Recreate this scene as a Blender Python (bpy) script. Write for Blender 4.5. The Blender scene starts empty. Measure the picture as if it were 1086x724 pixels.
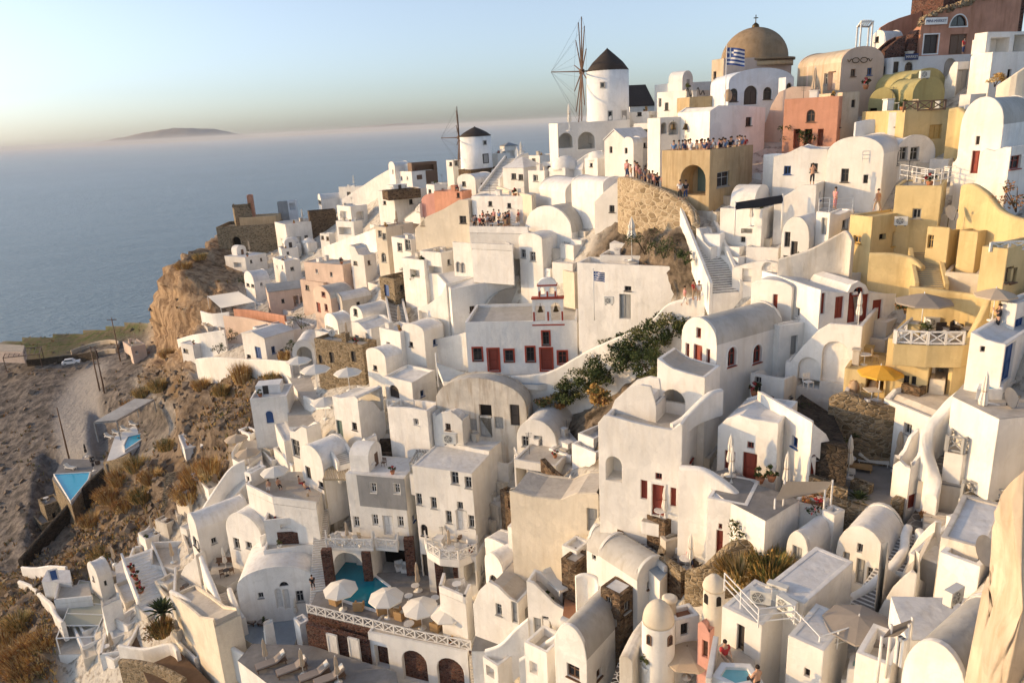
import bpy, bmesh, math, random
import numpy as np
from mathutils import Vector, Matrix, noise
from mathutils.geometry import tessellate_polygon
random.seed(11)
rad = math.radians
SC = bpy.context.scene
COL = SC.collection
# ------------------------------------------------------------------ camera
FPX, CX, CY = 784.0, 543.0, 362.0
PITCH, ROLL = rad(16.53), rad(3.0)
CAM = Vector((0, 0, 115.0))
FW = Vector((0, math.cos(PITCH), -math.sin(PITCH)))
U0 = Vector((0, math.sin(PITCH), math.cos(PITCH)))
R0 = Vector((1, 0, 0))
RT = R0*math.cos(ROLL) - U0*math.sin(ROLL)
UP = U0*math.cos(ROLL) + R0*math.sin(ROLL)
cd = bpy.data.cameras.new('camera'); cam = bpy.data.objects.new('camera', cd); COL.objects.link(cam)
cd.sensor_width = 36.0; cd.lens = 36.0*FPX/1086.0; cd.clip_start = 0.5; cd.clip_end = 90000
M3 = Matrix((RT, UP, -FW)).transposed()
cam.matrix_world = Matrix.Translation(CAM) @ M3.to_4x4()
SC.camera = cam
UZ = Vector((0, 0, 1))

def ray(px, py): return FW + RT*((px-CX)/FPX) - UP*((py-CY)/FPX)
def proj(P):
    v = P-CAM; z = v.dot(FW)
    return CX+FPX*v.dot(RT)/z, CY-FPX*v.dot(UP)/z
# surveyed distances (along the view axis) of the slope
DP = """1060,724,22;1000,724,25;900,724,32;800,724,36;700,724,42;600,724,52;500,724,64;400,724,70;300,724,74;200,724,78;130,724,82;60,724,90;0,724,94
1080,650,22;1000,650,31;905,670,35;800,650,40;720,660,45;640,650,54;560,650,62;440,650,72;340,650,76;240,640,79;170,640,84;90,650,94;0,650,104
1086,560,27;1000,560,42;900,560,47;800,560,48;700,545,51;620,550,58;540,570,68;510,560,77;440,600,77;400,560,82;400,590,80;300,580,82;220,590,87;140,590,102;60,590,114;0,590,124
1086,470,42;1040,520,46;950,470,50;850,470,52;780,480,52;660,470,56;600,460,70;510,460,80;420,480,85;340,480,87;290,460,98;230,480,100;200,500,105;150,500,118;75,510,134;20,520,140;0,470,160;90,430,168
1086,400,43;1000,380,48;920,400,54;800,410,56;700,400,62;640,420,68;560,400,82;600,372,87;640,350,82;480,400,86;400,400,91;350,420,90;290,400,112;220,390,132;190,400,142;110,383,176;60,380,190;0,400,190
1086,310,46;1000,290,54;900,290,58;800,290,63;700,300,72;600,290,81;500,290,94;430,300,105;350,330,122;280,330,145;200,335,158;175,330,160;165,380,166;0,364,215;80,352,222;155,340,210
1086,220,52;1000,220,58;900,215,62;800,215,68;700,215,70;620,215,86;540,215,100;450,240,122;380,260,150;300,270,178;240,270,188;185,285,170
1086,160,58;1000,150,64;900,150,72;800,160,75;740,160,76;660,155,95;600,160,108;520,175,132;440,195,150;380,215,180;300,235,198
1086,100,64;1000,90,76;900,90,84;800,100,88;700,120,103;1086,30,76;1000,50,82;920,60,92;650,130,108;500,178,140
1240,700,16;1240,500,28;1240,300,38;1240,100,56;1240,0,66;-150,724,110;-150,600,140;-150,450,190;-150,370,225;-150,330,300"""
_c = np.array([[float(a) for a in s.split(',')] for s in DP.replace('\n', ';').split(';')])
_X = _c[:, :2]/300.0; _Y = np.log(_c[:, 2])
def _ker(a, b):
    d2 = ((a[:, None, :]-b[None, :, :])**2).sum(-1)
    return np.where(d2 > 1e-12, 0.5*d2*np.log(np.maximum(d2, 1e-12)), 0.0)
_n = len(_X)
_A = np.zeros((_n+3, _n+3)); _A[:_n, :_n] = _ker(_X, _X)+np.eye(_n)*0.012
_A[:_n, _n] = 1; _A[:_n, _n+1:] = _X; _A[_n, :_n] = 1; _A[_n+1:, :_n] = _X.T
_W = np.linalg.solve(_A, np.concatenate([_Y, np.zeros(3)]))
def depths(P):
    Q = np.asarray(P, float)/300.0
    return np.exp(_ker(Q, _X) @ _W[:_n] + _W[_n] + Q @ _W[_n+1:])
def depth(px, py): return float(depths([[px, py]])[0])
def at(px, py, D=None): return CAM + ray(px, py)*(depth(px, py) if D is None else D)
def on_z(px, py, z):
    r = ray(px, py); return CAM + r*((z-CAM.z)/r.z)
def on_plane(px, py, o, n):
    r = ray(px, py); return CAM + r*((o-CAM).dot(n)/r.dot(n))
def dz(px, py, z): return (on_z(px, py, z)-CAM).dot(FW)
def rise(P, py):
    """height k so that P + k*z falls on image row py"""
    v = P-CAM; q = (py-CY)/FPX
    return -(v.dot(UP)+q*v.dot(FW))/(UP.z+q*FW.z)
def reach(P, d, px):
    """length t so that P + t*d falls on image column px"""
    v = P-CAM; q = (px-CX)/FPX
    den = d.dot(RT)-q*d.dot(FW)
    return (q*v.dot(FW)-v.dot(RT))/den if abs(den) > 1e-6 else 1e9

# ------------------------------------------------------------------ materials
MATS = {}
def _nt(name):
    m = bpy.data.materials.new(name); m.use_nodes = True
    return m, m.node_tree.nodes, m.node_tree.links, m.node_tree.nodes['Principled BSDF']
def _noise(N, L, vec, scale, detail=4.0, rough=0.55):
    n = N.new('ShaderNodeTexNoise'); n.inputs['Scale'].default_value = scale
    n.inputs['Detail'].default_value = detail; n.inputs['Roughness'].default_value = rough
    if vec is not None: L.new(vec, n.inputs['Vector'])
    return n
def _ramp(N, L, fac, stops):
    r = N.new('ShaderNodeValToRGB'); e = r.color_ramp.elements
    while len(e) < len(stops): e.new(0.5)
    for i, (p, c) in enumerate(stops):
        e[i].position = p; e[i].color = (c[0], c[1], c[2], 1) if not isinstance(c, (int, float)) else (c, c, c, 1)
    L.new(fac, r.inputs['Fac']); return r
def _mix(N, L, fac, a, b, mode='MIX'):
    m = N.new('ShaderNodeMix'); m.data_type = 'RGBA'; m.blend_type = mode
    for s, v in ((m.inputs[0], fac), (m.inputs[6], a), (m.inputs[7], b)):
        if isinstance(v, (int, float)): s.default_value = v
        elif isinstance(v, (tuple, list)): s.default_value = (v[0], v[1], v[2], 1)
        else: L.new(v, s)
    return m.outputs[2]
def _bump(N, L, h, strength, dist, normal=None):
    b = N.new('ShaderNodeBump'); b.inputs['Strength'].default_value = strength; b.inputs['Distance'].default_value = dist
    L.new(h, b.inputs['Height'])
    if normal is not None: L.new(normal, b.inputs['Normal'])
    return b.outputs['Normal']
def plaster(name, col, var=0.10, stain=(0.62, 0.55, 0.44), amount=0.26, rough=0.9, bevel=0.10):
    m, N, L, B = _nt(name)
    g = N.new('ShaderNodeNewGeometry'); oi = N.new('ShaderNodeObjectInfo')
    n1 = _noise(N, L, g.outputs['Position'], 0.35, 5)
    n2 = _noise(N, L, g.outputs['Position'], 2.6, 6, 0.65)
    mp = N.new('ShaderNodeMapping'); mp.inputs['Scale'].default_value = (2.2, 2.2, 0.28); L.new(g.outputs['Position'], mp.inputs['Vector'])
    n3 = _noise(N, L, mp.outputs['Vector'], 1.0, 5, 0.6)
    n4 = _noise(N, L, g.outputs['Position'], 0.8, 3)
    c1 = _mix(N, L, _ramp(N, L, n1.outputs['Fac'], [(0.35, 0.0), (0.7, 1.0)]).outputs[0], [x*(1-var) for x in col], [min(0.9, x*(1+var*0.6)) for x in col])
    hv = N.new('ShaderNodeHueSaturation'); L.new(c1, hv.inputs['Color'])
    mr = N.new('ShaderNodeMapRange'); mr.inputs[3].default_value = 0.88; mr.inputs[4].default_value = 1.06; L.new(oi.outputs['Random'], mr.inputs[0]); L.new(mr.outputs[0], hv.inputs['Value'])
    f = _ramp(N, L, n3.outputs['Fac'], [(0.48, 0.0), (0.76, amount*1.1)])
    c2 = _mix(N, L, f.outputs[0], hv.outputs['Color'], [a*b for a, b in zip(col, stain)])
    f2 = _ramp(N, L, n2.outputs['Fac'], [(0.58, 0.0), (0.85, amount*0.5)])
    c3 = _mix(N, L, f2.outputs[0], c2, [x*0.72 for x in col])
    n5 = _noise(N, L, g.outputs['Position'], 0.42, 4, 0.6); sf = N.new('ShaderNodeTexNoise'); sf.inputs['Scale'].default_value = 0.9; L.new(g.outputs['Position'], sf.inputs['Vector'])
    c3 = _mix(N, L, _ramp(N, L, n5.outputs['Fac'], [(0.52, 0.0), (0.54, 0.24)]).outputs[0], c3, [x*0.72 for x in col])
    vm = N.new('ShaderNodeVectorMath'); vm.operation = 'MULTIPLY_ADD'; L.new(sf.outputs['Color'], vm.inputs[0]); vm.inputs[1].default_value = (1.6,)*3; L.new(g.outputs['Position'], vm.inputs[2])
    ck = N.new('ShaderNodeTexVoronoi'); ck.feature = 'DISTANCE_TO_EDGE'; ck.inputs['Scale'].default_value = 0.33; L.new(vm.outputs[0], ck.inputs['Vector'])
    c3 = _mix(N, L, _ramp(N, L, ck.outputs['Distance'], [(0.002, 0.16), (0.007, 0.0)]).outputs[0], c3, [x*0.5 for x in col])
    L.new(c3, B.inputs['Base Color']); B.inputs['Roughness'].default_value = rough; B.inputs['Specular IOR Level'].default_value = 0.2
    bv = N.new('ShaderNodeBevel'); bv.samples = 3; bv.inputs['Radius'].default_value = bevel
    nb = _bump(N, L, n2.outputs['Fac'], 0.35, 0.07, bv.outputs['Normal'] if bevel else None)
    nb = _bump(N, L, n4.outputs['Fac'], 0.3, 0.3, nb)
    L.new(nb, B.inputs['Normal']); MATS[name] = m; return m
def stone(name, dark, light, mortar, scale=2.2, bump=0.8, flat=1.0):
    m, N, L, B = _nt(name)
    g = N.new('ShaderNodeNewGeometry')
    mp = N.new('ShaderNodeMapping'); mp.inputs['Scale'].default_value = (1, 1, 1.7*flat); L.new(g.outputs['Position'], mp.inputs['Vector'])
    nz = _noise(N, L, mp.outputs['Vector'], 1.5, 3)
    vm = N.new('ShaderNodeVectorMath'); vm.operation = 'MULTIPLY_ADD'; L.new(nz.outputs['Color'], vm.inputs[0]); vm.inputs[1].default_value = (0.35,)*3; L.new(mp.outputs['Vector'], vm.inputs[2])
    v = N.new('ShaderNodeTexVoronoi'); v.inputs['Scale'].default_value = scale; L.new(vm.outputs[0], v.inputs['Vector'])
    e = N.new('ShaderNodeTexVoronoi'); e.feature = 'DISTANCE_TO_EDGE'; e.inputs['Scale'].default_value = scale; L.new(vm.outputs[0], e.inputs['Vector'])
    sp = N.new('ShaderNodeSeparateColor'); L.new(v.outputs['Color'], sp.inputs[0])
    c = _mix(N, L, sp.outputs[0], dark, light)
    n2 = _noise(N, L, g.outputs['Position'], 7, 4)
    c = _mix(N, L, 0.5, c, _ramp(N, L, n2.outputs['Fac'], [(0.3, 0.35), (0.7, 1.0)]).outputs[0], 'MULTIPLY')
    f = _ramp(N, L, e.outputs['Distance'], [(0.03, 1.0), (0.09, 0.0)])
    c = _mix(N, L, f.outputs[0], c, mortar)
    L.new(c, B.inputs['Base Color']); B.inputs['Roughness'].default_value = 0.95; B.inputs['Specular IOR Level'].default_value = 0.15
    h = _ramp(N, L, e.outputs['Distance'], [(0.0, 0.0), (0.18, 1.0)])
    L.new(_bump(N, L, h.outputs[0], bump, 0.12), B.inputs['Normal']); MATS[name] = m; return m
def simple(name, col, rough=0.7, var=0.15, scale=3.0, metal=0.0, spec=0.3, bump=0.15):
    m, N, L, B = _nt(name)
    g = N.new('ShaderNodeNewGeometry')
    n = _noise(N, L, g.outputs['Position'], scale, 4)
    c = _mix(N, L, n.outputs['Fac'], [x*(1-var) for x in col], [min(0.95, x*(1+var)) for x in col])
    L.new(c, B.inputs['Base Color']); B.inputs['Roughness'].default_value = rough; B.inputs['Metallic'].default_value = metal
    B.inputs['Specular IOR Level'].default_value = spec
    if bump: L.new(_bump(N, L, n.outputs['Fac'], bump, 0.05), B.inputs['Normal'])
    MATS[name] = m; return m
def woody(name, col, scale=14.0):
    m, N, L, B = _nt(name)
    g = N.new('ShaderNodeNewGeometry')
    mp = N.new('ShaderNodeMapping'); mp.inputs['Scale'].default_value = (1, 1, 0.08); L.new(g.outputs['Position'], mp.inputs['Vector'])
    n = _noise(N, L, mp.outputs['Vector'], scale, 4)
    c = _mix(N, L, n.outputs['Fac'], [x*0.6 for x in col], [x*1.35 for x in col])
    L.new(c, B.inputs['Base Color']); B.inputs['Roughness'].default_value = 0.6
    L.new(_bump(N, L, n.outputs['Fac'], 0.3, 0.02), B.inputs['Normal']); MATS[name] = m; return m

plaster('white', (0.83, 0.805, 0.755)); plaster('bright', (0.86, 0.85, 0.82), 0.06, amount=0.2); plaster('cream', (0.74, 0.66, 0.53))
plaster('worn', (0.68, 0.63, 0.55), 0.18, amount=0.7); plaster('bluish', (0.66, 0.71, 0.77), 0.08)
plaster('ochre', (0.66, 0.52, 0.27), 0.12, amount=0.45); plaster('olive', (0.45, 0.40, 0.19), 0.14, amount=0.5); plaster('sand', (0.62, 0.46, 0.28), 0.16, amount=0.6)
plaster('blush', (0.68, 0.53, 0.43), 0.12); plaster('coral', (0.66, 0.33, 0.22), 0.14, amount=0.4); plaster('rose', (0.62, 0.33, 0.27), 0.14)
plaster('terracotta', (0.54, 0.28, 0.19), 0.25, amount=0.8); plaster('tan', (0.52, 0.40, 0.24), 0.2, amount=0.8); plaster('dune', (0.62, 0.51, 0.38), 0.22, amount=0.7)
plaster('greywash', (0.27, 0.27, 0.27), 0.1, amount=0.2); plaster('slate', (0.30, 0.32, 0.34), 0.15); plaster('roofgrey', (0.52, 0.50, 0.46), 0.15, amount=0.5)
plaster('roofwhite', (0.74, 0.73, 0.71), 0.12, amount=0.4, bevel=0.0); plaster('domebrown', (0.30, 0.22, 0.14), 0.25, amount=0.6)
plaster('floor', (0.56, 0.51, 0.44), 0.15, amount=0.5, bevel=0.0); plaster('floorgrey', (0.26, 0.25, 0.24), 0.2, amount=0.4, bevel=0.0); plaster('clay', (0.42, 0.21, 0.12), 0.2, amount=0.5, bevel=0.0)
plaster('bluefloor', (0.33, 0.38, 0.43), 0.12, bevel=0.0)
stone('stone', (0.07, 0.045, 0.03), (0.27, 0.18, 0.11), (0.17, 0.13, 0.09), 2.6)
stone('redstone', (0.06, 0.03, 0.025), (0.22, 0.10, 0.07), (0.16, 0.11, 0.09), 3.0)
stone('palestone', (0.16, 0.12, 0.07), (0.42, 0.32, 0.20), (0.34, 0.28, 0.20), 2.2)
stone('sandwall', (0.25, 0.185, 0.11), (0.52, 0.41, 0.27), (0.50, 0.41, 0.29), 1.3, 0.6)
plaster('patchy', (0.66, 0.61, 0.53), 0.25, (0.55, 0.44, 0.33), 0.9)
stone('paving', (0.10, 0.09, 0.08), (0.24, 0.21, 0.18), (0.34, 0.31, 0.27), 1.6, 0.4, 0.6)
stone('cobble', (0.05, 0.045, 0.04), (0.13, 0.11, 0.10), (0.62, 0.60, 0.55), 1.9, 0.4, 0.6)
stone('darkstone', (0.03, 0.025, 0.02), (0.10, 0.075, 0.055), (0.06, 0.05, 0.04), 2.4)
woody('redwood', (0.26, 0.045, 0.025)); woody('bluewood', (0.03, 0.09, 0.26)); woody('greywood', (0.33, 0.33, 0.32)); woody('whitewood', (0.72, 0.70, 0.66)); woody('brownwood', (0.15, 0.085, 0.05))
woody('darkwood', (0.05, 0.04, 0.035)); woody('yellowwood', (0.5, 0.33, 0.10)); woody('greenwood', (0.10, 0.15, 0.13)); woody('strawwood', (0.45, 0.36, 0.24))
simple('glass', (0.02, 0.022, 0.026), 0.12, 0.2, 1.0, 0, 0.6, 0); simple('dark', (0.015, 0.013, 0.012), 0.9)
simple('metal', (0.10, 0.10, 0.10), 0.5, 0.2, 4, 0.6); simple('whitemetal', (0.74, 0.74, 0.72), 0.45, 0.08, 4); simple('bronze', (0.10, 0.07, 0.035), 0.45, 0.3, 5, 0.8)
simple('canvas', (0.74, 0.70, 0.62), 0.9, 0.06, 6); simple('beigecanvas', (0.50, 0.40, 0.29), 0.9, 0.08, 6); simple('orangecanvas', (0.70, 0.38, 0.05), 0.9, 0.08, 6); simple('greycanvas', (0.30, 0.26, 0.22), 0.9, 0.1, 6); simple('blackcanvas', (0.03, 0.03, 0.035), 0.9)
simple('wicker', (0.42, 0.27, 0.13), 0.8, 0.3, 25); simple('darkwicker', (0.06, 0.045, 0.035), 0.8, 0.3, 25); simple('cushion', (0.70, 0.66, 0.58), 0.95, 0.06, 9); simple('greycushion', (0.30, 0.26, 0.23), 0.95, 0.1, 9)
simple('pot', (0.42, 0.18, 0.09), 0.8); simple('whitepot', (0.75, 0.73, 0.68), 0.8); simple('jar', (0.45, 0.32, 0.20), 0.8)
simple('slateroof', (0.055, 0.045, 0.04), 0.9, 0.45, 6, 0, 0.2, 0.6); simple('trim', (0.34, 0.06, 0.035), 0.8)
simple('acwhite', (0.66, 0.65, 0.60), 0.5, 0.08); simple('acgrey', (0.22, 0.22, 0.21), 0.6); simple('dish', (0.62, 0.56, 0.47), 0.6, 0.15, 3)
simple('leaf_dark', (0.035, 0.055, 0.018), 0.8, 0.4, 8, 0, 0.2, 0); simple('leaf_mid', (0.065, 0.085, 0.028), 0.8, 0.4, 8, 0, 0.2, 0); simple('leaf_olive', (0.13, 0.13, 0.045), 0.8, 0.4, 8, 0, 0.2, 0)
simple('leaf_gold', (0.50, 0.31, 0.10), 0.9, 0.35, 8, 0, 0.1, 0); simple('leaf_straw', (0.55, 0.41, 0.20), 0.9, 0.3, 8, 0, 0.1, 0); simple('leaf_rust', (0.30, 0.15, 0.06), 0.9, 0.35, 8, 0, 0.1, 0); simple('flower', (0.45, 0.04, 0.05), 0.8)
simple('bark', (0.09, 0.065, 0.045), 0.95); simple('soil', (0.16, 0.10, 0.06), 1.0, 0.4, 2)
simple('skin', (0.50, 0.29, 0.19), 0.7); simple('hair', (0.03, 0.02, 0.014), 0.8)
for _k, _v in dict(cloth_white=(0.72, 0.70, 0.68), cloth_red=(0.45, 0.05, 0.05), cloth_black=(0.025, 0.025, 0.03), cloth_navy=(0.04, 0.06, 0.14), cloth_blue=(0.12, 0.22, 0.40), cloth_grey=(0.25, 0.25, 0.26), cloth_tan=(0.45, 0.33, 0.22), cloth_pink=(0.60, 0.28, 0.28)).items(): simple(_k, _v, 0.9)
def water(name, col):
    m, N, L, B = _nt(name)
    g = N.new('ShaderNodeNewGeometry'); n = _noise(N, L, g.outputs['Position'], 2.5, 3)
    c = _mix(N, L, n.outputs['Fac'], [x*0.85 for x in col], [x*1.15 for x in col]); L.new(c, B.inputs['Base Color'])
    B.inputs['Roughness'].default_value = 0.08; L.new(_bump(N, L, n.outputs['Fac'], 0.12, 0.05), B.inputs['Normal']); MATS[name] = m
water('poolblue', (0.03, 0.42, 0.62)); water('poolteal', (0.01, 0.17, 0.25)); water('poolpale', (0.22, 0.52, 0.54))

# ------------------------------------------------------------------ mesh builder
class MB:
    def __init__(s): s.v = []; s.f = []; s.mi = []; s.mats = []; s.sm = []
    def _m(s, mat):
        if mat is None: return 0
        if mat not in s.mats: s.mats.append(mat)
        return s.mats.index(mat)
    def add(s, pts, faces, mat=None, smooth=False):
        b = len(s.v); s.v.extend([tuple(p) for p in pts]); k = s._m(mat)
        for f in faces: s.f.append(tuple(i+b for i in f)); s.mi.append(k); s.sm.append(smooth)
    def quad(s, a, b, c, d, mat=None): s.add([a, b, c, d], [(0, 1, 2, 3)], mat)
    def poly(s, pts, mat=None): s.add(pts, [tuple(range(len(pts)))], mat)
    def obox(s, c, ax, ay, az, mat=None):
        """box around c with half-axis vectors"""
        P = [c+ax*i+ay*j+az*k for k in (-1, 1) for j in (-1, 1) for i in (-1, 1)]
        s.add(P, [(0, 2, 3, 1), (4, 5, 7, 6), (0, 1, 5, 4), (2, 6, 7, 3), (0, 4, 6, 2), (1, 3, 7, 5)], mat)
    def box(s, x0, y0, z0, x1, y1, z1, mat=None):
        s.obox(Vector(((x0+x1)/2, (y0+y1)/2, (z0+z1)/2)), Vector(((x1-x0)/2, 0, 0)), Vector((0, (y1-y0)/2, 0)), Vector((0, 0, (z1-z0)/2)), mat)
    def tube(s, pts, r, n=6, mat=None, r2=None, smooth=True, caps=True):
        pts = [Vector(p) for p in pts]; R = []
        for i, p in enumerate(pts):
            d = (pts[min(i+1, len(pts)-1)]-pts[max(i-1, 0)])
            if d.length < 1e-9: d = Vector((0, 0, 1))
            d.normalize(); a = d.cross(Vector((0, 0, 1)) if abs(d.z) < 0.95 else Vector((1, 0, 0))).normalized(); b = d.cross(a)
            rr = r if r2 is None else r+(r2-r)*i/max(1, len(pts)-1)
            R.append([p+a*(rr*math.cos(2*math.pi*k/n))+b*(rr*math.sin(2*math.pi*k/n)) for k in range(n)])
        s.add([q for ring in R for q in ring], [(i*n+k, i*n+(k+1) % n, (i+1)*n+(k+1) % n, (i+1)*n+k) for i in range(len(R)-1) for k in range(n)], mat, smooth)
        if caps: s.poly(R[0][::-1], mat); s.poly(R[-1], mat)
    def lathe(s, prof, n=16, o=Vector((0, 0, 0)), mat=None, smooth=True, squash=1.0):
        """profile of (radius, z)"""
        P = [o+Vector((r*math.cos(2*math.pi*k/n), squash*r*math.sin(2*math.pi*k/n), z)) for r, z in prof for k in range(n)]
        s.add(P, [(i*n+k, i*n+(k+1) % n, (i+1)*n+(k+1) % n, (i+1)*n+k) for i in range(len(prof)-1) for k in range(n)], mat, smooth)
        if prof[0][0] > 1e-4: s.poly(P[:n][::-1], mat)
        if prof[-1][0] > 1e-4: s.poly(P[-n:], mat)
    def prism(s, pts, z0, z1, mat=None, top=True, topmat=None, bottom=True):
        """vertical prism over a ground polygon of Vectors"""
        n = len(pts); A = [Vector((p.x, p.y, z0)) for p in pts]; B = [Vector((p.x, p.y, z1)) for p in pts]
        s.add(A+B, [(i, (i+1) % n, n+(i+1) % n, n+i) for i in range(n)], mat)
        if top:
            t = tessellate_polygon([B]); s.add(B, [tuple(q) for q in t], topmat or mat)
            if bottom: s.add(A, [tuple(q) for q in t], mat)
    def sheet(s, pts, mat=None):
        s.add(pts, [tuple(q) for q in tessellate_polygon([pts])], mat)
    def build(s, name, mat=None, parent=None, norm=True, origin=None):
        me = bpy.data.meshes.new(name)
        o = Vector(origin) if origin is not None else None
        me.from_pydata([tuple(Vector(q)-o) for q in s.v] if o is not None else s.v, [], s.f)
        if s.mats:
            for k in s.mats: me.materials.append(MATS[k])
            me.polygons.foreach_set('material_index', s.mi)
        elif mat: me.materials.append(MATS[mat])
        me.polygons.foreach_set('use_smooth', s.sm)
        if norm:
            bm = bmesh.new(); bm.from_mesh(me); bmesh.ops.remove_doubles(bm, verts=bm.verts, dist=0.0004); bmesh.ops.recalc_face_normals(bm, faces=bm.faces); bm.to_mesh(me); bm.free()
        ob = bpy.data.objects.new(name, me); COL.objects.link(ob)
        if o is not None: ob.location = o
        if parent is not None: ob.parent = parent
        return ob
LABELS = {}
def tag(o, label, cat, group=None, kind=None):
    o['label'] = label; o['category'] = cat
    if group: o['group'] = group
    if kind: o['kind'] = kind
    LABELS.setdefault(label, []).append(o.name)
    return o
def empty(name, loc, label, cat, group=None):
    e = bpy.data.objects.new(name, None); COL.objects.link(e); e.location = loc; e.empty_display_size = 0.3
    return tag(e, label, cat, group)
def child(mb, name, mat, root): return mb.build(name, mat, root, origin=None) if root is None else _child(mb, name, mat, root)
def _child(mb, name, mat, root):
    # meshes are modelled in world space: take the parent's location off
    loc = Vector((0, 0, 0)); p = root
    while p is not None: loc += p.location; p = p.parent
    mb.v = [tuple(Vector(q)-loc) for q in mb.v]
    return mb.build(name, mat, root)
def copy_tree(o, parent=None):
    c = o.copy(); COL.objects.link(c); c.parent = parent
    for ch in o.children: copy_tree(ch, c)
    return c
# ------------------------------------------------------------------ building kit
WOOD = dict(r='redwood', b='bluewood', g='greywood', w='whitewood', n='brownwood', k='darkwood', y='yellowwood', e='greenwood')
WARN = []
def arc(u0, u1, z, rise, n=14):
    c, a = (u0+u1)/2, (u1-u0)/2
    return [(c-a*math.cos(math.pi*i/n), z+rise*math.sin(math.pi*i/n)) for i in range(n+1)]
class Face:
    def __init__(s, name, o, u, inn, w, h):
        s.name, s.o, s.u, s.inn, s.w, s.h = name, o, u, inn, w, h
        s.top = [(0, h), (w, h)]; s.holes = []; s.feats = []
    def pt(s, q, d=0.0): return s.o + s.u*q[0] + UZ*q[1] + s.inn*d
    def px(s, x, y):
        Q = on_plane(x, y, s.o, s.inn) - s.o
        return Q.dot(s.u), Q.z
def ring(mb, f, A, B, d, mat=None):
    """flat ring between two loops of the same length at depth d"""
    n = len(A)
    for i in range(n): mb.quad(f.pt(A[i], d), f.pt(A[(i+1) % n], d), f.pt(B[(i+1) % n], d), f.pt(B[i], d), mat)
def sleeve(mb, f, A, d0, d1, mat=None):
    n = len(A)
    for i in range(n): mb.quad(f.pt(A[i], d0), f.pt(A[(i+1) % n], d0), f.pt(A[(i+1) % n], d1), f.pt(A[i], d1), mat)
def shape(kind, u0, u1, z0, z1):
    if kind.startswith('a'):
        r = min((u1-u0)/2, (z1-z0)*0.6)
        return [(u0, z0)] + [(u1, z0)] + arc(u0, u1, z1-r, r, 10)[::-1]
    if kind == 'v': return [(u0, z0), (u1, z0)] + arc(u0, u1, z0, z1-z0, 10)[::-1][1:-1]
    return [(u0, z0), (u1, z0), (u1, z1), (u0, z1)]
def shrink(kind, u0, u1, z0, z1, k): return shape(kind, u0+k, u1-k, z0+k, z1-k)
def opening(f, kind, u0, u1, z0, z1, wood, mb, wmat, root, trim=None, depth=None):
    """cuts one opening into face f; adds its reveal to mb and its frame, pane or door to root"""
    hole = shape(kind, u0, u1, z0, z1); f.holes.append(hole)
    base = kind.lstrip('a') or 'o'
    w = u1-u0
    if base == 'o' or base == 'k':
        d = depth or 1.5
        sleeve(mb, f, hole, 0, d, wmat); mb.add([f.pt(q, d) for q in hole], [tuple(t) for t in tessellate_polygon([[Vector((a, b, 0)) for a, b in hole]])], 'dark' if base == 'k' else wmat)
        return
    d = depth or 0.22
    sleeve(mb, f, hole, 0, d+0.03, wmat)
    k = min(0.09, w*0.14)
    inner = shrink(kind, u0, u1, z0, z1, k)
    name = 'door' if base == 'd' else ('shutter' if base == 's' else 'window')
    fr = MB(); ring(fr, f, hole, inner, d-0.06); sleeve(fr, f, inner, d-0.06, d+0.02)
    if base in 'wv':
        fr.obox(f.pt(((u0+u1)/2, (z0+z1)/2), d-0.02), f.u*min(0.035, w*0.05), f.inn*0.02, UZ*((z1-z0)/2-k*0.7))
        if (z1-z0) > 0.9 and base == 'w': fr.obox(f.pt(((u0+u1)/2, z0+(z1-z0)*0.62), d-0.02), f.u*((u1-u0)/2-k*0.7), f.inn*0.018, UZ*0.03)
    else:
        # leaves with rails
        for s in ((0, 1) if w > 1.15 or base == 's' else (0,)):
            n = 2 if (w > 1.15 or base == 's') else 1
            a = u0+k+(u1-u0-2*k)*s/n; b = u0+k+(u1-u0-2*k)*(s+1)/n
            for (q0, q1) in ((0.06, 0.46), (0.52, 0.94)):
                if kind.startswith('a') and q1 > 0.9: q1 = 0.7
                fr.obox(f.pt(((a+b)/2, z0+(z1-z0)*(q0+q1)/2), d-0.025), f.u*((b-a)/2*0.72), f.inn*0.02, UZ*((z1-z0)*(q1-q0)/2))
    if base == 'w' and w > 0.5: fr.obox(f.pt(((u0+u1)/2, z0-0.04), -0.04), f.u*((u1-u0)/2+0.08), f.inn*0.07, UZ*0.04)
    fo = child(fr, name, WOOD.get(wood, 'whitewood'), root)
    pn = MB(); pn.add([f.pt(q, d) for q in inner], [tuple(t) for t in tessellate_polygon([[Vector((a, b, 0)) for a, b in inner]])])
    child(pn, 'pane' if base in 'wv' else 'panel', 'glass' if base in 'wv' else WOOD.get(wood, 'whitewood'), fo)
    if trim:
        tr = MB(); t = 0.16 if trim == 'trim' else 0.14
        outer = shrink(kind, u0, u1, z0, z1, -t)
        ring(tr, f, hole, outer, -0.05); sleeve(tr, f, outer, -0.05, 0.02); sleeve(tr, f, hole, -0.05, 0.02)
        child(tr, 'surround', trim, fo)
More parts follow.
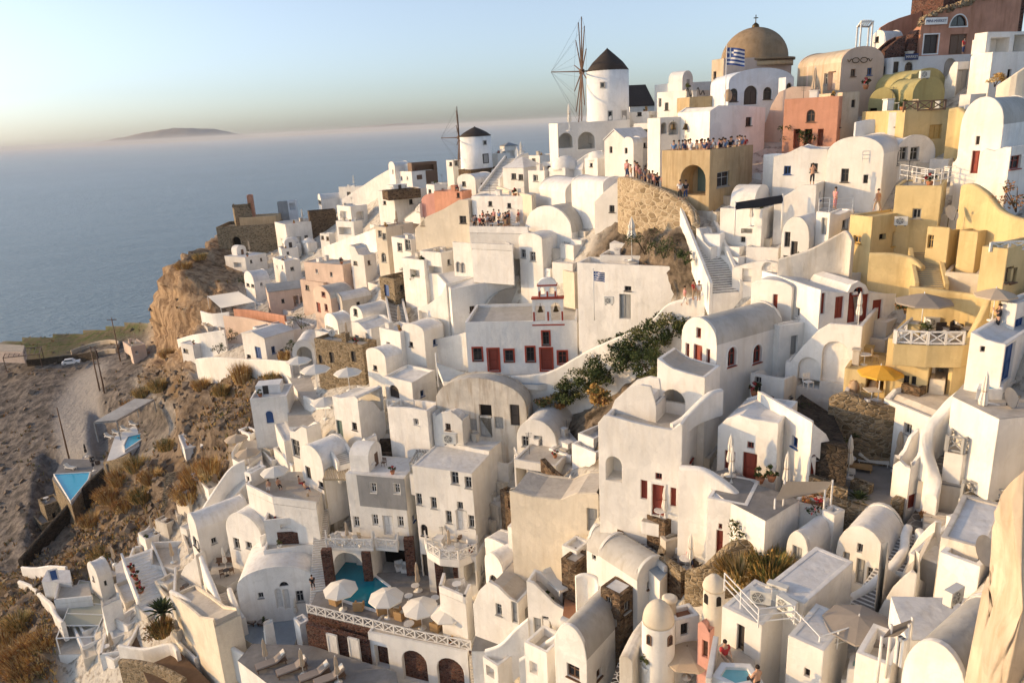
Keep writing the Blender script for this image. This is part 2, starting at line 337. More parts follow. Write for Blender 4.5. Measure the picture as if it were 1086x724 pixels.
def parse_feats(faces, feats, mb, col, root, lab):
    for tok in [t.strip() for t in feats.replace('\n', ';').split(';') if t.strip()]:
        p = tok.split(); f = faces[p[0]]; kind = p[1]
        if kind == 'top':
            f.top = [f.px(*[float(a) for a in q.split(',')]) for q in p[2:]]
            f.top = sorted([(min(max(s, 0), f.w), z) for s, z in f.top])
            if f.top[0][0] > 0.02: f.top.insert(0, (0, f.top[0][1]))
            else: f.top[0] = (0, f.top[0][1])
            if f.top[-1][0] < f.w-0.02: f.top.append((f.w, f.top[-1][1]))
            else: f.top[-1] = (f.w, f.top[-1][1])
            continue
        trim = None; depth = None
        if '+t' in p: trim = 'trim'; p.remove('+t')
        if '+w' in p: trim = 'bright'; p.remove('+w')
        x, y, w, h = [float(a) for a in p[2:6]]
        wood = p[6] if len(p) > 6 else 'w'
        if len(p) > 7: depth = float(p[7])
        uc, zc = f.px(x, y); ua, _ = f.px(x-w/2, y); ub, _ = f.px(x+w/2, y); _, za = f.px(x, y+h/2); _, zb = f.px(x, y-h/2)
        u0, u1 = sorted((ua, ub)); z0, z1 = sorted((za, zb))
        lim = 0.1
        if u1-u0 > f.w-2*lim: u0, u1 = lim, f.w-lim
        if u0 < lim: u1 += lim-u0; u0 = lim
        if u1 > f.w-lim: u0 -= u1-(f.w-lim); u1 = f.w-lim
        top = max(z for s, z in f.top)-0.06
        if z1 > top: z0 -= z1-top; z1 = top
        if u1-u0 < 0.12 or z1-z0 < 0.12 or abs(uc-(u0+u1)/2) > 1.2: WARN.append(f'{lab}: feature {tok} u {u0:.1f}-{u1:.1f} of {f.w:.1f} z {z0:.1f}-{z1:.1f}'); 
        if u1-u0 < 0.12 or z1-z0 < 0.12: continue
        opening(f, kind, u0, u1, z0, z1, wood, mb, col, root, trim, depth)
def skin(mb, f, zb, mat):
    out = [(0, zb)] + [(f.w, zb)] + f.top[::-1]
    loops = [[Vector((a, b, 0)) for a, b in out]] + [[Vector((a, b, 0)) for a, b in hl] for hl in f.holes]
    flat = [q for lp in loops for q in lp]
    mb.add([f.pt((q.x, q.y)) for q in flat], [tuple(t) for t in tessellate_polygon(loops)], mat)
def crest(mb, f, zr, t, mat):
    """thickness of a wall head above the roof level zr"""
    cl = lambda s: min(max(s, t), f.w-t)
    for (s0, z0), (s1, z1) in zip(f.top[:-1], f.top[1:]):
        mb.quad(f.pt((s0, z0)), f.pt((s1, z1)), f.pt((cl(s1), z1), t), f.pt((cl(s0), z0), t), mat)
        if z0 > zr+0.01 or z1 > zr+0.01:
            mb.quad(f.pt((cl(s0), z0), t), f.pt((cl(s1), z1), t), f.pt((cl(s1), min(zr, z1)), t), f.pt((cl(s0), min(zr, z0)), t), mat)
class Built: pass
HOUSES = []
def H(label, x, yt, yb, xl, xr, a=20, roof='flat', col='white', feats='', D=None, ext=4.0, par=0.35, dl=None, dr=None, cat='house', name=None,
      rc=None, rise_px=None, dome=None, lcol=None, group=None, t=0.24):
    P = at(x, yb, D); h = rise(P, yt)
    top = P+UZ*h
    for da in (0, -4, 4, -8, 8, -12, 12, -16, 16, -20, 20, -26, 26, -32, 32, -38, 38, -45, 45):
        A = rad(a+da); r = Vector((math.cos(A), math.sin(A), 0)); l = Vector((-math.sin(A), math.cos(A), 0))
        wl = dl if dl is not None else reach(top, l, xl)
        wr = dr if dr is not None else reach(top, r, xr)
        if 0.5 < wl < 26 and 0.4 < wr < 30: break
    k0 = (top-CAM).dot(FW)/FPX
    if dl is None and wl > 8 and abs(xl-x)*k0 < 0.5*wl: wl = max(5.0, min(8.0, 2*abs(xl-x)*k0))
    if dr is None and wr > 8 and abs(xr-x)*k0 < 0.5*wr: wr = max(5.0, min(8.0, 2*abs(xr-x)*k0))
    if not 0.4 < wl < 40: WARN.append(f'{label}: left depth {wl:.1f}'); wl = 6.0
    if not 0.4 < wr < 40: WARN.append(f'{label}: right width {wr:.1f}'); wr = 6.0
    root = empty(name or 'house', P, label, cat, group)
    F = dict(L=Face('L', P, l, r, wl, h), R=Face('R', P, r, l, wr, h), B=Face('B', P+r*wr, l, -r, wl, h), K=Face('K', P+l*wl, r, -l, wr, h))
    mb = MB(); zb = -ext
    rc = rc or ('roofwhite' if col in ('white', 'bright', 'worn') else col)
    rs = None
    if roof in ('vl', 'vr'):
        g, k = (('L', 'B') if roof == 'vl' else ('R', 'K'))
        w = F[g].w; rs = min(w*0.5, 2.6)
        if rise_px is not None:
            rs = max(0.3, rise(P+F[g].u*(w/2), rise_px)-h)
        for q in (g, k): F[q].top = arc(0, w, h, rs+0.10)
    elif roof in ('gl', 'gr'):
        g, k = (('L', 'B') if roof == 'gl' else ('R', 'K'))
        w = F[g].w; rs = w*0.3
        if rise_px is not None: rs = max(0.3, rise(P+F[g].u*(w/2), rise_px)-h)
        for q in (g, k): F[q].top = [(0, h), (w/2, h+rs), (w, h)]
    parse_feats(F, feats, mb, col, root, label)
    shp = None
    for a_, b_, e0, e1 in (('L', 'B', 'R', 'K'), ('R', 'K', 'L', 'B')):
        if roof in ('flat', 'dome') and len(F[a_].top) > 2:
            F[b_].top = list(F[a_].top)
            if shp is None:
                shp = a_
                for e, q in ((e0, F[a_].top[0]), (e1, F[a_].top[-1])):
                    if len(F[e].top) == 2: F[e].top = [(0, q[1]), (F[e].w, q[1])]
    rn = random.Random(label)
    if cat == 'house':
        for f in (F['L'], F['R']):
            if f.w > 2.6 and f.h > 2.4 and not f.holes and rn.random() < 0.75:
                zz = min(z for s, z in f.top)
                for kk in range(1 if f.w < 4.5 else rn.choice((1, 2, 2))):
                    u = f.w*(0.3+0.4*rn.random()) if f.w < 4.5 else f.w*(0.22+0.45*kk+0.12*rn.random()); z0 = zz*(0.42+0.15*rn.random())
                    if z0+0.8 < zz-0.3: opening(f, 'w', u-0.3, u+0.3, z0, z0+0.75, rn.choice('gkwbn'), mb, col, root)
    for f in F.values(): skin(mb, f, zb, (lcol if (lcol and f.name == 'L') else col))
    rb = MB(); ru = None
    if roof in ('vl', 'vr'):
        f = F[g]; kf = F[k]; L = (wr if roof == 'vl' else wl)
        for q in (f, kf): crest(mb, q, 1e9, t, col)
        A_ = arc(0, f.w, h, rs, 16)
        for q in (f, kf):   # back of the gable rim
            cl = [(s, z) for s, z in A_]
            top_ = arc(0, f.w, h, rs+0.10, 16)
            for i in range(16): mb.quad(q.pt(cl[i], t), q.pt(cl[i+1], t), q.pt(top_[i+1], t), q.pt(top_[i], t), col)
        n = 6; ring_ = []
        for j in range(n+1):
            d = 0.02+(L-0.04)*j/n
            ring_.append([f.pt(q, d) for q in A_])
        rb.add([q for rr in ring_ for q in rr], [(j*17+i, j*17+i+1, (j+1)*17+i+1, (j+1)*17+i) for j in range(n) for i in range(16)], None, True)
    elif roof in ('gl', 'gr'):
        f = F[g]; L = (wr if roof == 'gl' else wl); e = 0.12
        for s0, s1, z0, z1 in ((-e, f.w/2, h-e*rs/(f.w/2), h+rs), (f.w+e, f.w/2, h-e*rs/(f.w/2), h+rs)):
            c = [f.pt((s0, z0+0.02), -e), f.pt((s1, z1+0.02), -e), f.pt((s1, z1+0.02), L+e), f.pt((s0, z0+0.02), L+e)]
            rb.add(c+[q+UZ*0.12 for q in c], [(0, 1, 2, 3), (4, 5, 6, 7), (0, 1, 5, 4), (1, 2, 6, 5), (2, 3, 7, 6), (3, 0, 4, 7)])
    elif roof == 'hip':
        e = 0.15; c = P+r*wr/2+l*wl/2
        B4 = [P-r*e-l*e+UZ*(h+0.003), P+r*(wr+e)-l*e+UZ*(h+0.003), P+r*(wr+e)+l*(wl+e)+UZ*(h+0.003), P-r*e+l*(wl+e)+UZ*(h+0.003)]
        hh = rise(c, rise_px) if rise_px is not None else h+min(wl, wr)*0.35
        rb.add(B4+[c+UZ*hh], [(0, 1, 4), (1, 2, 4), (2, 3, 4), (3, 0, 4), (0, 1, 2, 3)])
    else:
        lows = [z for f in F.values() for s, z in f.top]
        zr = min(h, min(lows)) - par
        for f in F.values(): crest(mb, f, zr-(0.3 if shp else 0), t, col)
        if shp:
            f = F[shp]; dpt = (wr if shp == 'L' else wl)-t; cl = lambda s: min(max(s, t), f.w-t)
            for (s0, z0), (s1, z1) in zip(f.top[:-1], f.top[1:]): rb.quad(f.pt((cl(s0), z0-par), t), f.pt((cl(s1), z1-par), t), f.pt((cl(s1), z1-par), dpt), f.pt((cl(s0), z0-par), dpt))
        else:
            q = [P+r*t+l*t, P+r*(wr-t)+l*t, P+r*(wr-t)+l*(wl-t), P+r*t+l*(wl-t)]
            rb.add([v+UZ*zr for v in q], [(0, 1, 2, 3)])
    wall = child(mb, 'wall', col, root)
    child(rb, 'roof', rc, root)
    if cat == 'house' and roof == 'flat' and not shp and wl > 2.5 and wr > 2.5:
        for k in range(rn.choice((0, 1, 1, 2))):
            c = P+r*(wr*(0.2+0.6*rn.random()))+l*(wl*(0.45+0.4*rn.random()))+UZ*zr; q = MB(); hh = rn.uniform(0.5, 1.1); ww = rn.uniform(0.22, 0.4)
            q.obox(c+UZ*hh/2, r*ww, l*ww, UZ*hh/2); q.obox(c+UZ*(hh+0.05), r*(ww+0.06), l*(ww+0.06), UZ*0.05); child(q, 'chimney', rn.choice((col, 'white', 'worn')), root)
        if col in ('white', 'bright', 'worn') and wl > 3.6 and wr > 3.6 and rn.random() < 0.6:
            ww, dd, hh = rn.uniform(1.2, 1.9), rn.uniform(0.9, 1.3), rn.uniform(1.2, 1.9); c = P+r*(wr*rn.uniform(0.35, 0.65))+l*(wl-dd-0.3)+UZ*zr; q = MB(); g_ = Face('g', c-r*ww-l*dd, r, l, 2*ww, hh)
            ov = rn.random() < 0.6; top_ = arc(0, 2*ww, hh, ww*0.75, 10) if ov else [(0, hh), (2*ww, hh)]; out = [(0, 0), (2*ww, 0)]+top_[::-1]; tt = [tuple(x_) for x_ in tessellate_polygon([[Vector((a_, b_, 0)) for a_, b_ in out]])]
            for d_ in (0, 2*dd): q.add([g_.pt(v, d_) for v in out], tt)
            sleeve(q, g_, out, 0, 2*dd); rr_ = child(q, 'roof_room', rn.choice((col, 'white', 'bright')), root)
            q = MB(); q.obox(g_.pt((ww*rn.uniform(0.8, 1.2), 0.75*hh/1.5), -0.01), r*0.36, l*0.04, UZ*0.72*hh/1.5); child(q, 'door', rn.choice(('greywood', 'bluewood', 'brownwood', 'darkwood')), rr_)
        if rn.random() < 0.4:
            c = P+r*(wr*(0.15+0.7*rn.random()))+l*(wl*0.8)+UZ*zr; q = MB(); hh = rn.uniform(1.4, 2.4)
            q.tube([c, c+UZ*hh], 0.025, 5)
            for k in range(4): q.obox(c+UZ*(hh-0.1-0.13*k), Vector((0.32-0.03*k, 0, 0)), Vector((0, 0.012, 0)), UZ*0.012)
            child(q, 'aerial', 'metal', root)
    o = Built(); o.root, o.P, o.h, o.r, o.l, o.wl, o.wr, o.F, o.label = root, P, h, r, l, wl, wr, F, label
    HOUSES.append((o, zr if (roof == 'flat' and not shp) else None, cat))
    o.z = P.z + (zr if roof == 'flat' or roof == 'dome' else h)
    if dome:
        xc, ytop, wpx = dome[:3]; dc = dome[3] if len(dome) > 3 else rc
        c = on_z(xc, (ytop+yt)/2, o.z+0.0) if False else P+r*wr/2+l*wl/2
        c = Vector((c.x, c.y, o.z)); zc = (c-CAM).dot(FW)
        R_ = wpx*zc/FPX/2; hh = max(0.5, rise(c, ytop))
        dm = MB(); dm.lathe([(R_, 0)]+[(R_*math.cos(i*math.pi/20), max(0.3, hh-R_)*0+hh*math.sin(i*math.pi/20)) for i in range(1, 10)]+[(0.0, hh)], 28, c)
        child(dm, 'dome', dc, root)
    return o
def part_box(o, name, px, py, w, d, hpx, mat, z=None, face='R', cap=None):
    """a box standing on the roof of o (chimney, parapet block); base at pixel px,py"""
    c = on_z(px, py, o.z if z is None else z); top = rise(c, py-hpx)
    mb = MB(); mb.obox(c+UZ*(top/2), o.r*w/2, o.l*d/2, UZ*top/2)
    if cap: mb.obox(c+UZ*(top+0.08), o.r*(w/2+cap), o.l*(d/2+cap), UZ*0.08)
    child(mb, name, mat, o.root)
def chim(o, px, py, hpx, w=0.7, mat='white'): part_box(o, 'chimney', px, py, w, w, hpx, mat, cap=0.06)

# ---- terraces, walls, stairs
def lattice(mb, A, B, h, mat, step=1.1, th=0.05):
    d = B-A; L = d.length; u = d.normalized(); n = UZ.cross(u).normalized(); k = max(1, round(L/step))
    for i in range(k+1): mb.obox(A+u*(L*i/k)+UZ*(h/2), u*th*1.3, n*th*1.3, UZ*h/2, mat)
    for z in (0.1*h, 0.94*h): mb.obox(A+d*0.5+UZ*z, u*(L/2), n*th, UZ*th, mat)
    for i in range(k):
        a = A+u*(L*i/k); b = A+u*(L*(i+1)/k); c = (a+b)/2+UZ*(h*0.52)
        e = (b-a)/2; 
        for s in (1, -1):
            v = e+UZ*(s*0.42*h); ln = v.length; w = v.normalized(); m = n.cross(w)
            mb.obox(c, w*ln, n*(th*0.7), m*th*0.8, mat)
def rails(mb, A, B, h, mat, step=1.5, th=0.028, bars=3):
    d = B-A; L = d.length; u = d.normalized(); n = UZ.cross(u).normalized(); k = max(1, round(L/step))
    for i in range(k+1): mb.obox(A+u*(L*i/k)+UZ*(h/2), u*th, n*th, UZ*h/2, mat)
    for j in range(bars): mb.obox(A+d*0.5+UZ*(h*(j+1)/bars-0.02), u*(L/2), n*th*0.8, UZ*th*0.8, mat)
def parapet(A, B, kind, ph, mat, root, t=0.26, inn=None):
    mb = MB(); d = B-A
    u = d.normalized(); n = UZ.cross(u)
    if kind == 'p':
        n2 = n*(t/2) ; c = (A+B)/2 + n*(t/2-0.003)
        mb.obox(c+UZ*(ph/2+0.0), u*(d.length/2+0.004), n2, UZ*ph/2)
        child(mb, 'parapet', mat, root)
    elif kind == 's':
        mb.obox((A+B)/2+n*0.2+UZ*ph/2, u*(d.length/2), n*0.24, UZ*ph/2); child(mb, 'parapet', 'palestone', root)
    elif kind == 'x': lattice(mb, A+n*0.1, B+n*0.1, ph, None); child(mb, 'railing', 'whitewood', root)
    elif kind == 'g': lattice(mb, A+n*0.1, B+n*0.1, ph, None); child(mb, 'railing', 'greywood', root)
    elif kind == 'r': rails(mb, A+n*0.1, B+n*0.1, ph, None); child(mb, 'railing', 'whitemetal', root)
    elif kind == 'k': rails(mb, A+n*0.1, B+n*0.1, ph, None); child(mb, 'railing', 'metal', root)
def T(label, pts, edges='', mat='floor', wall='white', ph=0.9, D=None, ext=5.0, cat='terrace', name='terrace', z=None, group=None, copm=None):
    """terrace: pixel outline on one level; edges like '0p 1x' say what stands along each edge"""
    P0 = at(*pts[0], D) if z is None else on_z(*pts[0], z)
    V = [P0]+[on_z(x, y, P0.z) for x, y in pts[1:]]
    ar = sum(V[i].x*V[(i+1) % len(V)].y-V[(i+1) % len(V)].x*V[i].y for i in range(len(V)))
    root = empty(name, P0, label, cat, group)
    mb = MB(); mb.prism(V, P0.z-ext, P0.z-0.02, None, True); child(mb, 'wall', wall, root)
    fl = MB(); fl.sheet([v+UZ*0.004 for v in V]); child(fl, 'floor', mat, root)
    for e in edges.split():
        i = int(e[:-1]); A, B = V[i], V[(i+1) % len(V)]
        if ar < 0: A, B = B, A
        parapet(A, B, e[-1], ph, wall if e[-1] == 'p' else None, root)
    o = Built(); o.z = P0.z; o.root = root; o.V = V; o.label = label
    return o
def Wl(label, pts, t=0.35, mat='white', ext=2.0, Ds=None, cat='wall', name='garden_wall', cap=True, sub=4):
    """free-standing wall: (x, y top, y bottom) along its run, joined by a smooth curve"""
    B = []; Hh = []
    for i, (x, yt, yb) in enumerate(pts):
        P = at(x, yb, Ds[i] if Ds else None); B.append(P); Hh.append(rise(P, yt))
    if sub > 1 and len(B) > 2:
        nb, nh = [], []
        for i in range(len(B)-1):
            p0, p1, p2, p3 = B[max(i-1, 0)], B[i], B[i+1], B[min(i+2, len(B)-1)]
            h0, h1, h2, h3 = Hh[max(i-1, 0)], Hh[i], Hh[i+1], Hh[min(i+2, len(B)-1)]
            for j in range(sub):
                q = j/sub; f = lambda a, b, c, d: (b*2+(c-a)*q+(a*2-b*5+c*4-d)*q*q+(b*3-a-c*3+d)*q**3)*0.5
                nb.append(f(p0, p1, p2, p3)); nh.append(f(h0, h1, h2, h3))
        B, Hh = nb+[B[-1]], nh+[Hh[-1]]
    sec = []
    for i, (P, h) in enumerate(zip(B, Hh)):
        d = B[min(i+1, len(B)-1)]-B[max(i-1, 0)]; d.z = 0; d.normalize(); n = Vector((-d.y, d.x, 0))
        h = max(h, 0.15)
        row = [P-n*t/2-UZ*ext, P-n*t/2+UZ*h]
        if cap: row += [P-n*(t*0.5*math.cos(a))+UZ*(h+t*0.32*math.sin(a)) for a in (0.7, 1.25, 1.9, 2.45)]
        row += [P+n*t/2+UZ*h, P+n*t/2-UZ*ext]
        if t > 2: row = [P-n*t/2+UZ*(h*j/14-ext*(1-j/14)) for j in range(14)]+row[1:]; row = [q+(noise.noise_vector(q*0.35)*0.55+noise.noise_vector(q*1.3)*0.16) for q in row]
        sec.append(row)
    k = len(sec[0]); mb = MB()
    mb.add([q for s in sec for q in s], [(i*k+j, i*k+j+1, (i+1)*k+j+1, (i+1)*k+j) for i in range(len(sec)-1) for j in range(k-1)])
    mb.poly(sec[0]); mb.poly(sec[-1])
    o = mb.build(name, mat, origin=B[0]); tag(o, label, cat, None, 'thing'); return o
def ST(label, p0, p1, w, n, mat='white', tread='paving', D0=None, D1=None, sides='', sh=0.6, cat='steps', name='staircase', smat='white', turn=None):
    """stairs from pixel p0 (foot) to p1 (head)"""
    A = at(*p0, D0); B = at(*p1, D1)
    if B.z < A.z+0.3: B = Vector((B.x, B.y, A.z+0.16*n)); WARN.append(f'{label}: stairs flat')
    d = B-A; d.z = 0
    if d.length < n*0.24: d = d.normalized()*n*0.24; 
    u = d.normalized(); s = UZ.cross(u); run = d.length/n; rz = (B.z-A.z)/n
    root = empty(name, A, label, cat); body = MB(); tr = MB()
    for i in range(n):
        c = A+u*(run*(i+0.5)); zt = A.z+rz*(i+1)
        body.obox(Vector((c.x, c.y, zt-0.9)), u*(run/2+0.02), s*w/2, UZ*0.9)
        tr.obox(Vector((c.x, c.y, zt+0.012))+u*0.03, u*(run/2-0.05), s*(w/2-0.06), UZ*0.012)
    child(body, 'flight', mat, root); child(tr, 'tread', tread, root)
    for sd in sides:
        q = 1 if sd == 'l' else -1; mb = MB()
        a = A+s*(q*(w/2+0.14)); b = a+d; b.z = B.z
        pts = [a-UZ*2, b-UZ*2, b+UZ*sh, a+UZ*sh]
        mb.add([p-s*0.137 for p in pts]+[p+s*0.137 for p in pts], [(0, 1, 2, 3), (4, 5, 6, 7), (0, 1, 5, 4), (1, 2, 6, 5), (2, 3, 7, 6), (3, 0, 4, 7)])
        child(mb, 'side_wall', smat, root)
    o = Built(); o.root = root; o.A = A; o.B = B; return o
def facade_door(label, x, y, wpx, hpx, D, wood='whitewood', az=-24):
    c = at(x, y, D); s = D/FPX; u = Vector((math.cos(rad(az)), math.sin(rad(az)), 0)); n = Vector((-u.y, u.x, 0)); root = empty('cellar_door', c, label, 'door')
    m = MB(); m.obox(c, u*wpx*s/2, n*0.06, UZ*hpx*s/2); child(m, 'panel', wood, root); f = MB()
    for q in (-1, 1): f.obox(c+u*(q*wpx*s/2), u*0.08, n*0.1, UZ*(hpx*s/2+0.08))
    f.obox(c+UZ*(hpx*s/2), u*wpx*s/2, n*0.1, UZ*0.08); child(f, 'frame', 'whitewood', root)
# ------------------------------------------------------------------ props: one of each kind at the origin, then copies
PROTO = {}
def proto(key, name, build):
    def get():
        if key not in PROTO:
            e = bpy.data.objects.new(name, None); COL.objects.link(e); e.empty_display_size = 0.3; build(e); PROTO[key] = [e, False]
        return PROTO[key]
    MAKE[key] = get
MAKE = {}
def put(key, px, py, label, cat, surf=None, rot=0.0, sc=1.0, group=None, D=None, z=None):
    rec = MAKE[key]()
    if rec[1]: o = copy_tree(rec[0])
    else: o = rec[0]; rec[1] = True
    zz = z if z is not None else (surf.z if surf is not None else None)
    o.location = on_z(px, py, zz) if zz is not None else at(px, py, D)
    if surf is not None or z is not None: o.location.z += 0.006
    o.rotation_euler = (0, 0, rad(rot)); o.scale = (sc, sc, sc)
    if 'group' in o: del o['group']
    tag(o, label, cat, group); return o
def loft(mb, a, b, n, mat=None): pass
def mk_parasol(mat, R=1.5, H=2.6, pole='whitemetal'):
    def f(e):
        n = 8; m = MB(); apex = Vector((0, 0, H)); rim = [Vector((R*math.cos(2*math.pi*i/n), R*math.sin(2*math.pi*i/n), H-0.55)) for i in range(n)]
        mid = [Vector((q.x*0.5, q.y*0.5, H-0.24)) for q in rim]; low = [q-UZ*0.12 for q in rim]
        for i in range(n):
            j = (i+1) % n
            sag = lambda p, q: (p+q)/2-UZ*0.03
            m.add([apex, mid[i], mid[j]], [(0, 1, 2)]); m.quad(mid[i], rim[i], rim[j], mid[j]); m.quad(rim[i], low[i], low[j], rim[j])
        m.build('canopy', mat, e)
        p = MB(); p.tube([(0, 0, 0), (0, 0, H+0.12)], 0.035, 8); p.build('pole', pole, e)
        r = MB()
        for i in range(n): r.tube([mid[i]-UZ*0.03, rim[i]-UZ*0.03], 0.012, 4); r.tube([(0, 0, H-0.8), mid[i]-UZ*0.03], 0.012, 4)
        r.build('rib', pole, e)
        b = MB(); b.lathe([(0.36, 0), (0.36, 0.07), (0.08, 0.10), (0.06, 0.3)], 14); b.build('base', 'whitepot', e)
    return f
def mk_closed(mat, H=2.6, r=0.2):
    def f(e):
        m = MB(); n = 16
        prof = [(0.05, H), (0.09, H-0.15), (r*0.75, H-0.7), (r*0.62, H-0.95), (r*1.0, H-1.5), (r*0.85, H-1.7)]
        P = []
        for k, (rr, z) in enumerate(prof):
            for i in range(n): q = rr*(1+(0.22 if i % 2 else -0.12)*(k > 0)); P.append((q*math.cos(2*math.pi*i/n), q*math.sin(2*math.pi*i/n), z))
        m.add(P, [(k*n+i, k*n+(i+1) % n, (k+1)*n+(i+1) % n, (k+1)*n+i) for k in range(len(prof)-1) for i in range(n)]); m.poly(P[:n]); m.poly(P[-n:])
        m.build('canopy', mat, e)
        p = MB(); p.tube([(0, 0, 0), (0, 0, H+0.1)], 0.032, 8); p.build('pole', 'whitemetal', e)
        b = MB(); b.lathe([(0.34, 0), (0.34, 0.06), (0.07, 0.09), (0.05, 0.28)], 14); b.build('base', 'whitepot', e)
        t = MB(); t.lathe([(r*0.72, H-0.98), (r*0.72, H-0.9)], 12); t.build('tie', 'beigecanvas', e)
    return f
def mk_chair(mat, seat=None, back=0.42):
    def f(e):
        s = MB(); s.box(-0.23, -0.22, 0.42, 0.23, 0.22, 0.47); s.build('seat', seat or mat, e)
        b = MB()
        for z in (0.62, 0.75, 0.88): b.box(-0.22, 0.20, z-0.045, 0.22, 0.235, z+0.045)
        for x in (-0.22, 0.22): b.box(x-0.02, 0.2, 0.40, x+0.02, 0.24, 0.94)
        b.build('backrest', mat, e)
        for x in (-0.2, 0.2):
            for y in (-0.19, 0.2):
                g = MB(); g.box(x-0.02, y-0.02, 0, x+0.02, y+0.02, 0.42); g.build('leg', mat, e)
    return f
def mk_table(top='whitewood', R=0.42, leg='whitemetal', sq=False):
    def f(e):
        t = MB()
        if sq: t.box(-R, -R, 0.71, R, R, 0.75)
        else: t.lathe([(R, 0.71), (R, 0.75)], 18, smooth=False)
        t.build('tabletop', top, e)
        p = MB(); p.tube([(0, 0, 0.04), (0, 0, 0.71)], 0.035, 8); p.build('pedestal', leg, e)
        b = MB(); b.lathe([(0.24, 0), (0.24, 0.03), (0.04, 0.06)], 12); b.build('foot', leg, e)
    return f
def mk_lounger(fr, cu):
    def f(e):
        a = MB(); a.box(-0.33, -0.95, 0.22, 0.33, 0.95, 0.28); a.build('frame', fr, e)
        m = MB(); m.box(-0.30, -0.93, 0.28, 0.30, 0.28, 0.37); m.build('mattress', cu, e)
        b = MB(); b.obox(Vector((0, 0.60, 0.52)), Vector((0.30, 0, 0)), Vector((0, 0.33, 0.20)), Vector((0, -0.03, 0.05))); b.build('backrest', cu, e)
        for x in (-0.29, 0.29):
            for y in (-0.85, 0.85): g = MB(); g.box(x-0.03, y-0.03, 0, x+0.03, y+0.03, 0.22); g.build('leg', fr, e)
        p = MB(); p.obox(Vector((0, 0.78, 0.70)), Vector((0.22, 0, 0)), Vector((0, 0.12, 0.08)), Vector((0, -0.03, 0.04))); p.build('pillow', 'cushion', e)
    return f
def mk_armchair(mat, cu):
    def f(e):
        s = MB(); s.box(-0.36, -0.34, 0.06, 0.36, 0.34, 0.36); s.build('seat', mat, e)
        b = MB(); b.box(-0.36, 0.24, 0.36, 0.36, 0.36, 0.80); b.build('backrest', mat, e)
        for x in (-0.31, 0.31): a = MB(); a.box(x-0.06, -0.34, 0.36, x+0.06, 0.24, 0.58); a.build('armrest', mat, e)
        c = MB(); c.box(-0.24, -0.32, 0.36, 0.24, 0.23, 0.46); c.build('cushion', cu, e)
    return f
def mk_ac(e):
    b = MB(); b.box(-0.45, -0.17, 0.10, 0.45, 0.17, 0.75); b.build('casing', 'acwhite', e)
    for x in (-0.3, 0.3): g = MB(); g.box(x-0.04, -0.18, 0, x+0.04, 0.18, 0.10); g.build('foot', 'acgrey', e)
    r = MB(); n = 20; c = Vector((-0.1, -0.175, 0.43))
    pr = [c+Vector((0.27*math.cos(2*math.pi*i/n), 0, 0.27*math.sin(2*math.pi*i/n))) for i in range(n)]; r.poly(pr); fg = r.build('fan_grille', 'acgrey', e)
    k = MB()
    for i in range(3): k.obox(c+Vector((0, -0.012, 0)), Vector((0.26*math.cos(i*1.05), 0, 0.26*math.sin(i*1.05))), Vector((0, 0.006, 0)), Vector((-0.012*math.sin(i*1.05), 0, 0.012*math.cos(i*1.05))))
    for q in (0.1, 0.18, 0.26): k.tube([c+Vector((q*math.cos(2*math.pi*i/n), -0.01, q*math.sin(2*math.pi*i/n))) for i in range(n+1)], 0.008, 4)
    k.build('fan_guard', 'acwhite', fg)
def mk_dish(R=0.5):
    def f(e):
        d = MB(); n = 24; prof = [(0.001, 0.0)]+[(R*i/6, 0.22*R*(i/6)**2) for i in range(1, 7)]
        rot = Matrix.Rotation(rad(62), 4, 'X')
        c = Vector((0, 0, 1.0))
        P = [c+rot @ Vector((r*math.cos(2*math.pi*k/n), r*math.sin(2*math.pi*k/n), z)) for r, z in prof for k in range(n)]
        Q = [p+rot @ Vector((0, 0, -0.015)) for p in P]
        fs = [(i*n+k, i*n+(k+1) % n, (i+1)*n+(k+1) % n, (i+1)*n+k) for i in range(6) for k in range(n)]
        d.add(P, fs, None, True); d.add(Q, fs, None, True); d.build('reflector', 'dish', e)
        a = MB(); tip = c+rot @ Vector((0, 0, R*0.9)); a.tube([c+rot @ Vector((0, -R*0.95, 0.2*R)), tip], 0.015, 5); a.obox(tip, Vector((0.05, 0, 0)), Vector((0, 0.05, 0)), Vector((0, 0, 0.07))); a.build('receiver_arm', 'metal', e)
        p = MB(); p.tube([(0, 0.1, 0), (0, 0.1, 0.95), c-Vector((0, 0, 0.02))], 0.03, 6); p.build('mast', 'metal', e)
    return f
def leaf_cloud(mb, c, rx, ry, rz, n, size, mats, clump=9, lo=0.0, up=0.3):
    """leaf faces gathered in clumps through the volume of a crown"""
    cl = []
    for i in range(clump):
        while True:
            v = Vector((random.uniform(-1, 1), random.uniform(-1, 1), random.uniform(-1 if lo == 0 else lo, 1)))
            if v.length < 1: break
        v = v*(0.55+0.4*random.random())/max(v.length, 0.35) if v.length > 0.3 else v
        cl.append((v, random.uniform(0.30, 0.52), random.choice(mats)))
    for i in range(n):
        v, s, m = random.choice(cl)
        q = Vector((random.gauss(0, 1), random.gauss(0, 1), random.gauss(0, 1))); q = q.normalized()*(random.random()**0.45)*s
        p = v+q; p = c+Vector((p.x*rx, p.y*ry, p.z*rz))
        if random.random() < 0.2: m = random.choice(mats)
        a = Vector((random.gauss(0, 1), random.gauss(0, 1), random.gauss(0, 1))).normalized()
        b = a.cross(Vector((random.gauss(0, 1), random.gauss(0, 1), random.gauss(0, 1)))).normalized(); sz = size*random.uniform(0.6, 1.4)
        mb.add([p-a*sz, p+b*sz*0.45, p+a*sz, p-b*sz*0.45], [(0, 1, 2, 3)], m)
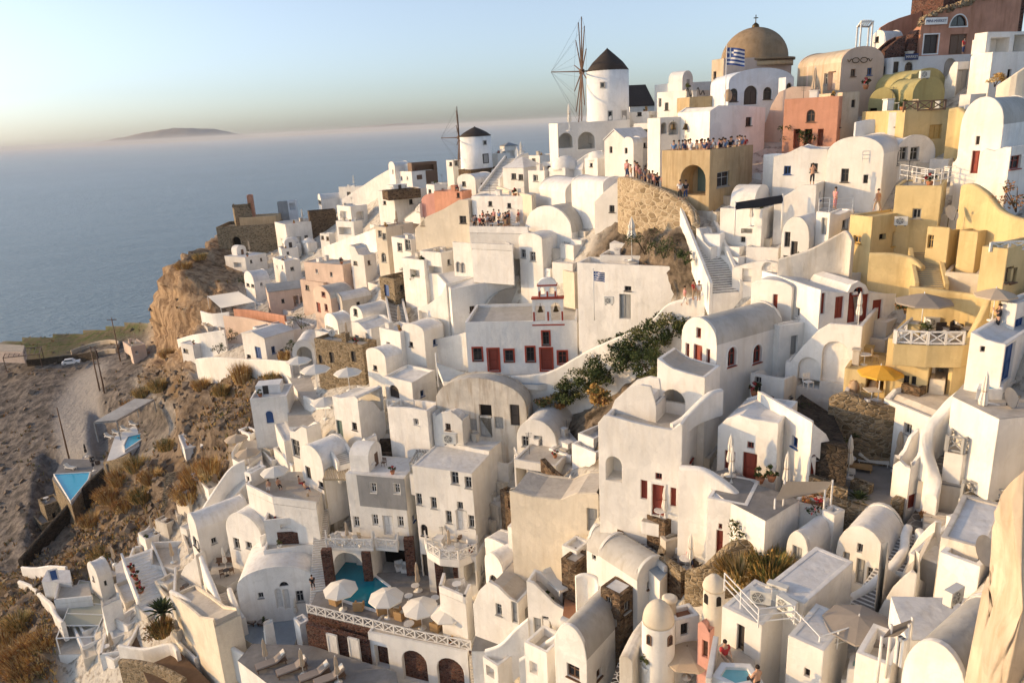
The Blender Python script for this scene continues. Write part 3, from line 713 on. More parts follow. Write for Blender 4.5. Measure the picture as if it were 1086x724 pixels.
def tufts(mb, c, rx, ry, rz, n, mats, w=0.035):
    """dry grass: thin blades springing from the base of a clump"""
    for i in range(n):
        a = random.uniform(0, 2*math.pi); q = math.sqrt(random.random())*0.6
        b = c+Vector((rx*q*math.cos(a), ry*q*math.sin(a), 0)); o = Vector((rx*math.cos(a)*random.uniform(0.2, 0.6), ry*math.sin(a)*random.uniform(0.2, 0.6), rz*random.uniform(0.5, 1.1)))
        s = Vector((-math.sin(a), math.cos(a), 0))*w*random.uniform(0.7, 1.6); m = random.choice(mats)
        k = b+o*0.55+Vector((0, 0, 0.12*rz)); t = b+o
        mb.add([b-s, b+s, k+s*0.8, t, k-s*0.8], [(0, 1, 2, 3, 4)], m)
def bush(px, py, label, rx, rz, mats=('leaf_dark', 'leaf_mid', 'leaf_olive'), n=420, size=0.12, cat='shrub', name='shrub', D=None, z=None, ry=None, kind='leaf', clump=10, group=None):
    P = at(px, py, D) if z is None else on_z(px, py, z)
    e = empty(name, P, label, cat, group); m = MB()
    if kind == 'leaf':
        leaf_cloud(m, P+UZ*rz*0.9, rx, ry or rx, rz, n, size, mats, clump)
        s = MB()
        for i in range(5):
            a = random.uniform(0, 6.28); s.tube([P-UZ*0.2, P+Vector((rx*0.3*math.cos(a), rx*0.3*math.sin(a), rz*0.6)), P+Vector((rx*0.6*math.cos(a), rx*0.6*math.sin(a), rz*1.2))], 0.05, 5, None, 0.015)
        child(s, 'stem', 'bark', e)
    else:
        tufts(m, P-UZ*0.1, rx, ry or rx, rz*1.6, n, mats)
        leaf_cloud(m, P+UZ*rz*0.6, rx*0.9, (ry or rx)*0.9, rz*0.8, n//2, size, mats, clump)
    child(m, 'foliage', mats[0], e); return e
def mk_pot(mats, pot='pot', h=0.5, n=140, flower=False):
    def f(e):
        p = MB(); p.lathe([(0.15, 0), (0.24, 0.28), (0.26, 0.36), (0.22, 0.36), (0.20, 0.30)], 14); p.build('pot', pot, e)
        m = MB(); leaf_cloud(m, Vector((0, 0, 0.38+h*0.5)), 0.34, 0.34, h*0.6, n, 0.09, list(mats)+(['flower'] if flower else []), 6); m.build('foliage', mats[0], e)
    return f
def mk_jar(e):
    p = MB(); p.lathe([(0.16, 0), (0.30, 0.25), (0.36, 0.55), (0.28, 0.85), (0.14, 0.98), (0.17, 1.06), (0.12, 1.06), (0.10, 0.98)], 18); p.build('body', 'jar', e)
    for s in (-1, 1): h = MB(); h.tube([(s*0.15, 0, 0.98), (s*0.30, 0, 1.0), (s*0.30, 0, 0.8)], 0.025, 6); h.build('handle', 'jar', e)
def mk_agave(e):
    m = MB()
    for i in range(46):
        a = i*2.4; t = i/46; L = 0.9-0.25*t; el = 0.25+1.05*t; d = Vector((math.cos(a)*math.cos(el), math.sin(a)*math.cos(el), math.sin(el))); s = Vector((-math.sin(a), math.cos(a), 0))*0.06
        b = Vector((0, 0, 0.1)); k = b+d*L*0.6+UZ*0.05; tip = b+d*L-UZ*0.08*(1-t)
        m.add([b-s, b+s, k+s, tip, k-s], [(0, 1, 2, 3, 4)], 'leaf_dark' if i % 3 else 'leaf_mid')
    m.build('leaves', 'leaf_dark', e)
    t = MB(); t.lathe([(0.12, -0.2), (0.1, 0.15)], 10); t.build('stem', 'bark', e)
for k, m in dict(white='canvas', beige='beigecanvas', orange='orangecanvas', grey='greycanvas').items(): proto('open_'+k, 'parasol', mk_parasol(m))
proto('open_big', 'parasol', mk_parasol('greycanvas', 1.9, 2.8)); proto('open_yellow', 'parasol', mk_parasol('beigecanvas', 2.1, 2.7, 'brownwood'))
for k, m in dict(white='canvas', beige='beigecanvas', grey='greycanvas', black='blackcanvas').items(): proto('closed_'+k, 'parasol', mk_closed(m))
proto('closed_tall', 'parasol', mk_closed('canvas', 3.6, 0.34))
for k, m in dict(white='whitewood', brown='brownwood', straw='strawwood', dark='darkwood', yellow='yellowwood').items(): proto('chair_'+k, 'chair', mk_chair(m))
proto('table_white', 'table', mk_table()); proto('table_brown', 'table', mk_table('brownwood', 0.4, 'darkwood', True)); proto('table_cloth', 'table', mk_table('cushion', 0.45, 'whitemetal', True)); proto('table_dark', 'table', mk_table('darkwood', 0.4, 'metal'))
proto('lounger_grey', 'sun_lounger', mk_lounger('brownwood', 'greycushion')); proto('lounger_white', 'sun_lounger', mk_lounger('whitewood', 'cushion')); proto('lounger_straw', 'sun_lounger', mk_lounger('wicker', 'wicker'))
proto('armchair_wicker', 'armchair', mk_armchair('wicker', 'cushion')); proto('armchair_white', 'armchair', mk_armchair('whitewood', 'cushion')); proto('armchair_dark', 'armchair', mk_armchair('darkwicker', 'cushion'))
proto('ac', 'air_conditioner', mk_ac); proto('dish', 'satellite_dish', mk_dish(0.5)); proto('dish_big', 'satellite_dish', mk_dish(0.62))
proto('pot_green', 'potted_plant', mk_pot(('leaf_mid', 'leaf_dark'))); proto('pot_flower', 'potted_plant', mk_pot(('leaf_mid', 'leaf_dark'), 'pot', 0.5, 150, True)); proto('pot_white', 'potted_plant', mk_pot(('leaf_mid', 'leaf_olive'), 'whitepot', 0.6)); proto('pot_tall', 'potted_plant', mk_pot(('leaf_dark', 'leaf_mid'), 'whitepot', 1.3, 260)); proto('pot_dry', 'potted_plant', mk_pot(('leaf_olive', 'leaf_gold'), 'pot', 0.45))
proto('jar', 'clay_jar', mk_jar); proto('agave', 'agave', mk_agave)

# ---- people: one skinned body per pose, clothes as children
def skin_mesh(name, J, E, Rr, sub=1):
    me = bpy.data.meshes.new(name); me.from_pydata(J, E, []); o = bpy.data.objects.new(name, me); COL.objects.link(o)
    md = o.modifiers.new('skin', 'SKIN'); md.use_smooth_shade = True
    for i, v in enumerate(me.skin_vertices[0].data): v.radius = Rr[i] if isinstance(Rr[i], tuple) else (Rr[i], Rr[i]); v.use_root = (i == 0)
    if sub: s = o.modifiers.new('sub', 'SUBSURF'); s.levels = sub; s.render_levels = sub
    dg = bpy.context.evaluated_depsgraph_get(); dg.update(); m2 = bpy.data.meshes.new_from_object(o.evaluated_get(dg)); m2.name = name
    bpy.data.objects.remove(o); bpy.data.meshes.remove(me); return m2
POSES = {}
def pose(key):
    if key in POSES: return POSES[key]
    sit = key == 'sit'; z = 0.0
    hip = 0.52 if sit else 0.93
    S = hip+0.50; hd = hip+0.60
    J = [(0, 0, hip), (0, 0.0, hip+0.22), (0, 0, S-0.04), (0, -0.01, hip+0.57), (0, -0.02, hip+0.72), (0, -0.02, hip+0.80)]
    R = [(0.16, 0.11), (0.14, 0.10), (0.17, 0.10), 0.052, (0.085, 0.10), (0.07, 0.085)]; E = [(0, 1), (1, 2), (2, 3), (3, 4), (4, 5)]
    def chain(root, pts, rs):
        p = root
        for q, r in zip(pts, rs): J.append(q); R.append(r); E.append((p, len(J)-1)); p = len(J)-1
    legs = []
    for s in (-1, 1):
        if sit: pts = [(s*0.10, -0.02, hip-0.03), (s*0.12, -0.42, hip-0.02), (s*0.12, -0.46, 0.10), (s*0.13, -0.60, 0.04)]
        elif key == 'walk': pts = [(s*0.09, 0, 0.86), (s*0.10, -0.16*s-0.04, 0.50), (s*0.10, -0.28*s+0.06, 0.10), (s*0.11, -0.28*s-0.08, 0.04)]
        else: pts = [(s*0.09, 0, 0.86), (s*0.11, -0.01, 0.50), (s*0.12, 0.02, 0.09), (s*0.13, -0.13, 0.04)]
        legs.append(pts); chain(0, pts, [0.095, 0.062, 0.042, 0.04])
        if key == 'photo': ap = [(s*0.20, 0, S-0.03), (s*0.26, -0.16, S-0.22), (s*0.10, -0.34, S+0.06), (s*0.06, -0.38, S+0.12)]
        elif key == 'hips': ap = [(s*0.20, 0, S-0.03), (s*0.34, 0.05, S-0.26), (s*0.20, -0.06, hip+0.08), (s*0.16, -0.10, hip+0.06)]
        elif sit: ap = [(s*0.20, 0, S-0.03), (s*0.25, -0.06, S-0.28), (s*0.16, -0.30, hip+0.14), (s*0.13, -0.38, hip+0.12)]
        else: ap = [(s*0.20, 0, S-0.03), (s*0.25, 0.03, S-0.30), (s*0.27, -0.05*(1+s), S-0.54), (s*0.27, -0.06*(1+s), S-0.63)]
        chain(2, ap, [0.062, 0.045, 0.034, 0.03])
    body = skin_mesh('person', J, E, R, 1); body.materials.append(MATS['skin'])
    # shirt
    sj = [J[0], J[1], J[2]]; se = [(0, 1), (1, 2)]; sr = [(0.215, 0.16), (0.20, 0.145), (0.235, 0.155)]
    b0 = 6
    for k in range(2):
        a0 = 6+k*8+4; i0 = len(sj); sj += [J[a0], tuple((Vector(J[a0])*0.3+Vector(J[a0+1])*0.7))]; se += [(2, i0), (i0, i0+1)]; sr += [0.095, 0.088]
    shirt = skin_mesh('shirt', sj, se, sr, 1); shirt.materials.append(MATS['cloth_white'])
    tj = [J[0], (0, 0, hip+0.08)]; te = [(0, 1)]; tr = [(0.17, 0.122), (0.155, 0.112)]
    for k in range(2):
        a0 = 6+k*8; i0 = len(tj); tj += [J[a0], J[a0+1], tuple(Vector(J[a0+1])*0.35+Vector(J[a0+2])*0.65)]; te += [(0, i0), (i0, i0+1), (i0+1, i0+2)]; tr += [0.105, 0.078, 0.062]
    trs = skin_mesh('trousers', tj, te, tr, 1); trs.materials.append(MATS['cloth_navy'])
    hm = MB(); c = Vector((0, 0.005, hip+0.775))
    for i in range(7):
        pass
    prof = [(0.102*math.cos(t), 0.118*math.sin(t)) for t in [-0.35+i*0.27 for i in range(8)]]
    hm.lathe([(max(r, 0.002), z_) for r, z_ in prof], 12, c, None, True, 1.08); 
    hair = bpy.data.meshes.new('hair'); hair.from_pydata(hm.v, [], hm.f); hair.materials.append(MATS['hair'])
    for p in hair.polygons: p.use_smooth = True
    POSES[key] = (body, shirt, trs, hair); return POSES[key]
def person(px, py, label, shirt='white', trousers='navy', pose_='stand', rot=0, surf=None, z=None, sc=1.0, D=None, group=None, hair=True):
    me = pose(pose_); o = bpy.data.objects.new('person', me[0]); COL.objects.link(o)
    zz = z if z is not None else (surf.z if surf is not None else None)
    o.location = on_z(px, py, zz) if zz is not None else at(px, py, D); o.rotation_euler = (0, 0, rad(rot)); o.scale = (sc,)*3
    tag(o, label, 'person', group)
    for nm, m, mt in (('shirt', me[1], 'cloth_'+shirt), ('trousers', me[2], 'cloth_'+trousers), ('hair', me[3], 'hair')):
        if shirt == 'skin' and nm == 'shirt': continue
        c = bpy.data.objects.new(nm, m); COL.objects.link(c); c.parent = o; c.material_slots[0].link = 'OBJECT'; c.material_slots[0].material = MATS[mt]
    return o
# ------------------------------------------------------------------ world, sun, sea, air, land
SUN_AZ, SUN_EL = -86.0, 11.0       # degrees from the view axis (left is negative), above the horizon
S = Vector((math.sin(rad(SUN_AZ))*math.cos(rad(SUN_EL)), math.cos(rad(SUN_AZ))*math.cos(rad(SUN_EL)), math.sin(rad(SUN_EL))))
w = bpy.data.worlds.new('World'); SC.world = w; w.use_nodes = True
sky = w.node_tree.nodes.new('ShaderNodeTexSky'); sky.sky_type = 'NISHITA'; sky.sun_disc = False
sky.sun_elevation = rad(SUN_EL); sky.sun_rotation = rad(SUN_AZ); sky.altitude = 50; sky.air_density = 0.8; sky.dust_density = 1.3; sky.ozone_density = 3.0
hs = w.node_tree.nodes.new('ShaderNodeHueSaturation'); hs.inputs['Saturation'].default_value = 0.62; w.node_tree.links.new(sky.outputs[0], hs.inputs['Color']); w.node_tree.links.new(hs.outputs[0], w.node_tree.nodes['Background'].inputs['Color']); w.node_tree.nodes['Background'].inputs['Strength'].default_value = 0.15
sl = bpy.data.lights.new('sun', 'SUN'); sl.energy = 2.3; sl.angle = rad(0.55); sl.color = (1.0, 0.63, 0.27)
so = bpy.data.objects.new('sun', sl); COL.objects.link(so); so.rotation_euler = S.to_track_quat('Z', 'Y').to_euler(); so.location = (0, 0, 300)
SC.view_settings.view_transform = 'Standard'; SC.view_settings.look = 'None'; SC.view_settings.gamma = 1.0; SC.view_settings.exposure = 0.86
SC.cycles.max_bounces = 9; SC.cycles.diffuse_bounces = 7; SC.cycles.volume_bounces = 0; SC.cycles.use_denoising = True

# sea
m, N, L, B = _nt('sea')
g = N.new('ShaderNodeNewGeometry')
mp = N.new('ShaderNodeMapping'); mp.inputs['Scale'].default_value = (0.6, 1.0, 1.0); mp.inputs['Rotation'].default_value = (0, 0, 0.5); L.new(g.outputs['Position'], mp.inputs['Vector'])
n1 = _noise(N, L, mp.outputs['Vector'], 0.22, 6, 0.62); n2 = _noise(N, L, mp.outputs['Vector'], 0.018, 5, 0.6); n3 = _noise(N, L, mp.outputs['Vector'], 0.0022, 4, 0.6)
c = _mix(N, L, _ramp(N, L, n3.outputs['Fac'], [(0.35, 0.0), (0.65, 1.0)]).outputs[0], (0.095, 0.165, 0.215), (0.135, 0.210, 0.260))
L.new(c, B.inputs['Base Color']); B.inputs['Roughness'].default_value = 0.26; B.inputs['IOR'].default_value = 1.33
nb = _bump(N, L, n2.outputs['Fac'], 0.8, 9.0); nb = _bump(N, L, n1.outputs['Fac'], 1.0, 4.0, nb); L.new(nb, B.inputs['Normal']); MATS['sea'] = m
sb = MB(); XS = [-25500, -3000, -1200, -600, -300, 0, 300, 600, 1200, 3000, 25500]; YS = [-150, 50, 150, 260, 400, 700, 1500, 4000, 12000, 38000]
sb.add([(x, y, 0) for y in YS for x in XS], [(j*11+i, j*11+i+1, (j+1)*11+i+1, (j+1)*11+i) for j in range(len(YS)-1) for i in range(10)])
sea = sb.build('sea', 'sea'); sea['kind'] = 'structure'; sea['label'] = 'grey blue sea stretching to the hazy horizon'

# far islands
simple('island', (0.42, 0.37, 0.32), 1.0, 0.3, 0.002, 0, 0.1, 0)
def island(label, x0, x1, ytop, Dist, seed):
    rnd = random.Random(seed); A = ray(x0, 150); Bv = ray(x1, 145); A = A/A.y; Bv = Bv/Bv.y
    p0 = Vector((A.x*Dist, Dist, 0)); p1 = Vector((Bv.x*Dist, Dist, 0)); mid = (p0+p1)/2
    hh = CAM.z+(ray((x0+x1)/2, ytop)/ray((x0+x1)/2, ytop).y*Dist).z
    mb = MB(); n, k = 60, 10; P = []
    ofs = rnd.uniform(0, 100)
    for j in range(k+1):
        for i in range(n+1):
            t = i/n; s = j/k; e = math.sin(math.pi*t)**0.7*math.sin(math.pi*s)
            e = math.sin(math.pi*t)**0.45*math.sin(math.pi*s)**0.8; h = hh*e*(0.75+0.28*noise.fractal(Vector((t*3.2+ofs, s*1.5, 0)), 1.0, 2.0, 5)+0.2*math.sin(t*5+ofs))
            q = p0.lerp(p1, t); P.append((q.x, q.y+(s-0.5)*(p1-p0).length*0.35, max(h, -20)))
    mb.add(P, [(j*(n+1)+i, j*(n+1)+i+1, (j+1)*(n+1)+i+1, (j+1)*(n+1)+i) for j in range(k) for i in range(n)], None, True)
    o = mb.build('island', 'island'); o['kind'] = 'structure'; o['label'] = label; return o
island('long faint island on the hazy horizon', 95, 262, 136, 33500, 3)
island('faint island on the horizon left of the windmills', 300, 480, 131, 33500, 8)

# air: even haze round everything, sky outside it
hz = MB(); hz.box(-26000, -140, -1.0, 26000, 38500, 150.0); ho = hz.build('haze'); ho['kind'] = 'stuff'; ho['label'] = 'pale sea haze in the air'
m = bpy.data.materials.new('haze'); m.use_nodes = True; N = m.node_tree.nodes; L = m.node_tree.links; N.remove(N['Principled BSDF'])
pv = N.new('ShaderNodeVolumePrincipled'); pv.inputs['Color'].default_value = (0.88, 0.89, 0.90, 1); pv.inputs['Density'].default_value = 0.00006; pv.inputs['Anisotropy'].default_value = 0.0
L.new(pv.outputs[0], N['Material Output'].inputs['Volume']); ho.data.materials.append(m)

# the slope
RIDGE = [(-170, 345), (0, 361), (80, 351), (155, 338), (163, 334), (168, 300), (176, 282), (190, 270), (210, 262), (232, 240), (300, 238), (335, 222), (380, 200), (440, 186), (480, 181), (520, 166), (590, 158), (660, 134), (700, 118), (760, 104), (840, 84), (900, 72), (960, 56), (1086, 36), (1260, 10)]
BASE_POLY = RIDGE + [(1260, 800), (-170, 800)]
def inside(poly, x, y):
    c = False; j = len(poly)-1
    for i in range(len(poly)):
        xi, yi = poly[i]; xj, yj = poly[j]
        if (yi > y) != (yj > y) and x < (xj-xi)*(y-yi)/(yj-yi)+xi: c = not c
        j = i
    return c
def zone(poly, x, y):
    return 1.0 if inside(poly, x, y) else 0.0
Z_VALLEY = [(-170, 345), (0, 361), (155, 338), (160, 385), (140, 405), (185, 430), (150, 470), (105, 500), (30, 596), (0, 610), (-170, 640)]
Z_ROAD = [(62, 500), (58, 430), (82, 392), (125, 380), (108, 395), (105, 440), (95, 500)]
Z_GREEN = [(0, 361), (155, 338), (160, 352), (90, 368), (40, 385), (15, 372)]
Z_BROWN = [(105, 500), (150, 470), (185, 430), (140, 405), (160, 385), (178, 372), (205, 400), (300, 392), (310, 440), (245, 470), (235, 500), (190, 545), (140, 590), (70, 625), (60, 724), (-170, 800), (-170, 640), (0, 600), (30, 596)]
Z_CLIFF = [(155, 392), (160, 330), (166, 296), (190, 266), (240, 240), (262, 290), (250, 320), (215, 345), (205, 400), (178, 385)]
Z_ROCK2 = [(618, 262), (655, 196), (742, 214), (744, 288), (640, 296)]
Z_ROCK3 = [(575, 440), (640, 395), (740, 330), (740, 370), (700, 410), (640, 470), (600, 470)]
Z_FLAT = [[(98, 432), (190, 428), (190, 470), (140, 492), (114, 502), (98, 480)], [(168, 460), (242, 460), (242, 502), (168, 502)], [(48, 478), (114, 480), (114, 510), (76, 545), (30, 580), (36, 540)]]
STEP = 4
gx = np.arange(-160, 1250, STEP); gy = np.arange(-10, 800, STEP)
PX, PY = np.meshgrid(gx, gy); G = np.stack([PX.ravel(), PY.ravel()], 1)
DD = np.concatenate([depths(G[i:i+20000]) for i in range(0, len(G), 20000)])
def zval(P): return np.array([zone(P, x, y) for x, y in G])
mask = zval(BASE_POLY) > 0; zf = np.maximum.reduce([zval(q) for q in Z_FLAT])
zb = zval(Z_BROWN); zc = zval(Z_CLIFF); zv = zval(Z_VALLEY); zr = zval(Z_ROAD); zg = zval(Z_GREEN)
zk = np.maximum(zval(Z_ROCK2), zval(Z_ROCK3))
def blur(a, k=2):
    a = a.reshape(PX.shape)
    for _ in range(k): a = (a+np.roll(a, 1, 0)+np.roll(a, -1, 0)+np.roll(a, 1, 1)+np.roll(a, -1, 1))/5
    return a.ravel()
zf = blur(zf)
zb, zc, zv, zr, zg, zk = [blur(q) for q in (zb, zc, zv, zr, zg, zk)]
idx = -np.ones(len(G), int); verts = []; attr = []
for i in np.nonzero(mask)[0]:
    P = CAM + ray(G[i, 0], G[i, 1])*float(DD[i])
    a = 1.6*zb[i]*(1-zr[i]) + 2.6*zc[i] + 0.4*zv[i]*(1-zr[i])*(1-zg[i]) + 0.8*zk[i] + 0.15
    a *= 1-0.8*zf[i]
    q = P*0.09; f = noise.fractal(q, 0.55, 2.2, 6)
    if zc[i] > 0.3: q2 = Vector((P.x*0.16, P.y*0.16, P.z*0.035)); f = f*0.6+1.1*abs(noise.fractal(q2, 0.9, 2.1, 4))-0.3
    P = P + Vector((-0.5, -0.45, 0.74))*(f*a)
    P.z -= 3.0*zf[i]
    P.z -= 2.2*(1-min(1, zb[i]+zc[i]+zv[i]+zr[i]+zg[i]))
    idx[i] = len(verts); verts.append(tuple(P)); attr.append((zb[i], zc[i], zv[i], zr[i], zg[i], zk[i]))
W_ = len(gx); faces = []
for j in range(len(gy)-1):
    for i in range(W_-1):
        k = [idx[j*W_+i], idx[j*W_+i+1], idx[(j+1)*W_+i+1], idx[(j+1)*W_+i]]
        if min(k) >= 0: faces.append(tuple(k))
nv = len(verts)
# skirt: the far rim drops to the sea
from collections import Counter
ec = Counter()
for f in faces:
    for a, b in zip(f, f[1:]+f[:1]): ec[(min(a, b), max(a, b))] += 1
low = {}
for (a, b), cnt in list(ec.items()):
    if cnt == 1:
        for q in (a, b):
            if q not in low: low[q] = len(verts); v = Vector(verts[q]); out = (v-CAM); out.z = 0; out.normalize(); p = v+out*9; verts.append((p.x, p.y, -3)); attr.append(attr[q])
        faces.append((a, b, low[b], low[a]))
me = bpy.data.meshes.new('hillside'); me.from_pydata(verts, [], faces)
for k, nm in enumerate(('brown', 'cliff', 'valley', 'road', 'green', 'rock')):
    at_ = me.attributes.new(nm, 'FLOAT', 'POINT'); at_.data.foreach_set('value', [q[k] for q in attr])
me.polygons.foreach_set('use_smooth', [True]*len(me.polygons))
hill = bpy.data.objects.new('hillside', me); COL.objects.link(hill); hill['kind'] = 'structure'; hill['label'] = 'steep caldera slope under the village'
m, N, L, B = _nt('hillside'); g = N.new('ShaderNodeNewGeometry')
def at_node(nm): a = N.new('ShaderNodeAttribute'); a.attribute_name = nm; return a.outputs['Fac']
nA = _noise(N, L, g.outputs['Position'], 0.5, 8, 0.65); nB = _noise(N, L, g.outputs['Position'], 0.11, 5, 0.6); nC = _noise(N, L, g.outputs['Position'], 1.1, 6, 0.7)
vo = N.new('ShaderNodeTexVoronoi'); vo.inputs['Scale'].default_value = 1.3; L.new(g.outputs['Position'], vo.inputs['Vector'])
town = _mix(N, L, _ramp(N, L, nC.outputs['Fac'], [(0.36, 0.0), (0.50, 1.0)]).outputs[0], (0.30, 0.26, 0.21), (0.62, 0.58, 0.51))
brown = _mix(N, L, _ramp(N, L, nA.outputs['Fac'], [(0.36, 0.0), (0.62, 1.0)]).outputs[0], (0.075, 0.055, 0.040), (0.26, 0.20, 0.145))
brown = _mix(N, L, _ramp(N, L, nB.outputs['Fac'], [(0.54, 0.0), (0.66, 0.7)]).outputs[0], brown, (0.27, 0.175, 0.085))
mpc = N.new('ShaderNodeMapping'); mpc.inputs['Scale'].default_value = (0.5, 0.5, 0.12); L.new(g.outputs['Position'], mpc.inputs['Vector']); nD = _noise(N, L, mpc.outputs['Vector'], 1.2, 7, 0.65)
cliff = _mix(N, L, _ramp(N, L, nD.outputs['Fac'], [(0.36, 0.0), (0.62, 1.0)]).outputs[0], (0.14, 0.085, 0.05), (0.44, 0.31, 0.19))
val = _mix(N, L, _ramp(N, L, nA.outputs['Fac'], [(0.40, 0.0), (0.62, 1.0)]).outputs[0], (0.085, 0.075, 0.068), (0.25, 0.215, 0.185))
road = _mix(N, L, nC.outputs['Fac'], (0.27, 0.25, 0.23), (0.38, 0.355, 0.33))
green = _mix(N, L, _ramp(N, L, nA.outputs['Fac'], [(0.45, 0.0), (0.58, 1.0)]).outputs[0], (0.15, 0.12, 0.07), (0.09, 0.11, 0.035))
rock = _mix(N, L, _ramp(N, L, nA.outputs['Fac'], [(0.40, 0.0), (0.62, 1.0)]).outputs[0], (0.05, 0.04, 0.03), (0.28, 0.22, 0.16))
c = town
for nm, cc in (('brown', brown), ('valley', val), ('green', green), ('cliff', cliff), ('road', road), ('rock', rock)): c = _mix(N, L, at_node(nm), c, cc)
L.new(c, B.inputs['Base Color']); B.inputs['Roughness'].default_value = 1.0; B.inputs['Specular IOR Level'].default_value = 0.1
nb = _bump(N, L, nA.outputs['Fac'], 0.9, 0.9); nb = _bump(N, L, nC.outputs['Fac'], 0.7, 0.25, nb); L.new(nb, B.inputs['Normal']); me.materials.append(m)
# ------------------------------------------------------------------ far headland and the lanes behind it (left)
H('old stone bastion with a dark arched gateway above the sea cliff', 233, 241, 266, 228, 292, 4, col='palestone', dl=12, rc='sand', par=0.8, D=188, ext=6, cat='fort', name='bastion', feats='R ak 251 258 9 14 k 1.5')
H('sandy upper tier of the bastion catching the sun', 256, 231, 247, 250, 292, 3, col='sand', dl=6, D=190, cat='fort', name='bastion_wall')
H('ruined stone guard hut on top of the bastion', 250, 220, 234, 246, 266, 15, col='palestone', D=190, cat='ruin', name='ruined_hut', feats='R top 250,219 256,221 261,218 266,222; L top 250,219 248,222')
H('thin reddish stone pillar standing behind the ruined hut', 265, 208, 232, 264, 267.5, 20, col='terracotta', D=192, cat='pillar', name='stone_pillar')
H('long white house with a grey flat roof right of the bastion', 306, 238, 264, 291, 341, 35, rc='roofgrey', par=0.3, D=180, feats='R w 325 252 4 5 g; R o 317 254 5 6 w 0.8')
H('small white domed house below the bastion', 312, 259, 266, 303, 319, 30, roof='dome', dome=(311, 251, 15, 'white'), D=176)
H('low white domed store beside the grey roofed house', 327, 258, 265, 319, 336, 30, roof='dome', dome=(327, 252, 13, 'white'), D=174)
H('brown stone block on the skyline left of the chapel', 329, 225, 238, 326, 356, 10, col='stone', D=182, cat='ruin', name='stone_block')
H('small white barrel roofed chapel alone on the skyline', 342, 212, 226, 332, 363, 22, 'vl', rise_px=206, D=190, cat='chapel', name='chapel', feats='L w 336 213 3 4 k')
H('white two storey house on the skyline right of the small chapel', 394, 198, 220, 359, 400, 62, D=186, feats='L w 370 206 4 5 n; L w 371 213 4 4 n; L w 384 207 3 4 n')
H('dark box of machinery on the headland skyline', 295, 214, 224, 294, 305, 10, col='slate', D=195, cat='shed', name='shed')
H('pale open shelter frame on the headland skyline', 306, 213, 224, 305, 314, 10, col='bluish', D=195, cat='shed', name='shelter', feats='R o 310 219 6 7 w 1')
Wl('white stair wall climbing the skyline to the windmills', [(364, 212, 222), (384, 199, 210), (402, 187, 198), (422, 176, 186)], mat='white', ext=3)
H('white terrace house below the skyline stairs', 374, 219, 240, 357, 389, 40, feats='L o 365 228 8 8 w 1; R o 382 229 8 9 w 1.2')
H('white house with an open porch beneath the skyline stairs', 377, 235, 256, 356, 384, 55, feats='L o 366 245 13 8 w 1.4')
H('tiny white kiosk house with two windows under the stone block', 350, 248, 259, 339, 355, 55, feats='L w 342 252 3 4 n; L w 348 253 3 4 n')
Wl('long white sloping lane wall below the porch house', [(345, 262, 270), (362, 256, 266), (380, 250, 260), (400, 243, 254)], mat='white', ext=3)
H('low white roof on the brown shoulder left', 262, 273, 287, 238, 282, 58, par=0.15, feats='L o 252 281 8 5 w 1')
H('white block house right of the low white roof', 304, 277, 296, 289, 318, 35, feats='R w 310 285 4 4 g')
H('white cube house under the bastion domes', 300, 264, 276, 291, 316, 25)
H('white rounded cave house with small dark holes', 271, 299, 311, 259, 286, 40, 'vl', rise_px=288, feats='L w 263 302 3 3 k; L w 268 303 3 3 k')
H('big beige flat roofed house with a sunny blank wall', 366, 281, 305, 322, 380, 56, col='blush', rc='roofgrey', par=0.12, feats='R w 374 288 3 4 g')
H('white stepped house right of the big beige house', 388, 268, 292, 371, 398, 50, feats='L w 377 279 4 4 k; L top 371,260 376,262 380,270 388,271')
H('pale yellow two storey house with arched lower window', 414, 241, 290, 398, 438, 52, col='cream', feats='L w 403 248 4 7 g; L w 410 251 4 7 g; L aw 407 273 5 10 g; R w 432 253 6 11 g')
H('grey roofed long house with a sunny gable and open porch', 287, 310, 329, 275, 336, 14, 'gl', rise_px=302, col='blush', rc='roofgrey', feats='L w 279 314 3 4 k; R o 314 319 5 11 k; R o 321 319 5 10 k; R w 300 319 3 4 k')
H('beige lean roof house behind the grey roofed long house', 345, 300, 316, 318, 362, 50, 'flat', col='blush', rc='roofgrey', par=0.1, feats='L w 326 305 4 5 k')
H('pink gabled little house with a red door', 353, 317, 337, 332, 376, 40, 'vl', rise_px=304, col='blush', rc='roofgrey', feats='L d 338 326 4 10 r; L w 343 312 4 5 r; L w 346 326 3 7 r')
H('barrel roofed house with a blue arched end wall', 364, 319, 331, 352, 394, 38, 'vl', rise_px=311, col='worn', feats='L ad 357 323 6 9 b; R w 380 322 4 4 k')
H('white barrel house with two stacked openings', 387, 335, 356, 371, 414, 42, 'vl', rise_px=325, feats='L w 377 331 4 7 k; L o 376 345 6 7 k 1; L w 383 342 3 4 k')
H('small white vaulted house with a rounded corner wall', 360, 345, 356, 344, 374, 40, 'vl', rise_px=333, feats='L o 350 350 8 7 w 1.5')
H('white house with a blue door below the barrel house', 396, 346, 372, 373, 422, 48, 'flat', feats='L d 379 361 4 11 b; L o 390 358 4 9 b 0.3; R w 408 352 3 4 k; L top 373,341 380,342 388,350 396,349')
H('house with a rough stone front and three dark openings', 387, 366, 390, 333, 399, 58, col='palestone', rc='floor', par=0.4, feats='L d 340 381 4 9 k; L d 352 379 5 11 k; L d 375 378 5 11 k')
H('white parapet block standing on the stone fronted house', 352, 353, 371, 334, 358, 55, feats='L w 346 361 3 4 k')
H('open white arched cave entrance', 312, 375, 389, 308, 334, 4, 'vr', rise_px=361, dl=6, feats='R ao 323 378 16 21 w 3')
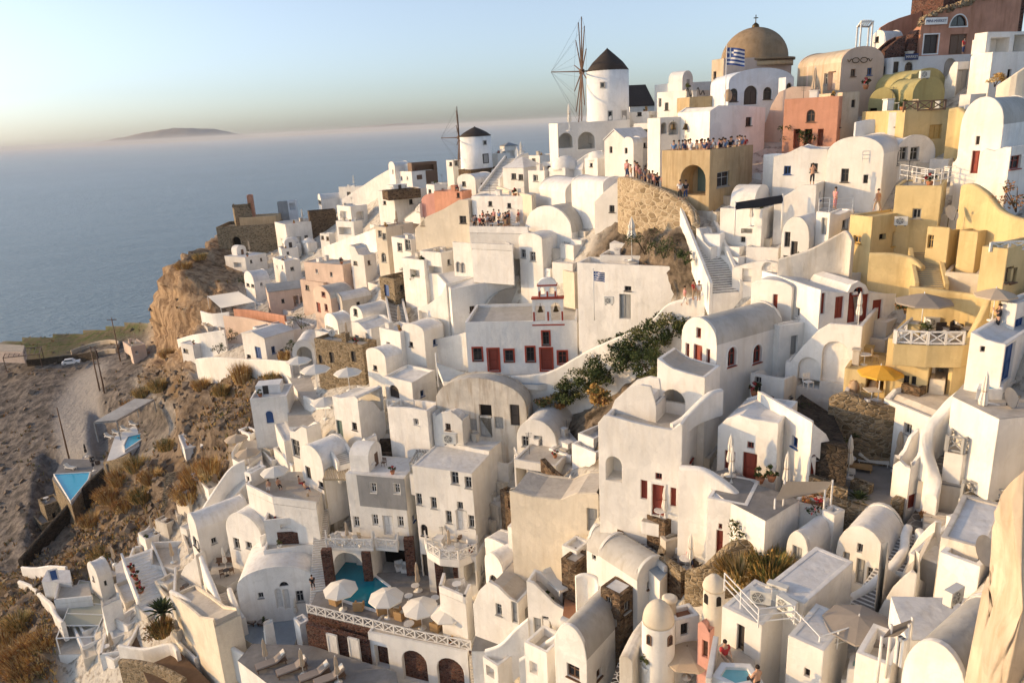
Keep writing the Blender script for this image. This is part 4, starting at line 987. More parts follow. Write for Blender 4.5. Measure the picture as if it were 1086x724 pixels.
H('white house with a blue door behind the long wall', 284, 359, 383, 256, 311, 52, 'gl', rise_px=352, feats='L d 274 374 6 12 b; L w 264 378 4 4 k; R w 299 372 4 4 b; R w 290 371 4 8 b')
H('flat white building behind the blue doored house', 290, 355, 368, 262, 334, 40, rc='roofgrey', par=0.2)
Wl('long white garden wall with a brown shrub below it', [(211, 381, 399), (230, 379, 398), (262, 381, 396), (290, 382, 396), (310, 384, 397)], mat='white', ext=3)
Wl('short white wall at the cliff edge', [(192, 360, 378), (205, 356, 374), (216, 354, 370), (240, 350, 360)], mat='white', ext=3)
H('low white hut on the cliff edge', 207, 366, 382, 191, 217, 55, par=0.15, feats='L w 197 372 5 4 k')
Wl('long beige wall above the garden', [(240, 335, 352), (262, 337, 352), (285, 342, 354), (304, 346, 357)], mat='blush', ext=3)
Wl('dark red brown earth wall under the grey roofed house', [(250, 328, 339), (268, 329, 341), (286, 332, 343), (304, 335, 347)], mat='terracotta', ext=3)
H('white house with a bright blue arched door', 270, 423, 455, 266, 304, 6, dl=5, D=97, feats='R ad 286 442 8 13 b +w')
T('paved cafe terrace under the white parasols', [(304, 398), (345, 392), (384, 398), (390, 420), (352, 438), (322, 425)], '3p 4p', ph=0.7, mat='floor')
T('wedge shaped cafe terrace beside the blue arched door', [(304, 428), (318, 420), (352, 440), (330, 452), (306, 452)], '1p', ph=0.8, mat='floor')
# shade sail and timber deck on the cliff edge
def sail(label, pts, mat='canvas', poles=True, D=None, z=None):
    V = [at(x, y, D) + UZ*h for x, y, h in pts]; root = empty('shade_sail', V[0], label, 'shade sail'); mb = MB(); n = 8; k = len(V)
    if k == 4:
        P = [[V[0].lerp(V[1], i/n).lerp(V[3].lerp(V[2], i/n), j/n)-UZ*(0.35*math.sin(math.pi*i/n)*math.sin(math.pi*j/n)) for i in range(n+1)] for j in range(n+1)]
        mb.add([q for r_ in P for q in r_]+[q-UZ*0.03 for r_ in P for q in r_], [(j*(n+1)+i, j*(n+1)+i+1, (j+1)*(n+1)+i+1, (j+1)*(n+1)+i) for j in range(n) for i in range(n)]+[(81+j*(n+1)+i, 81+j*(n+1)+i+1, 81+(j+1)*(n+1)+i+1, 81+(j+1)*(n+1)+i) for j in range(n) for i in range(n)], None, True)
    else: mb.add(V+[q-UZ*0.03 for q in V], [(0, 1, 2), (3, 4, 5), (0, 1, 4, 3), (1, 2, 5, 4), (2, 0, 3, 5)])
    child(mb, 'canopy', mat, root)
    for (x, y, h), v in zip(pts, V):
        if h > 1.2: p = MB(); p.tube([v-UZ*(h+0.3), v+UZ*0.1], 0.06, 6); child(p, 'pole', 'whitewood', root)
    return root
sail('pale shade sail over the cliff edge deck', [(222, 326, 2.4), (255, 322, 2.6), (272, 332, 2.3), (236, 337, 2.0)])
Wl('white low wall round the cliff edge deck', [(214, 330, 335), (226, 333, 338), (244, 331, 336)], mat='bright', ext=2)
# ------------------------------------------------------------------ left windmill quarter
H('white bar house with roof terrace far left of the small windmill', 438, 182, 200, 420, 464, 40, feats='R o 445 188 6 5 k 1')
H('brown thatched bar pavilion on the far terrace', 437, 173, 182, 432, 463, 30, col='brownwood', rc='darkwood', D=149, cat='pavilion', name='bar_pavilion', feats='R o 450 178 20 6 k 1')
H('white house with sunny gable left of the bar', 420, 177, 192, 412, 434, 30, 'vl', rise_px=172, D=152)
H('white cube house left of the small windmill', 481, 170, 182, 473, 489, 35, D=141, feats='L w 478 174 3 4 k; R w 484 173 4 6 g')
H('dark stone wall terrace under the bar', 412, 203, 210, 405, 446, 25, col='stone', ext=0.5, D=138, cat='wall', name='stone_terrace')
H('white house stepping down left of the coral house', 420, 203, 232, 400, 452, 45, feats='L w 408 215 3 4 k; R w 436 214 4 5 k')
H('white tower house behind the coral house', 462, 196, 215, 452, 474, 40, feats='L w 456 203 3 4 k'); 
H('coral pink flat roofed house below the small windmill', 491, 203, 218, 460, 500, 58, col='coral', rc='white', par=0.2, feats='L w 486 207 3 5 k')
H('small rose pink vaulted house', 472, 213, 225, 447, 478, 58, 'vl', rise_px=206, col='rose', feats='L w 472 213 3 5 n')
H('white stepped lane house between pink house and yellow house', 447, 214, 240, 425, 462, 45, feats='L w 445 222 3 6 k; L top 447,216 440,222 432,228 425,232')
H('cream house with a long sloping wall', 500, 222, 262, 438, 512, 60, col='cream', rc='cream', par=0.05, feats='L top 500,212 487,212 470,222 452,230 440,243 437,252; L w 448 235 4 9 n; L w 491 233 7 8 k')
H('white terrace house below the cream sloping house', 438, 254, 284, 415, 456, 40, feats='L w 433 252 6 12 g; R w 446 260 3 4 k; L w 424 262 5 9 g')
# steps up to the mill
ST('broad white stairs climbing beside the small windmill', (519, 204), (546, 168), 3.2, 22, sides='lr', sh=0.5)
Wl('curved white wall right of the mill stairs', [(530, 190, 205), (540, 178, 195), (552, 165, 180), (560, 163, 172)], mat='white')
H('brown stone ramp wall under the small windmill', 500, 180, 190, 486, 530, 40, col='stone', D=134, cat='wall', name='stone_ramp')
H('low white house with a curved roof under the small windmill', 505, 191, 206, 485, 524, 50, 'vl', rise_px=185, D=128, feats='L w 492 195 4 5 k')
H('white conical roofed house right of the mill stairs', 556, 178, 198, 533, 575, 55, 'hip', rise_px=166, feats='L w 545 187 5 6 k; L w 553 188 5 6 k; R w 567 187 4 5 k')
H('second white hipped house with two grey windows', 578, 181, 201, 560, 592, 45, 'flat', feats='L w 568 189 5 7 g')
H('white domed house right of the hipped houses', 600, 178, 194, 582, 618, 40, roof='dome', dome=(600, 165, 30, 'white'))
Wl('tall cream wall below the hipped houses', [(529, 198, 218), (545, 203, 222), (566, 208, 228)], mat='cream')
H('white house with a flat roof behind the restaurant', 555, 208, 226, 500, 568, 60, par=0.15, feats='L w 520 216 4 5 k; L w 540 218 4 5 k')
H('white vaulted house behind the big barrel roof', 600, 205, 222, 594, 640, 20, 'vr', rise_px=190, dl=8, feats='R w 613 211 9 5 n')
H('white house right of the vaulted house below the windmill', 640, 196, 220, 632, 664, 30, 'vr', rise_px=188, dl=6, feats='R ad 650 206 4 9 g')
H('white skyline cube between the windmills', 528, 163, 174, 521, 541, 30, D=139, feats='R w 536 168 3 4 k'); 
H('dark windowed hut on the skyline between the windmills', 536, 155, 170, 530, 549, 25, 'hip', rise_px=151, D=141, rc='slate', feats='R o 541 163 9 6 k 0.5')
H('tiny white chapel gable on the skyline', 550, 160, 170, 546, 556, 30, 'gl', rise_px=156, D=135, cat='chapel', name='chapel')
H('white terrace block under the arches', 573, 165, 180, 557, 592, 45, D=125, feats='L w 566 170 4 4 k')
H('grey roofed white house below the arches', 590, 172, 190, 575, 612, 40, D=112, feats='R w 602 180 4 4 k; L w 582 178 4 4 k')
Wl('grey white sloping lane wall below the mill terrace', [(612, 172, 184), (625, 163, 176), (640, 160, 172)], mat='white')
# restaurant
REST = T('busy restaurant terrace full of diners', [(498, 234), (560, 236), (560, 248), (498, 247)], '2p', ph=0.8, mat='floor', D=100, ext=3)
REST2 = T('lower restaurant terrace beside the big barrel roof', [(500, 253), (546, 255), (544, 266), (500, 264)], '2p', ph=0.7, mat='floor', D=95, ext=4)
H('white barrel roofed hall with a big sunny gable', 607, 247, 262, 557, 668, 46, 'vl', rise_px=219, rc='roofgrey', D=84, feats='R w 622 235 6 9 g; R d 631 257 7 24 n; R o 624 281 18 7 k 0.3', ext=7)
H('white house with a curved roof and two grey windows', 577, 254, 306, 550, 603, 50, 'vl', rise_px=248, feats='L w 565 272 6 10 g; L w 555 269 5 9 g; R w 589 272 8 7 n')
H('white terrace wall house below the restaurant', 542, 262, 292, 528, 553, 55, feats='L o 538 275 8 10 w 0.6; L top 542,258 536,256 528,262')
H('narrow white staircase house left of the restaurant', 514, 262, 296, 480, 530, 55, feats='L ad 486 283 5 11 g; L ad 491 284 5 11 g; R top 514,258 520,262 526,268 530,275')
H('white patio house with a round arch below the sloping house', 470, 268, 298, 445, 492, 50, par=0.8, feats='L w 447 275 4 5 k; L o 466 287 14 8 w 1')
H('white house with a pergola left of the white patio house', 452, 276, 306, 426, 470, 48, par=0.6, feats='L o 440 290 10 8 k 1; R o 462 290 10 10 w 1.5')
H('stone walled cafe yard with dark awning', 420, 296, 322, 402, 446, 45, col='palestone', rc='floor', par=0.9, feats='L d 410 308 5 12 b')
ST('long narrow street stairs left of the sloping white house', (424, 346), (416, 308), 1.9, 26, sides='lr', sh=0.7, smat='white')
H('white sloping roofed house with a curved front wall', 477, 300, 352, 440, 520, 50, par=0.25, rc='roofwhite', feats='L top 477,302 468,312 455,322 443,326; L o 449 336 9 12 w 0.6')
H('tall cream house with a long sloping roof edge', 482, 306, 362, 470, 551, 14, par=0.1, rc='roofwhite', feats='R top 482,306 512,300 550,292', dl=10)
H('low white annex under the tall cream house', 500, 352, 376, 455, 512, 60, par=0.2, feats='L top 500,352 480,356 462,360 455,364')
H('white rounded house left of the low annex', 453, 352, 392, 426, 470, 50, 'vl', rise_px=344, feats='L w 436 365 4 5 k')
H('small white house with stairs on its flank', 428, 352, 392, 402, 446, 48, feats='L w 412 366 4 6 k; L d 420 380 5 11 g')
H('white vaulted house with a pale green terrace', 412, 380, 412, 388, 440, 46, 'vl', rise_px=370, feats='L w 398 390 4 5 k; R ad 425 398 5 10 k')
# ------------------------------------------------------------------ windmills
def windmill(label, xc, yb, ytop, w_px, ycone, D, hub, arms, armlen, bow, feats, roofw=1.12, sailaz=195.0, ztop_=None):
    P = at(xc, yb, D); sc = D/FPX; R = w_px*sc/2; h = rise(P, ycone); ht = rise(P, ytop)
    root = empty('windmill', P, label, 'windmill'); mb = MB()
    mb.lathe([(R*1.04, -2.5), (R*1.04, 0), (R, h*0.3), (R*0.985, h)], 40, P); child(mb, 'tower', 'bright', root)
    c = MB(); c.lathe([(R*roofw*0.97, h-0.12), (R*roofw, h-0.02), (R*0.72, h+(ht-h)*0.36), (R*0.34, h+(ht-h)*0.70), (R*0.05, ht-0.15), (0.02, ht)], 32, P); child(c, 'roof', 'slateroof', root)
    # windows and door set into little reveals
    for kind, px, py, wpx, hpx, wood in feats:
        r = ray(px, py); dx = (px-xc)*sc; ang = math.asin(max(-0.95, min(0.95, dx/R)))
        n = Vector((math.sin(ang), -math.cos(ang), 0)); u = Vector((math.cos(ang), math.sin(ang), 0))
        z = (CAM + r*(D-R*math.cos(ang)*0.9)).z; ww = wpx*sc/2/max(0.4, math.cos(ang)); hh = hpx*sc/2
        c0 = Vector((P.x, P.y, 0))+n*(R*1.0)+UZ*z
        f = MB(); 
        for s in (-1, 1): f.obox(c0+u*(s*ww), u*0.07, n*0.1, UZ*(hh+0.07)); f.obox(c0+UZ*(s*hh), u*ww, n*0.1, UZ*0.07)
        fo = child(f, 'door' if kind == 'd' else 'window', WOOD[wood], root)
        p = MB(); p.obox(c0, u*ww, n*0.05, UZ*hh); child(p, 'panel' if kind == 'd' else 'pane', 'glass' if kind != 'd' else 'greywood', fo)
    # sail wheel
    H_ = at(hub[0], hub[1], D-0.3); ax = Vector((math.cos(rad(sailaz)), math.sin(rad(sailaz)), 0.03)).normalized()
    sh = MB(); sh.tube([Vector((P.x, P.y, H_.z)), H_, H_+ax*bow], 0.13, 8, None, 0.06); so_ = child(sh, 'axle', 'brownwood', root)
    hb = MB(); hb.tube([H_-ax*0.35, H_+ax*0.35], 0.34, 10); child(hb, 'hub', 'brownwood', so_)
    e1 = ax.cross(UZ).normalized(); e2 = e1.cross(ax).normalized(); tips = []
    for i in range(arms):
        a = 2*math.pi*(i+0.35)/arms; d = e1*math.cos(a)+e2*math.sin(a); t = H_+d*armlen+ax*0.25; tips.append(t)
        m = MB(); m.tube([H_-d*0.2, t], 0.12, 5, None, 0.07); child(m, 'sail_arm', 'brownwood', root)
    g = MB()
    for i, t in enumerate(tips):
        g.tube([t, tips[(i+1) % arms]], 0.014, 4, caps=False); g.tube([t, H_+ax*bow], 0.012, 4, caps=False)
    child(g, 'rigging', 'metal', root); return root
windmill('tall white windmill with a pointed dark cone roof on the ridge', 645, 132, 51, 44, 75, 106, (617, 76), 12, 7.2, 4.4,
         [('w', 637, 91, 4, 5, 'g'), ('d', 659, 124, 7, 13, 'w'), ('w', 644, 123, 4, 9, 'g')], 1.0, sailaz=181)
windmill('smaller white windmill with a low dark roof above the sea', 506, 179, 134, 33, 144, 139, (487, 146), 10, 5.6, 3.4,
         [('d', 516, 168, 5, 9, 'k'), ('w', 516, 151, 3, 4, 'g')], 1.02, sailaz=181)
H('arched white podium under the tall windmill', 592, 131, 158, 588, 668, 4, dl=9, D=103, par=0.1, rc='floor', feats='R ao 600 149 15 16 w 3; R ao 622 149 18 18 w 3', cat='podium', name='windmill_podium')
H('dark hipped roof house beside the tall windmill', 668, 113, 131, 662, 694, 10, 'gl', dl=8, rise_px=92, D=110, rc='slateroof', feats='R w 679 124 3 4 k')
H('white flat roofed shop right of the windmill', 688, 118, 136, 666, 697, 50, D=104, feats='L w 678 121 5 4 k; R o 692 126 5 8 k 0.5')
# little chapel cluster
H('small white chapel with a pediment below the windmill', 663, 148, 180, 641, 690, 42, 'gl', rise_px=138, cat='chapel', name='chapel', D=88, feats='L w 648 159 3 7 k; R w 675 161 5 12 g; R w 684 154 3 5 k')
H('white rounded bay beside the pedimented chapel', 672, 152, 180, 660, 682, 42, 'vl', rise_px=146, D=86, feats='L w 664 160 3 6 k')
H('low white dome left of the pedimented chapel', 634, 168, 184, 620, 648, 35, roof='dome', dome=(632, 160, 22, 'white'), D=92, feats='L w 627 175 3 4 k')
H('white pyramid capped house below the podium', 618, 180, 198, 606, 634, 40, 'hip', rise_px=166, D=95)
H('white terrace house on the shop roof level', 700, 130, 150, 672, 706, 55, D=92, feats='L w 684 139 6 4 e')
# shops and church right
H('white decorated house left of the dome church', 727, 96, 122, 697, 760, 48, D=92, par=0.3, feats='L w 700 109 3 9 g; L w 707 113 4 8 k; L d 720 112 4 12 n; R o 742 114 16 14 w 0.4')
H('brown walled terrace room left of the dome church', 731, 103, 124, 727, 761, 8, col='tan', dl=4, D=88, par=0.2)
H('small white building with a dark dome on the skyline', 715, 88, 95, 708, 760, 20, D=100, dl=5, roof='dome', dome=(740, 80, 10, 'slate'))
# church with big dome
def dome_church():
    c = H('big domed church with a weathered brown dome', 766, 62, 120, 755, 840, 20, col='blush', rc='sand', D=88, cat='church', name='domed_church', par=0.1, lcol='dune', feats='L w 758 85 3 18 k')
    C_ = at(800, 62, 92); C_ = Vector((C_.x, C_.y, c.z)); R = 38*92/FPX
    d = MB(); d.lathe([(R*1.03, -0.3), (R*1.03, rise(C_, 72)), ], 40, C_); child(d, 'drum', 'sand', c.root)
    z0 = rise(C_, 63); zt = rise(C_, 29)
    m = MB(); m.lathe([(R*1.08, z0-0.35), (R*1.08, z0-0.1)]+[(R*0.90*math.cos(i*math.pi/24), z0-0.1+(zt-z0+0.1)*math.sin(i*math.pi/24)) for i in range(0, 12)]+[(0.02, zt)], 44, C_); dm = child(m, 'dome', 'domebrown', c.root)
    l = MB(); l.lathe([(0.5, zt-0.15), (0.4, zt+0.25), (0.12, zt+0.5)], 12, C_); l.tube([C_+UZ*zt, C_+UZ*(zt+1.4)], 0.06, 5); l.obox(C_+UZ*(zt+1.05), Vector((0.28, 0, 0)), Vector((0, 0.04, 0)), UZ*0.05); child(l, 'cross', 'bronze', dm)
    return c
dome_church()
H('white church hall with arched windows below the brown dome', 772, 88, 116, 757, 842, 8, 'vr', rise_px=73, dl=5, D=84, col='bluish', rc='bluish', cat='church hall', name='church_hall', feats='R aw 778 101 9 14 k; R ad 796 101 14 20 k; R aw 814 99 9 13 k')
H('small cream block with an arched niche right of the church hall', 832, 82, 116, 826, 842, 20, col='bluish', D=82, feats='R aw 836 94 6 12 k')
H('pinkish house with a curved shoulder wall', 858, 92, 130, 812, 872, 60, col='blush', rc='blush', par=0.05, D=78, feats='L top 858,92 840,92 826,98 818,112 812,130')
H('square cream house behind the pink building', 866, 69, 100, 856, 892, 18, col='blush', D=84, par=0.2, feats='R w 869 82 3 6 k')
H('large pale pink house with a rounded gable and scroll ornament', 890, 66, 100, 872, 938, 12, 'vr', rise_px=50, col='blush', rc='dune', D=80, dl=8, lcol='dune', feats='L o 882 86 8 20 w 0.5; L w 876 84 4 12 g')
H('coral pink house with an arched window and open ground floor', 886, 102, 160, 832, 912, 66, col='coral', par=0.25, rc='blush', D=71.5, feats='L aw 860 123 9 13 n; L o 845 147 7 20 k 1; L o 857 147 8 20 k 1; L o 870 146 6 18 k 1')
H('beige wing joined to the coral pink house', 890, 98, 150, 886, 912, 6, col='dune', D=73, dl=5, par=0.1, feats='R w 905 110 4 8 k')
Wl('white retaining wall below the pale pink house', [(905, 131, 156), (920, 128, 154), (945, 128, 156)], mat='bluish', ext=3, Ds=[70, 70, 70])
# olive vaults, market
H('olive green vaulted house with a round top', 948, 108, 128, 921, 955, 50, 'vl', rise_px=94, col='olive', rc='olive', D=75, feats='L k 926 118 8 6 k 0.4')
H('large olive green house with an air conditioner high on its wall', 962, 92, 120, 942, 1003, 15, 'vr', rise_px=73, col='olive', rc='olive', D=77, dl=7, feats='R w 950 82 4 5 k')
H('ochre vault in front of the olive house', 966, 100, 122, 958, 1002, 10, 'vr', rise_px=82, col='olive', rc='olive', D=73, dl=4)
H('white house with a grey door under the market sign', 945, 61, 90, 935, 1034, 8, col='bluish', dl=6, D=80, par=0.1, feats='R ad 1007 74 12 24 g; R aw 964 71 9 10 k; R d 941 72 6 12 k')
def minimarket():
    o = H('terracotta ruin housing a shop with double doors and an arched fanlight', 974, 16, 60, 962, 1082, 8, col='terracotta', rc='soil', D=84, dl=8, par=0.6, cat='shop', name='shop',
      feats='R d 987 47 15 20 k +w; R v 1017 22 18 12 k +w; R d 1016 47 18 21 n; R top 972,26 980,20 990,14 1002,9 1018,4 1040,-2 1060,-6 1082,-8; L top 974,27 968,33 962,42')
    rm = MB()
    rnd = random.Random(4); f = o.F['R']
    for i in range(150):
        s = rnd.random()*f.w; zt = np.interp(s, [q[0] for q in f.top], [q[1] for q in f.top])
        c = f.pt((s, zt-rnd.random()**2*0.4), rnd.uniform(-0.1, 0.5)); k = rnd.uniform(0.12, 0.30)
        e = Matrix.Rotation(rnd.random()*3, 3, Vector((rnd.random(), rnd.random(), rnd.random())).normalized())
        rm.obox(c, e @ Vector((k, 0, 0)), e @ Vector((0, k*0.7, 0)), e @ Vector((0, 0, k*0.6)))
    child(rm, 'rubble_top', 'palestone', o.root); return o
SHOP = minimarket()
H('dark red upper ruin behind the terracotta shop', 1000, -12, 8, 990, 1090, 6, col='redstone', D=87, dl=6, cat='ruin', name='ruined_upper_house')
Wl('broken stone flank wall left of the terracotta shop', [(956, 52, 62), (962, 40, 60), (968, 32, 58)], mat='redstone', t=1.6, ext=2, Ds=[85, 85, 85], cap=False)
H('small white barrel roofed house with a pergola on the skyline', 938, 43, 60, 924, 958, 25, 'vl', rise_px=33, D=86, feats='L w 930 42 4 6 k')
H('brown earthy stair block under the skyline house', 938, 48, 62, 928, 960, 20, col='redstone', D=83, cat='steps', name='earth_steps', feats='R top 938,54 945,48 952,42 960,38')
def sign(label, text, x, y, wpx, hpx, D, fg, bg, az=8):
    c = at(x, y, D); u = Vector((math.cos(rad(az)), math.sin(rad(az)), 0)); n = Vector((math.sin(rad(az)), -math.cos(rad(az)), 0)); s = D/FPX
    root = empty('sign', c, label, 'sign'); mb = MB(); mb.obox(c, u*(wpx*s/2), n*0.04, UZ*(hpx*s/2)); child(mb, 'board', bg, root)
    cu = bpy.data.curves.new('lettering', 'FONT'); cu.body = text; cu.align_x = 'CENTER'; cu.align_y = 'CENTER'; cu.size = hpx*s*0.95; cu.extrude = 0.01
    t = bpy.data.objects.new('lettering', cu); COL.objects.link(t); bpy.context.view_layer.update()
    k = min(1.0, wpx*s*0.9/max(0.01, t.dimensions.x)); me = bpy.data.meshes.new_from_object(t); bpy.data.objects.remove(t)
    t = bpy.data.objects.new('lettering', me); COL.objects.link(t); me.materials.clear(); me.materials.append(MATS[fg]); t.parent = root
    t.matrix_local = Matrix.Translation(n*0.052) @ Matrix((u, UZ, n)).transposed().to_4x4() @ Matrix.Diagonal((k, k, 1, 1)); return root
def on_face(f, x, y): 
    q = on_plane(x, y, f.o, f.inn); return (q-CAM).dot(FW)
sign('white board reading MINI-MARKET on the terracotta shop', 'MINI-MARKET', 993, 22.5, 26, 7, on_face(SHOP.F['R'], 993, 22)-0.15, 'cloth_navy', 'bright')
sign('blue board reading MARKET on the white wall', 'MARKET', 967, 60.5, 15, 6.5, 79.2, 'bright', 'cloth_navy')
# big white house upper right
H('white house with columned porch at the top right corner', 1044, 34, 62, 1034, 1110, 20, D=74, par=0.2, feats='R o 1060 48 20 16 w 2; R o 1082 46 14 18 w 2')
H('tall white wall house with a planter below the columned porch', 1046, 56, 112, 1030, 1120, 25, D=70, par=0.6, feats='L top 1046,56 1036,56 1030,60')
Wl('cream garden wall sloping down beside the planter', [(1056, 92, 106), (1075, 78, 104), (1100, 60, 100)], mat='cream', Ds=[67, 66, 66], ext=3)
H('small white house with grey door left of the tall white wall', 1012, 66, 104, 1004, 1032, 20, D=76, par=0.2, feats='R d 1016 88 12 28 g; L top 1012,66 1008,72 1004,84')
H('white corner block beside the yellow house', 1026, 100, 132, 1018, 1046, 30, D=68)
# yellow house upper
H('yellow flat roofed house with a roof railing and mustard shutters', 957, 117, 152, 950, 1022, 10, col='ochre', rc='ochre', D=66, dl=6, par=0.1, feats='R s 992 140 13 15 y')
Wl('curved yellow buttress wall beside the yellow house', [(1003, 118, 150), (1014, 116, 152), (1022, 124, 156)], mat='ochre', t=0.6, Ds=[65, 64.5, 63.5])
H('narrow white strip house left of the yellow house', 949, 119, 150, 943, 952, 15, D=67, par=0.1)
H('large white barrel vaulted house at the right edge', 1056, 132, 196, 1019, 1110, 42, 'vl', rise_px=104, D=56, rc='roofgrey', feats='L w 1037 149 4 9 n; L d 1034 172 8 24 r')
H('white annex with a brown window at the right edge', 1066, 156, 206, 1040, 1120, 30, D=54, par=0.15, feats='R w 1077 172 11 14 r; L top 1066,156 1055,160 1045,158 1040,163')
H('white curved wall house between yellow terrace and barrel house', 1026, 158, 190, 1012, 1046, 40, D=60, par=0.2, feats='L top 1026,158 1020,160 1012,172')
# white double vault house
H('white double vaulted house with a sunny round gable and roof balcony', 932, 163, 226, 877, 992, 50, 'vl', rise_px=146, D=63, feats='L w 896 186 8 14 k; L w 918 190 5 9 k; R w 958 163 8 13 g; R w 970 163 8 13 g', rc='roofwhite')
H('white rear vault of the double vaulted house', 946, 166, 190, 930, 992, 14, 'vr', rise_px=144, D=66, dl=5, feats='R w 951 163 4 10 r; R w 958 163 9 14 g; R w 970 163 9 14 g')
H('white wall house in the shade left of the double vaulted house', 875, 158, 200, 821, 884, 60, D=66, par=0.1, feats='L top 875,158 860,158 850,155 836,162 822,166')
H('white terrace block below the shaded wall house', 864, 196, 230, 822, 876, 56, D=63.5, par=0.5, feats='L top 864,196 852,196 845,200 835,206 822,212')
Wl('tall white wall right of the tan arched building', [(809, 165, 206), (822, 164, 206), (836, 164, 204), (852, 160, 200)], mat='white', Ds=[71, 70, 69, 68], ext=3)
H('big white shaded wall house behind the crowd', 752, 116, 160, 742, 812, 20, D=77, dl=6, par=0.1, feats='R w 794 129 6 9 k; R top 752,118 762,112 782,112 800,113 812,114')
H('white arcade with two bells below the dome church', 700, 125, 152, 694, 745, 16, D=81, dl=3, par=0.1, rc='floor', cat='bell arcade', name='bell_arcade', feats='R ao 714 136 10 14 w 1.2; R ao 727 136 10 14 w 1.2; R ao 738 135 6 12 w 1.2; R ao 703 136 6 12 w 1.2')
def bell(label, x, y, D, s=0.34):
    P = at(x, y, D); m = MB(); m.lathe([(0.0, 0), (s*0.35, -0.03), (s*0.5, -0.2), (s*0.62, -s*1.2), (s, -s*1.9), (s*0.92, -s*1.9), (s*0.5, -s*1.1)], 16, P); root = empty('bell', P, label, 'bell'); child(m, 'bell_body', 'bronze', root)
    k = MB(); k.tube([P-UZ*0.3, P-UZ*s*2.1], 0.04, 5); k.tube([P+UZ*0.35, P], 0.03, 5); child(k, 'clapper', 'metal', root)
bell('dark bell hanging in the left white arch', 714, 131, 79.7); bell('dark bell hanging in the right white arch', 727, 131, 79.9)
# tan arched building
TAN = H('tan stone building with a big pointed arch and crowded roof terrace', 752, 159, 212, 702, 809, 44, col='tan', rc='floor', par=0.9, D=69, name='arched_building', feats='L ao 735 191 27 32 t 2.2; R w 767 190 13 16 g')
def deep_door():
    f = TAN.F['L']; mb = MB(); u, z = f.px(733, 192)
    for s in (0,): mb.obox(f.pt((u, z), 2.1), f.u*0.55, f.inn*0.06, UZ*1.15)
    child(mb, 'door', 'greenwood', TAN.root)
deep_door()
Wl('curved stone retaining wall under the crowd', [(659, 190, 236), (672, 191, 256), (690, 198, 266), (710, 206, 268), (727, 216, 266), (736, 228, 266), (737, 240, 270)], mat='sandwall', t=0.8, ext=5, Ds=[79, 76.5, 74.5, 72.5, 71, 69.5, 68.5])
H('white sunny house end left of the curved retaining wall', 660, 200, 236, 630, 672, 56, par=0.1, D=80, feats='L top 660,190 650,196 640,204 630,214')
ST('long white street stairs beside the tan building', (770, 312), (740, 226), 2.4, 38, sides='lr', sh=1.1, D0=64, D1=69.5, tread='paving')
H('white terraced house with an awning right of the street stairs', 806, 222, 282, 764, 836, 50, par=0.8, D=66, feats='L o 792 245 12 5 k 1; R w 820 252 6 12 k; L w 788 254 5 6 k')
sail('dark awning stretched over the white terrace', [(779, 242, 2.2), (829, 234, 2.2), (829, 240, 2.0), (779, 247, 2.0)], 'blackcanvas', D=64)
H('white vaulted house with dark doors right of the awning', 856, 252, 290, 829, 890, 46, 'vl', rise_px=231, D=61.5, feats='L w 835 254 6 16 k; L d 842 266 7 20 k; L w 833 278 5 14 k; R w 875 246 4 10 k')
H('white gate house with a small arched shutter', 830, 278, 312, 777, 840, 60, D=62.5, par=0.4, feats='L ad 815 285 14 16 w; L o 792 292 10 14 w 0.4; L top 830,280 812,276 800,278 790,280 777,284')
H('white tower with door and railing below the double vault house', 878, 226, 262, 866, 906, 30, D=60.5, par=0.1, feats='L d 874 240 6 18 g; R top 878,226 890,228 906,222')
def ruin_wall():
    Wl('crumbling white wall showing brown stones', [(824, 276, 296), (838, 272, 292), (856, 266, 288), (872, 258, 284), (886, 250, 278), (896, 246, 274), (903, 256, 280)], mat='worn', ext=3, Ds=[60, 59.6, 59.2, 58.8, 58.4, 58, 57.6])
ruin_wall()
# yellow quarter
YT = H('tall yellow house with white railed roof terrace', 992, 197, 262, 950, 1020, 56, col='ochre', rc='floor', D=57, par=0.12, feats='R w 1012 235 5 8 k')
H('yellow house with mustard shutters below the railed terrace', 922, 230, 272, 902, 968, 26, col='ochre', rc='ochre', D=57.5, par=0.15, feats='L w 909 254 8 8 y; R w 950 253 8 15 y; R k 936 251 7 6 k 0.3')
H('yellow block with a rounded shoulder below the satellite dish', 1000, 242, 306, 984, 1026, 40, col='ochre', rc='ochre', D=54.5, par=0.15, feats='L w 984 256 6 14 y; R top 1000,244 1010,244 1020,243 1026,250')
Wl('long curved yellow boundary wall stepping down right', [(1016, 198, 254), (1028, 198, 254), (1044, 208, 254), (1058, 224, 256), (1074, 232, 258), (1095, 237, 262)], mat='ochre', t=0.6, ext=4, Ds=[55, 54, 53, 52, 51, 50])
H('plain yellow back wall house above the steps', 1030, 246, 306, 1018, 1060, 30, col='ochre', rc='ochre', D=53, par=0.1)
H('yellow house with a white lattice parapet at the right edge', 1062, 264, 316, 1042, 1120, 30, col='ochre', rc='ochre', D=47, par=0.1, feats='R w 1067 292 8 16 n; R w 1075 292 6 15 n')
Wl('curved yellow wall in front of the shuttered yellow house', [(920, 270, 292), (938, 270, 294), (956, 272, 296), (968, 276, 298), (977, 284, 302)], mat='ochre', t=0.5, ext=4, Ds=[56.5, 56, 55.5, 55, 54.5])
ST('grey steps climbing between the yellow walls', (988, 306), (980, 268), 1.6, 18, 'ochre', 'floorgrey', D0=52.5, D1=56, sides='lr', smat='ochre', sh=0.4)
Wl('low yellow terrace wall above the large umbrella', [(962, 305, 330), (990, 308, 330), (1020, 312, 332), (1050, 316, 334)], mat='ochre', t=0.4, ext=4, Ds=[52, 51, 50, 48])
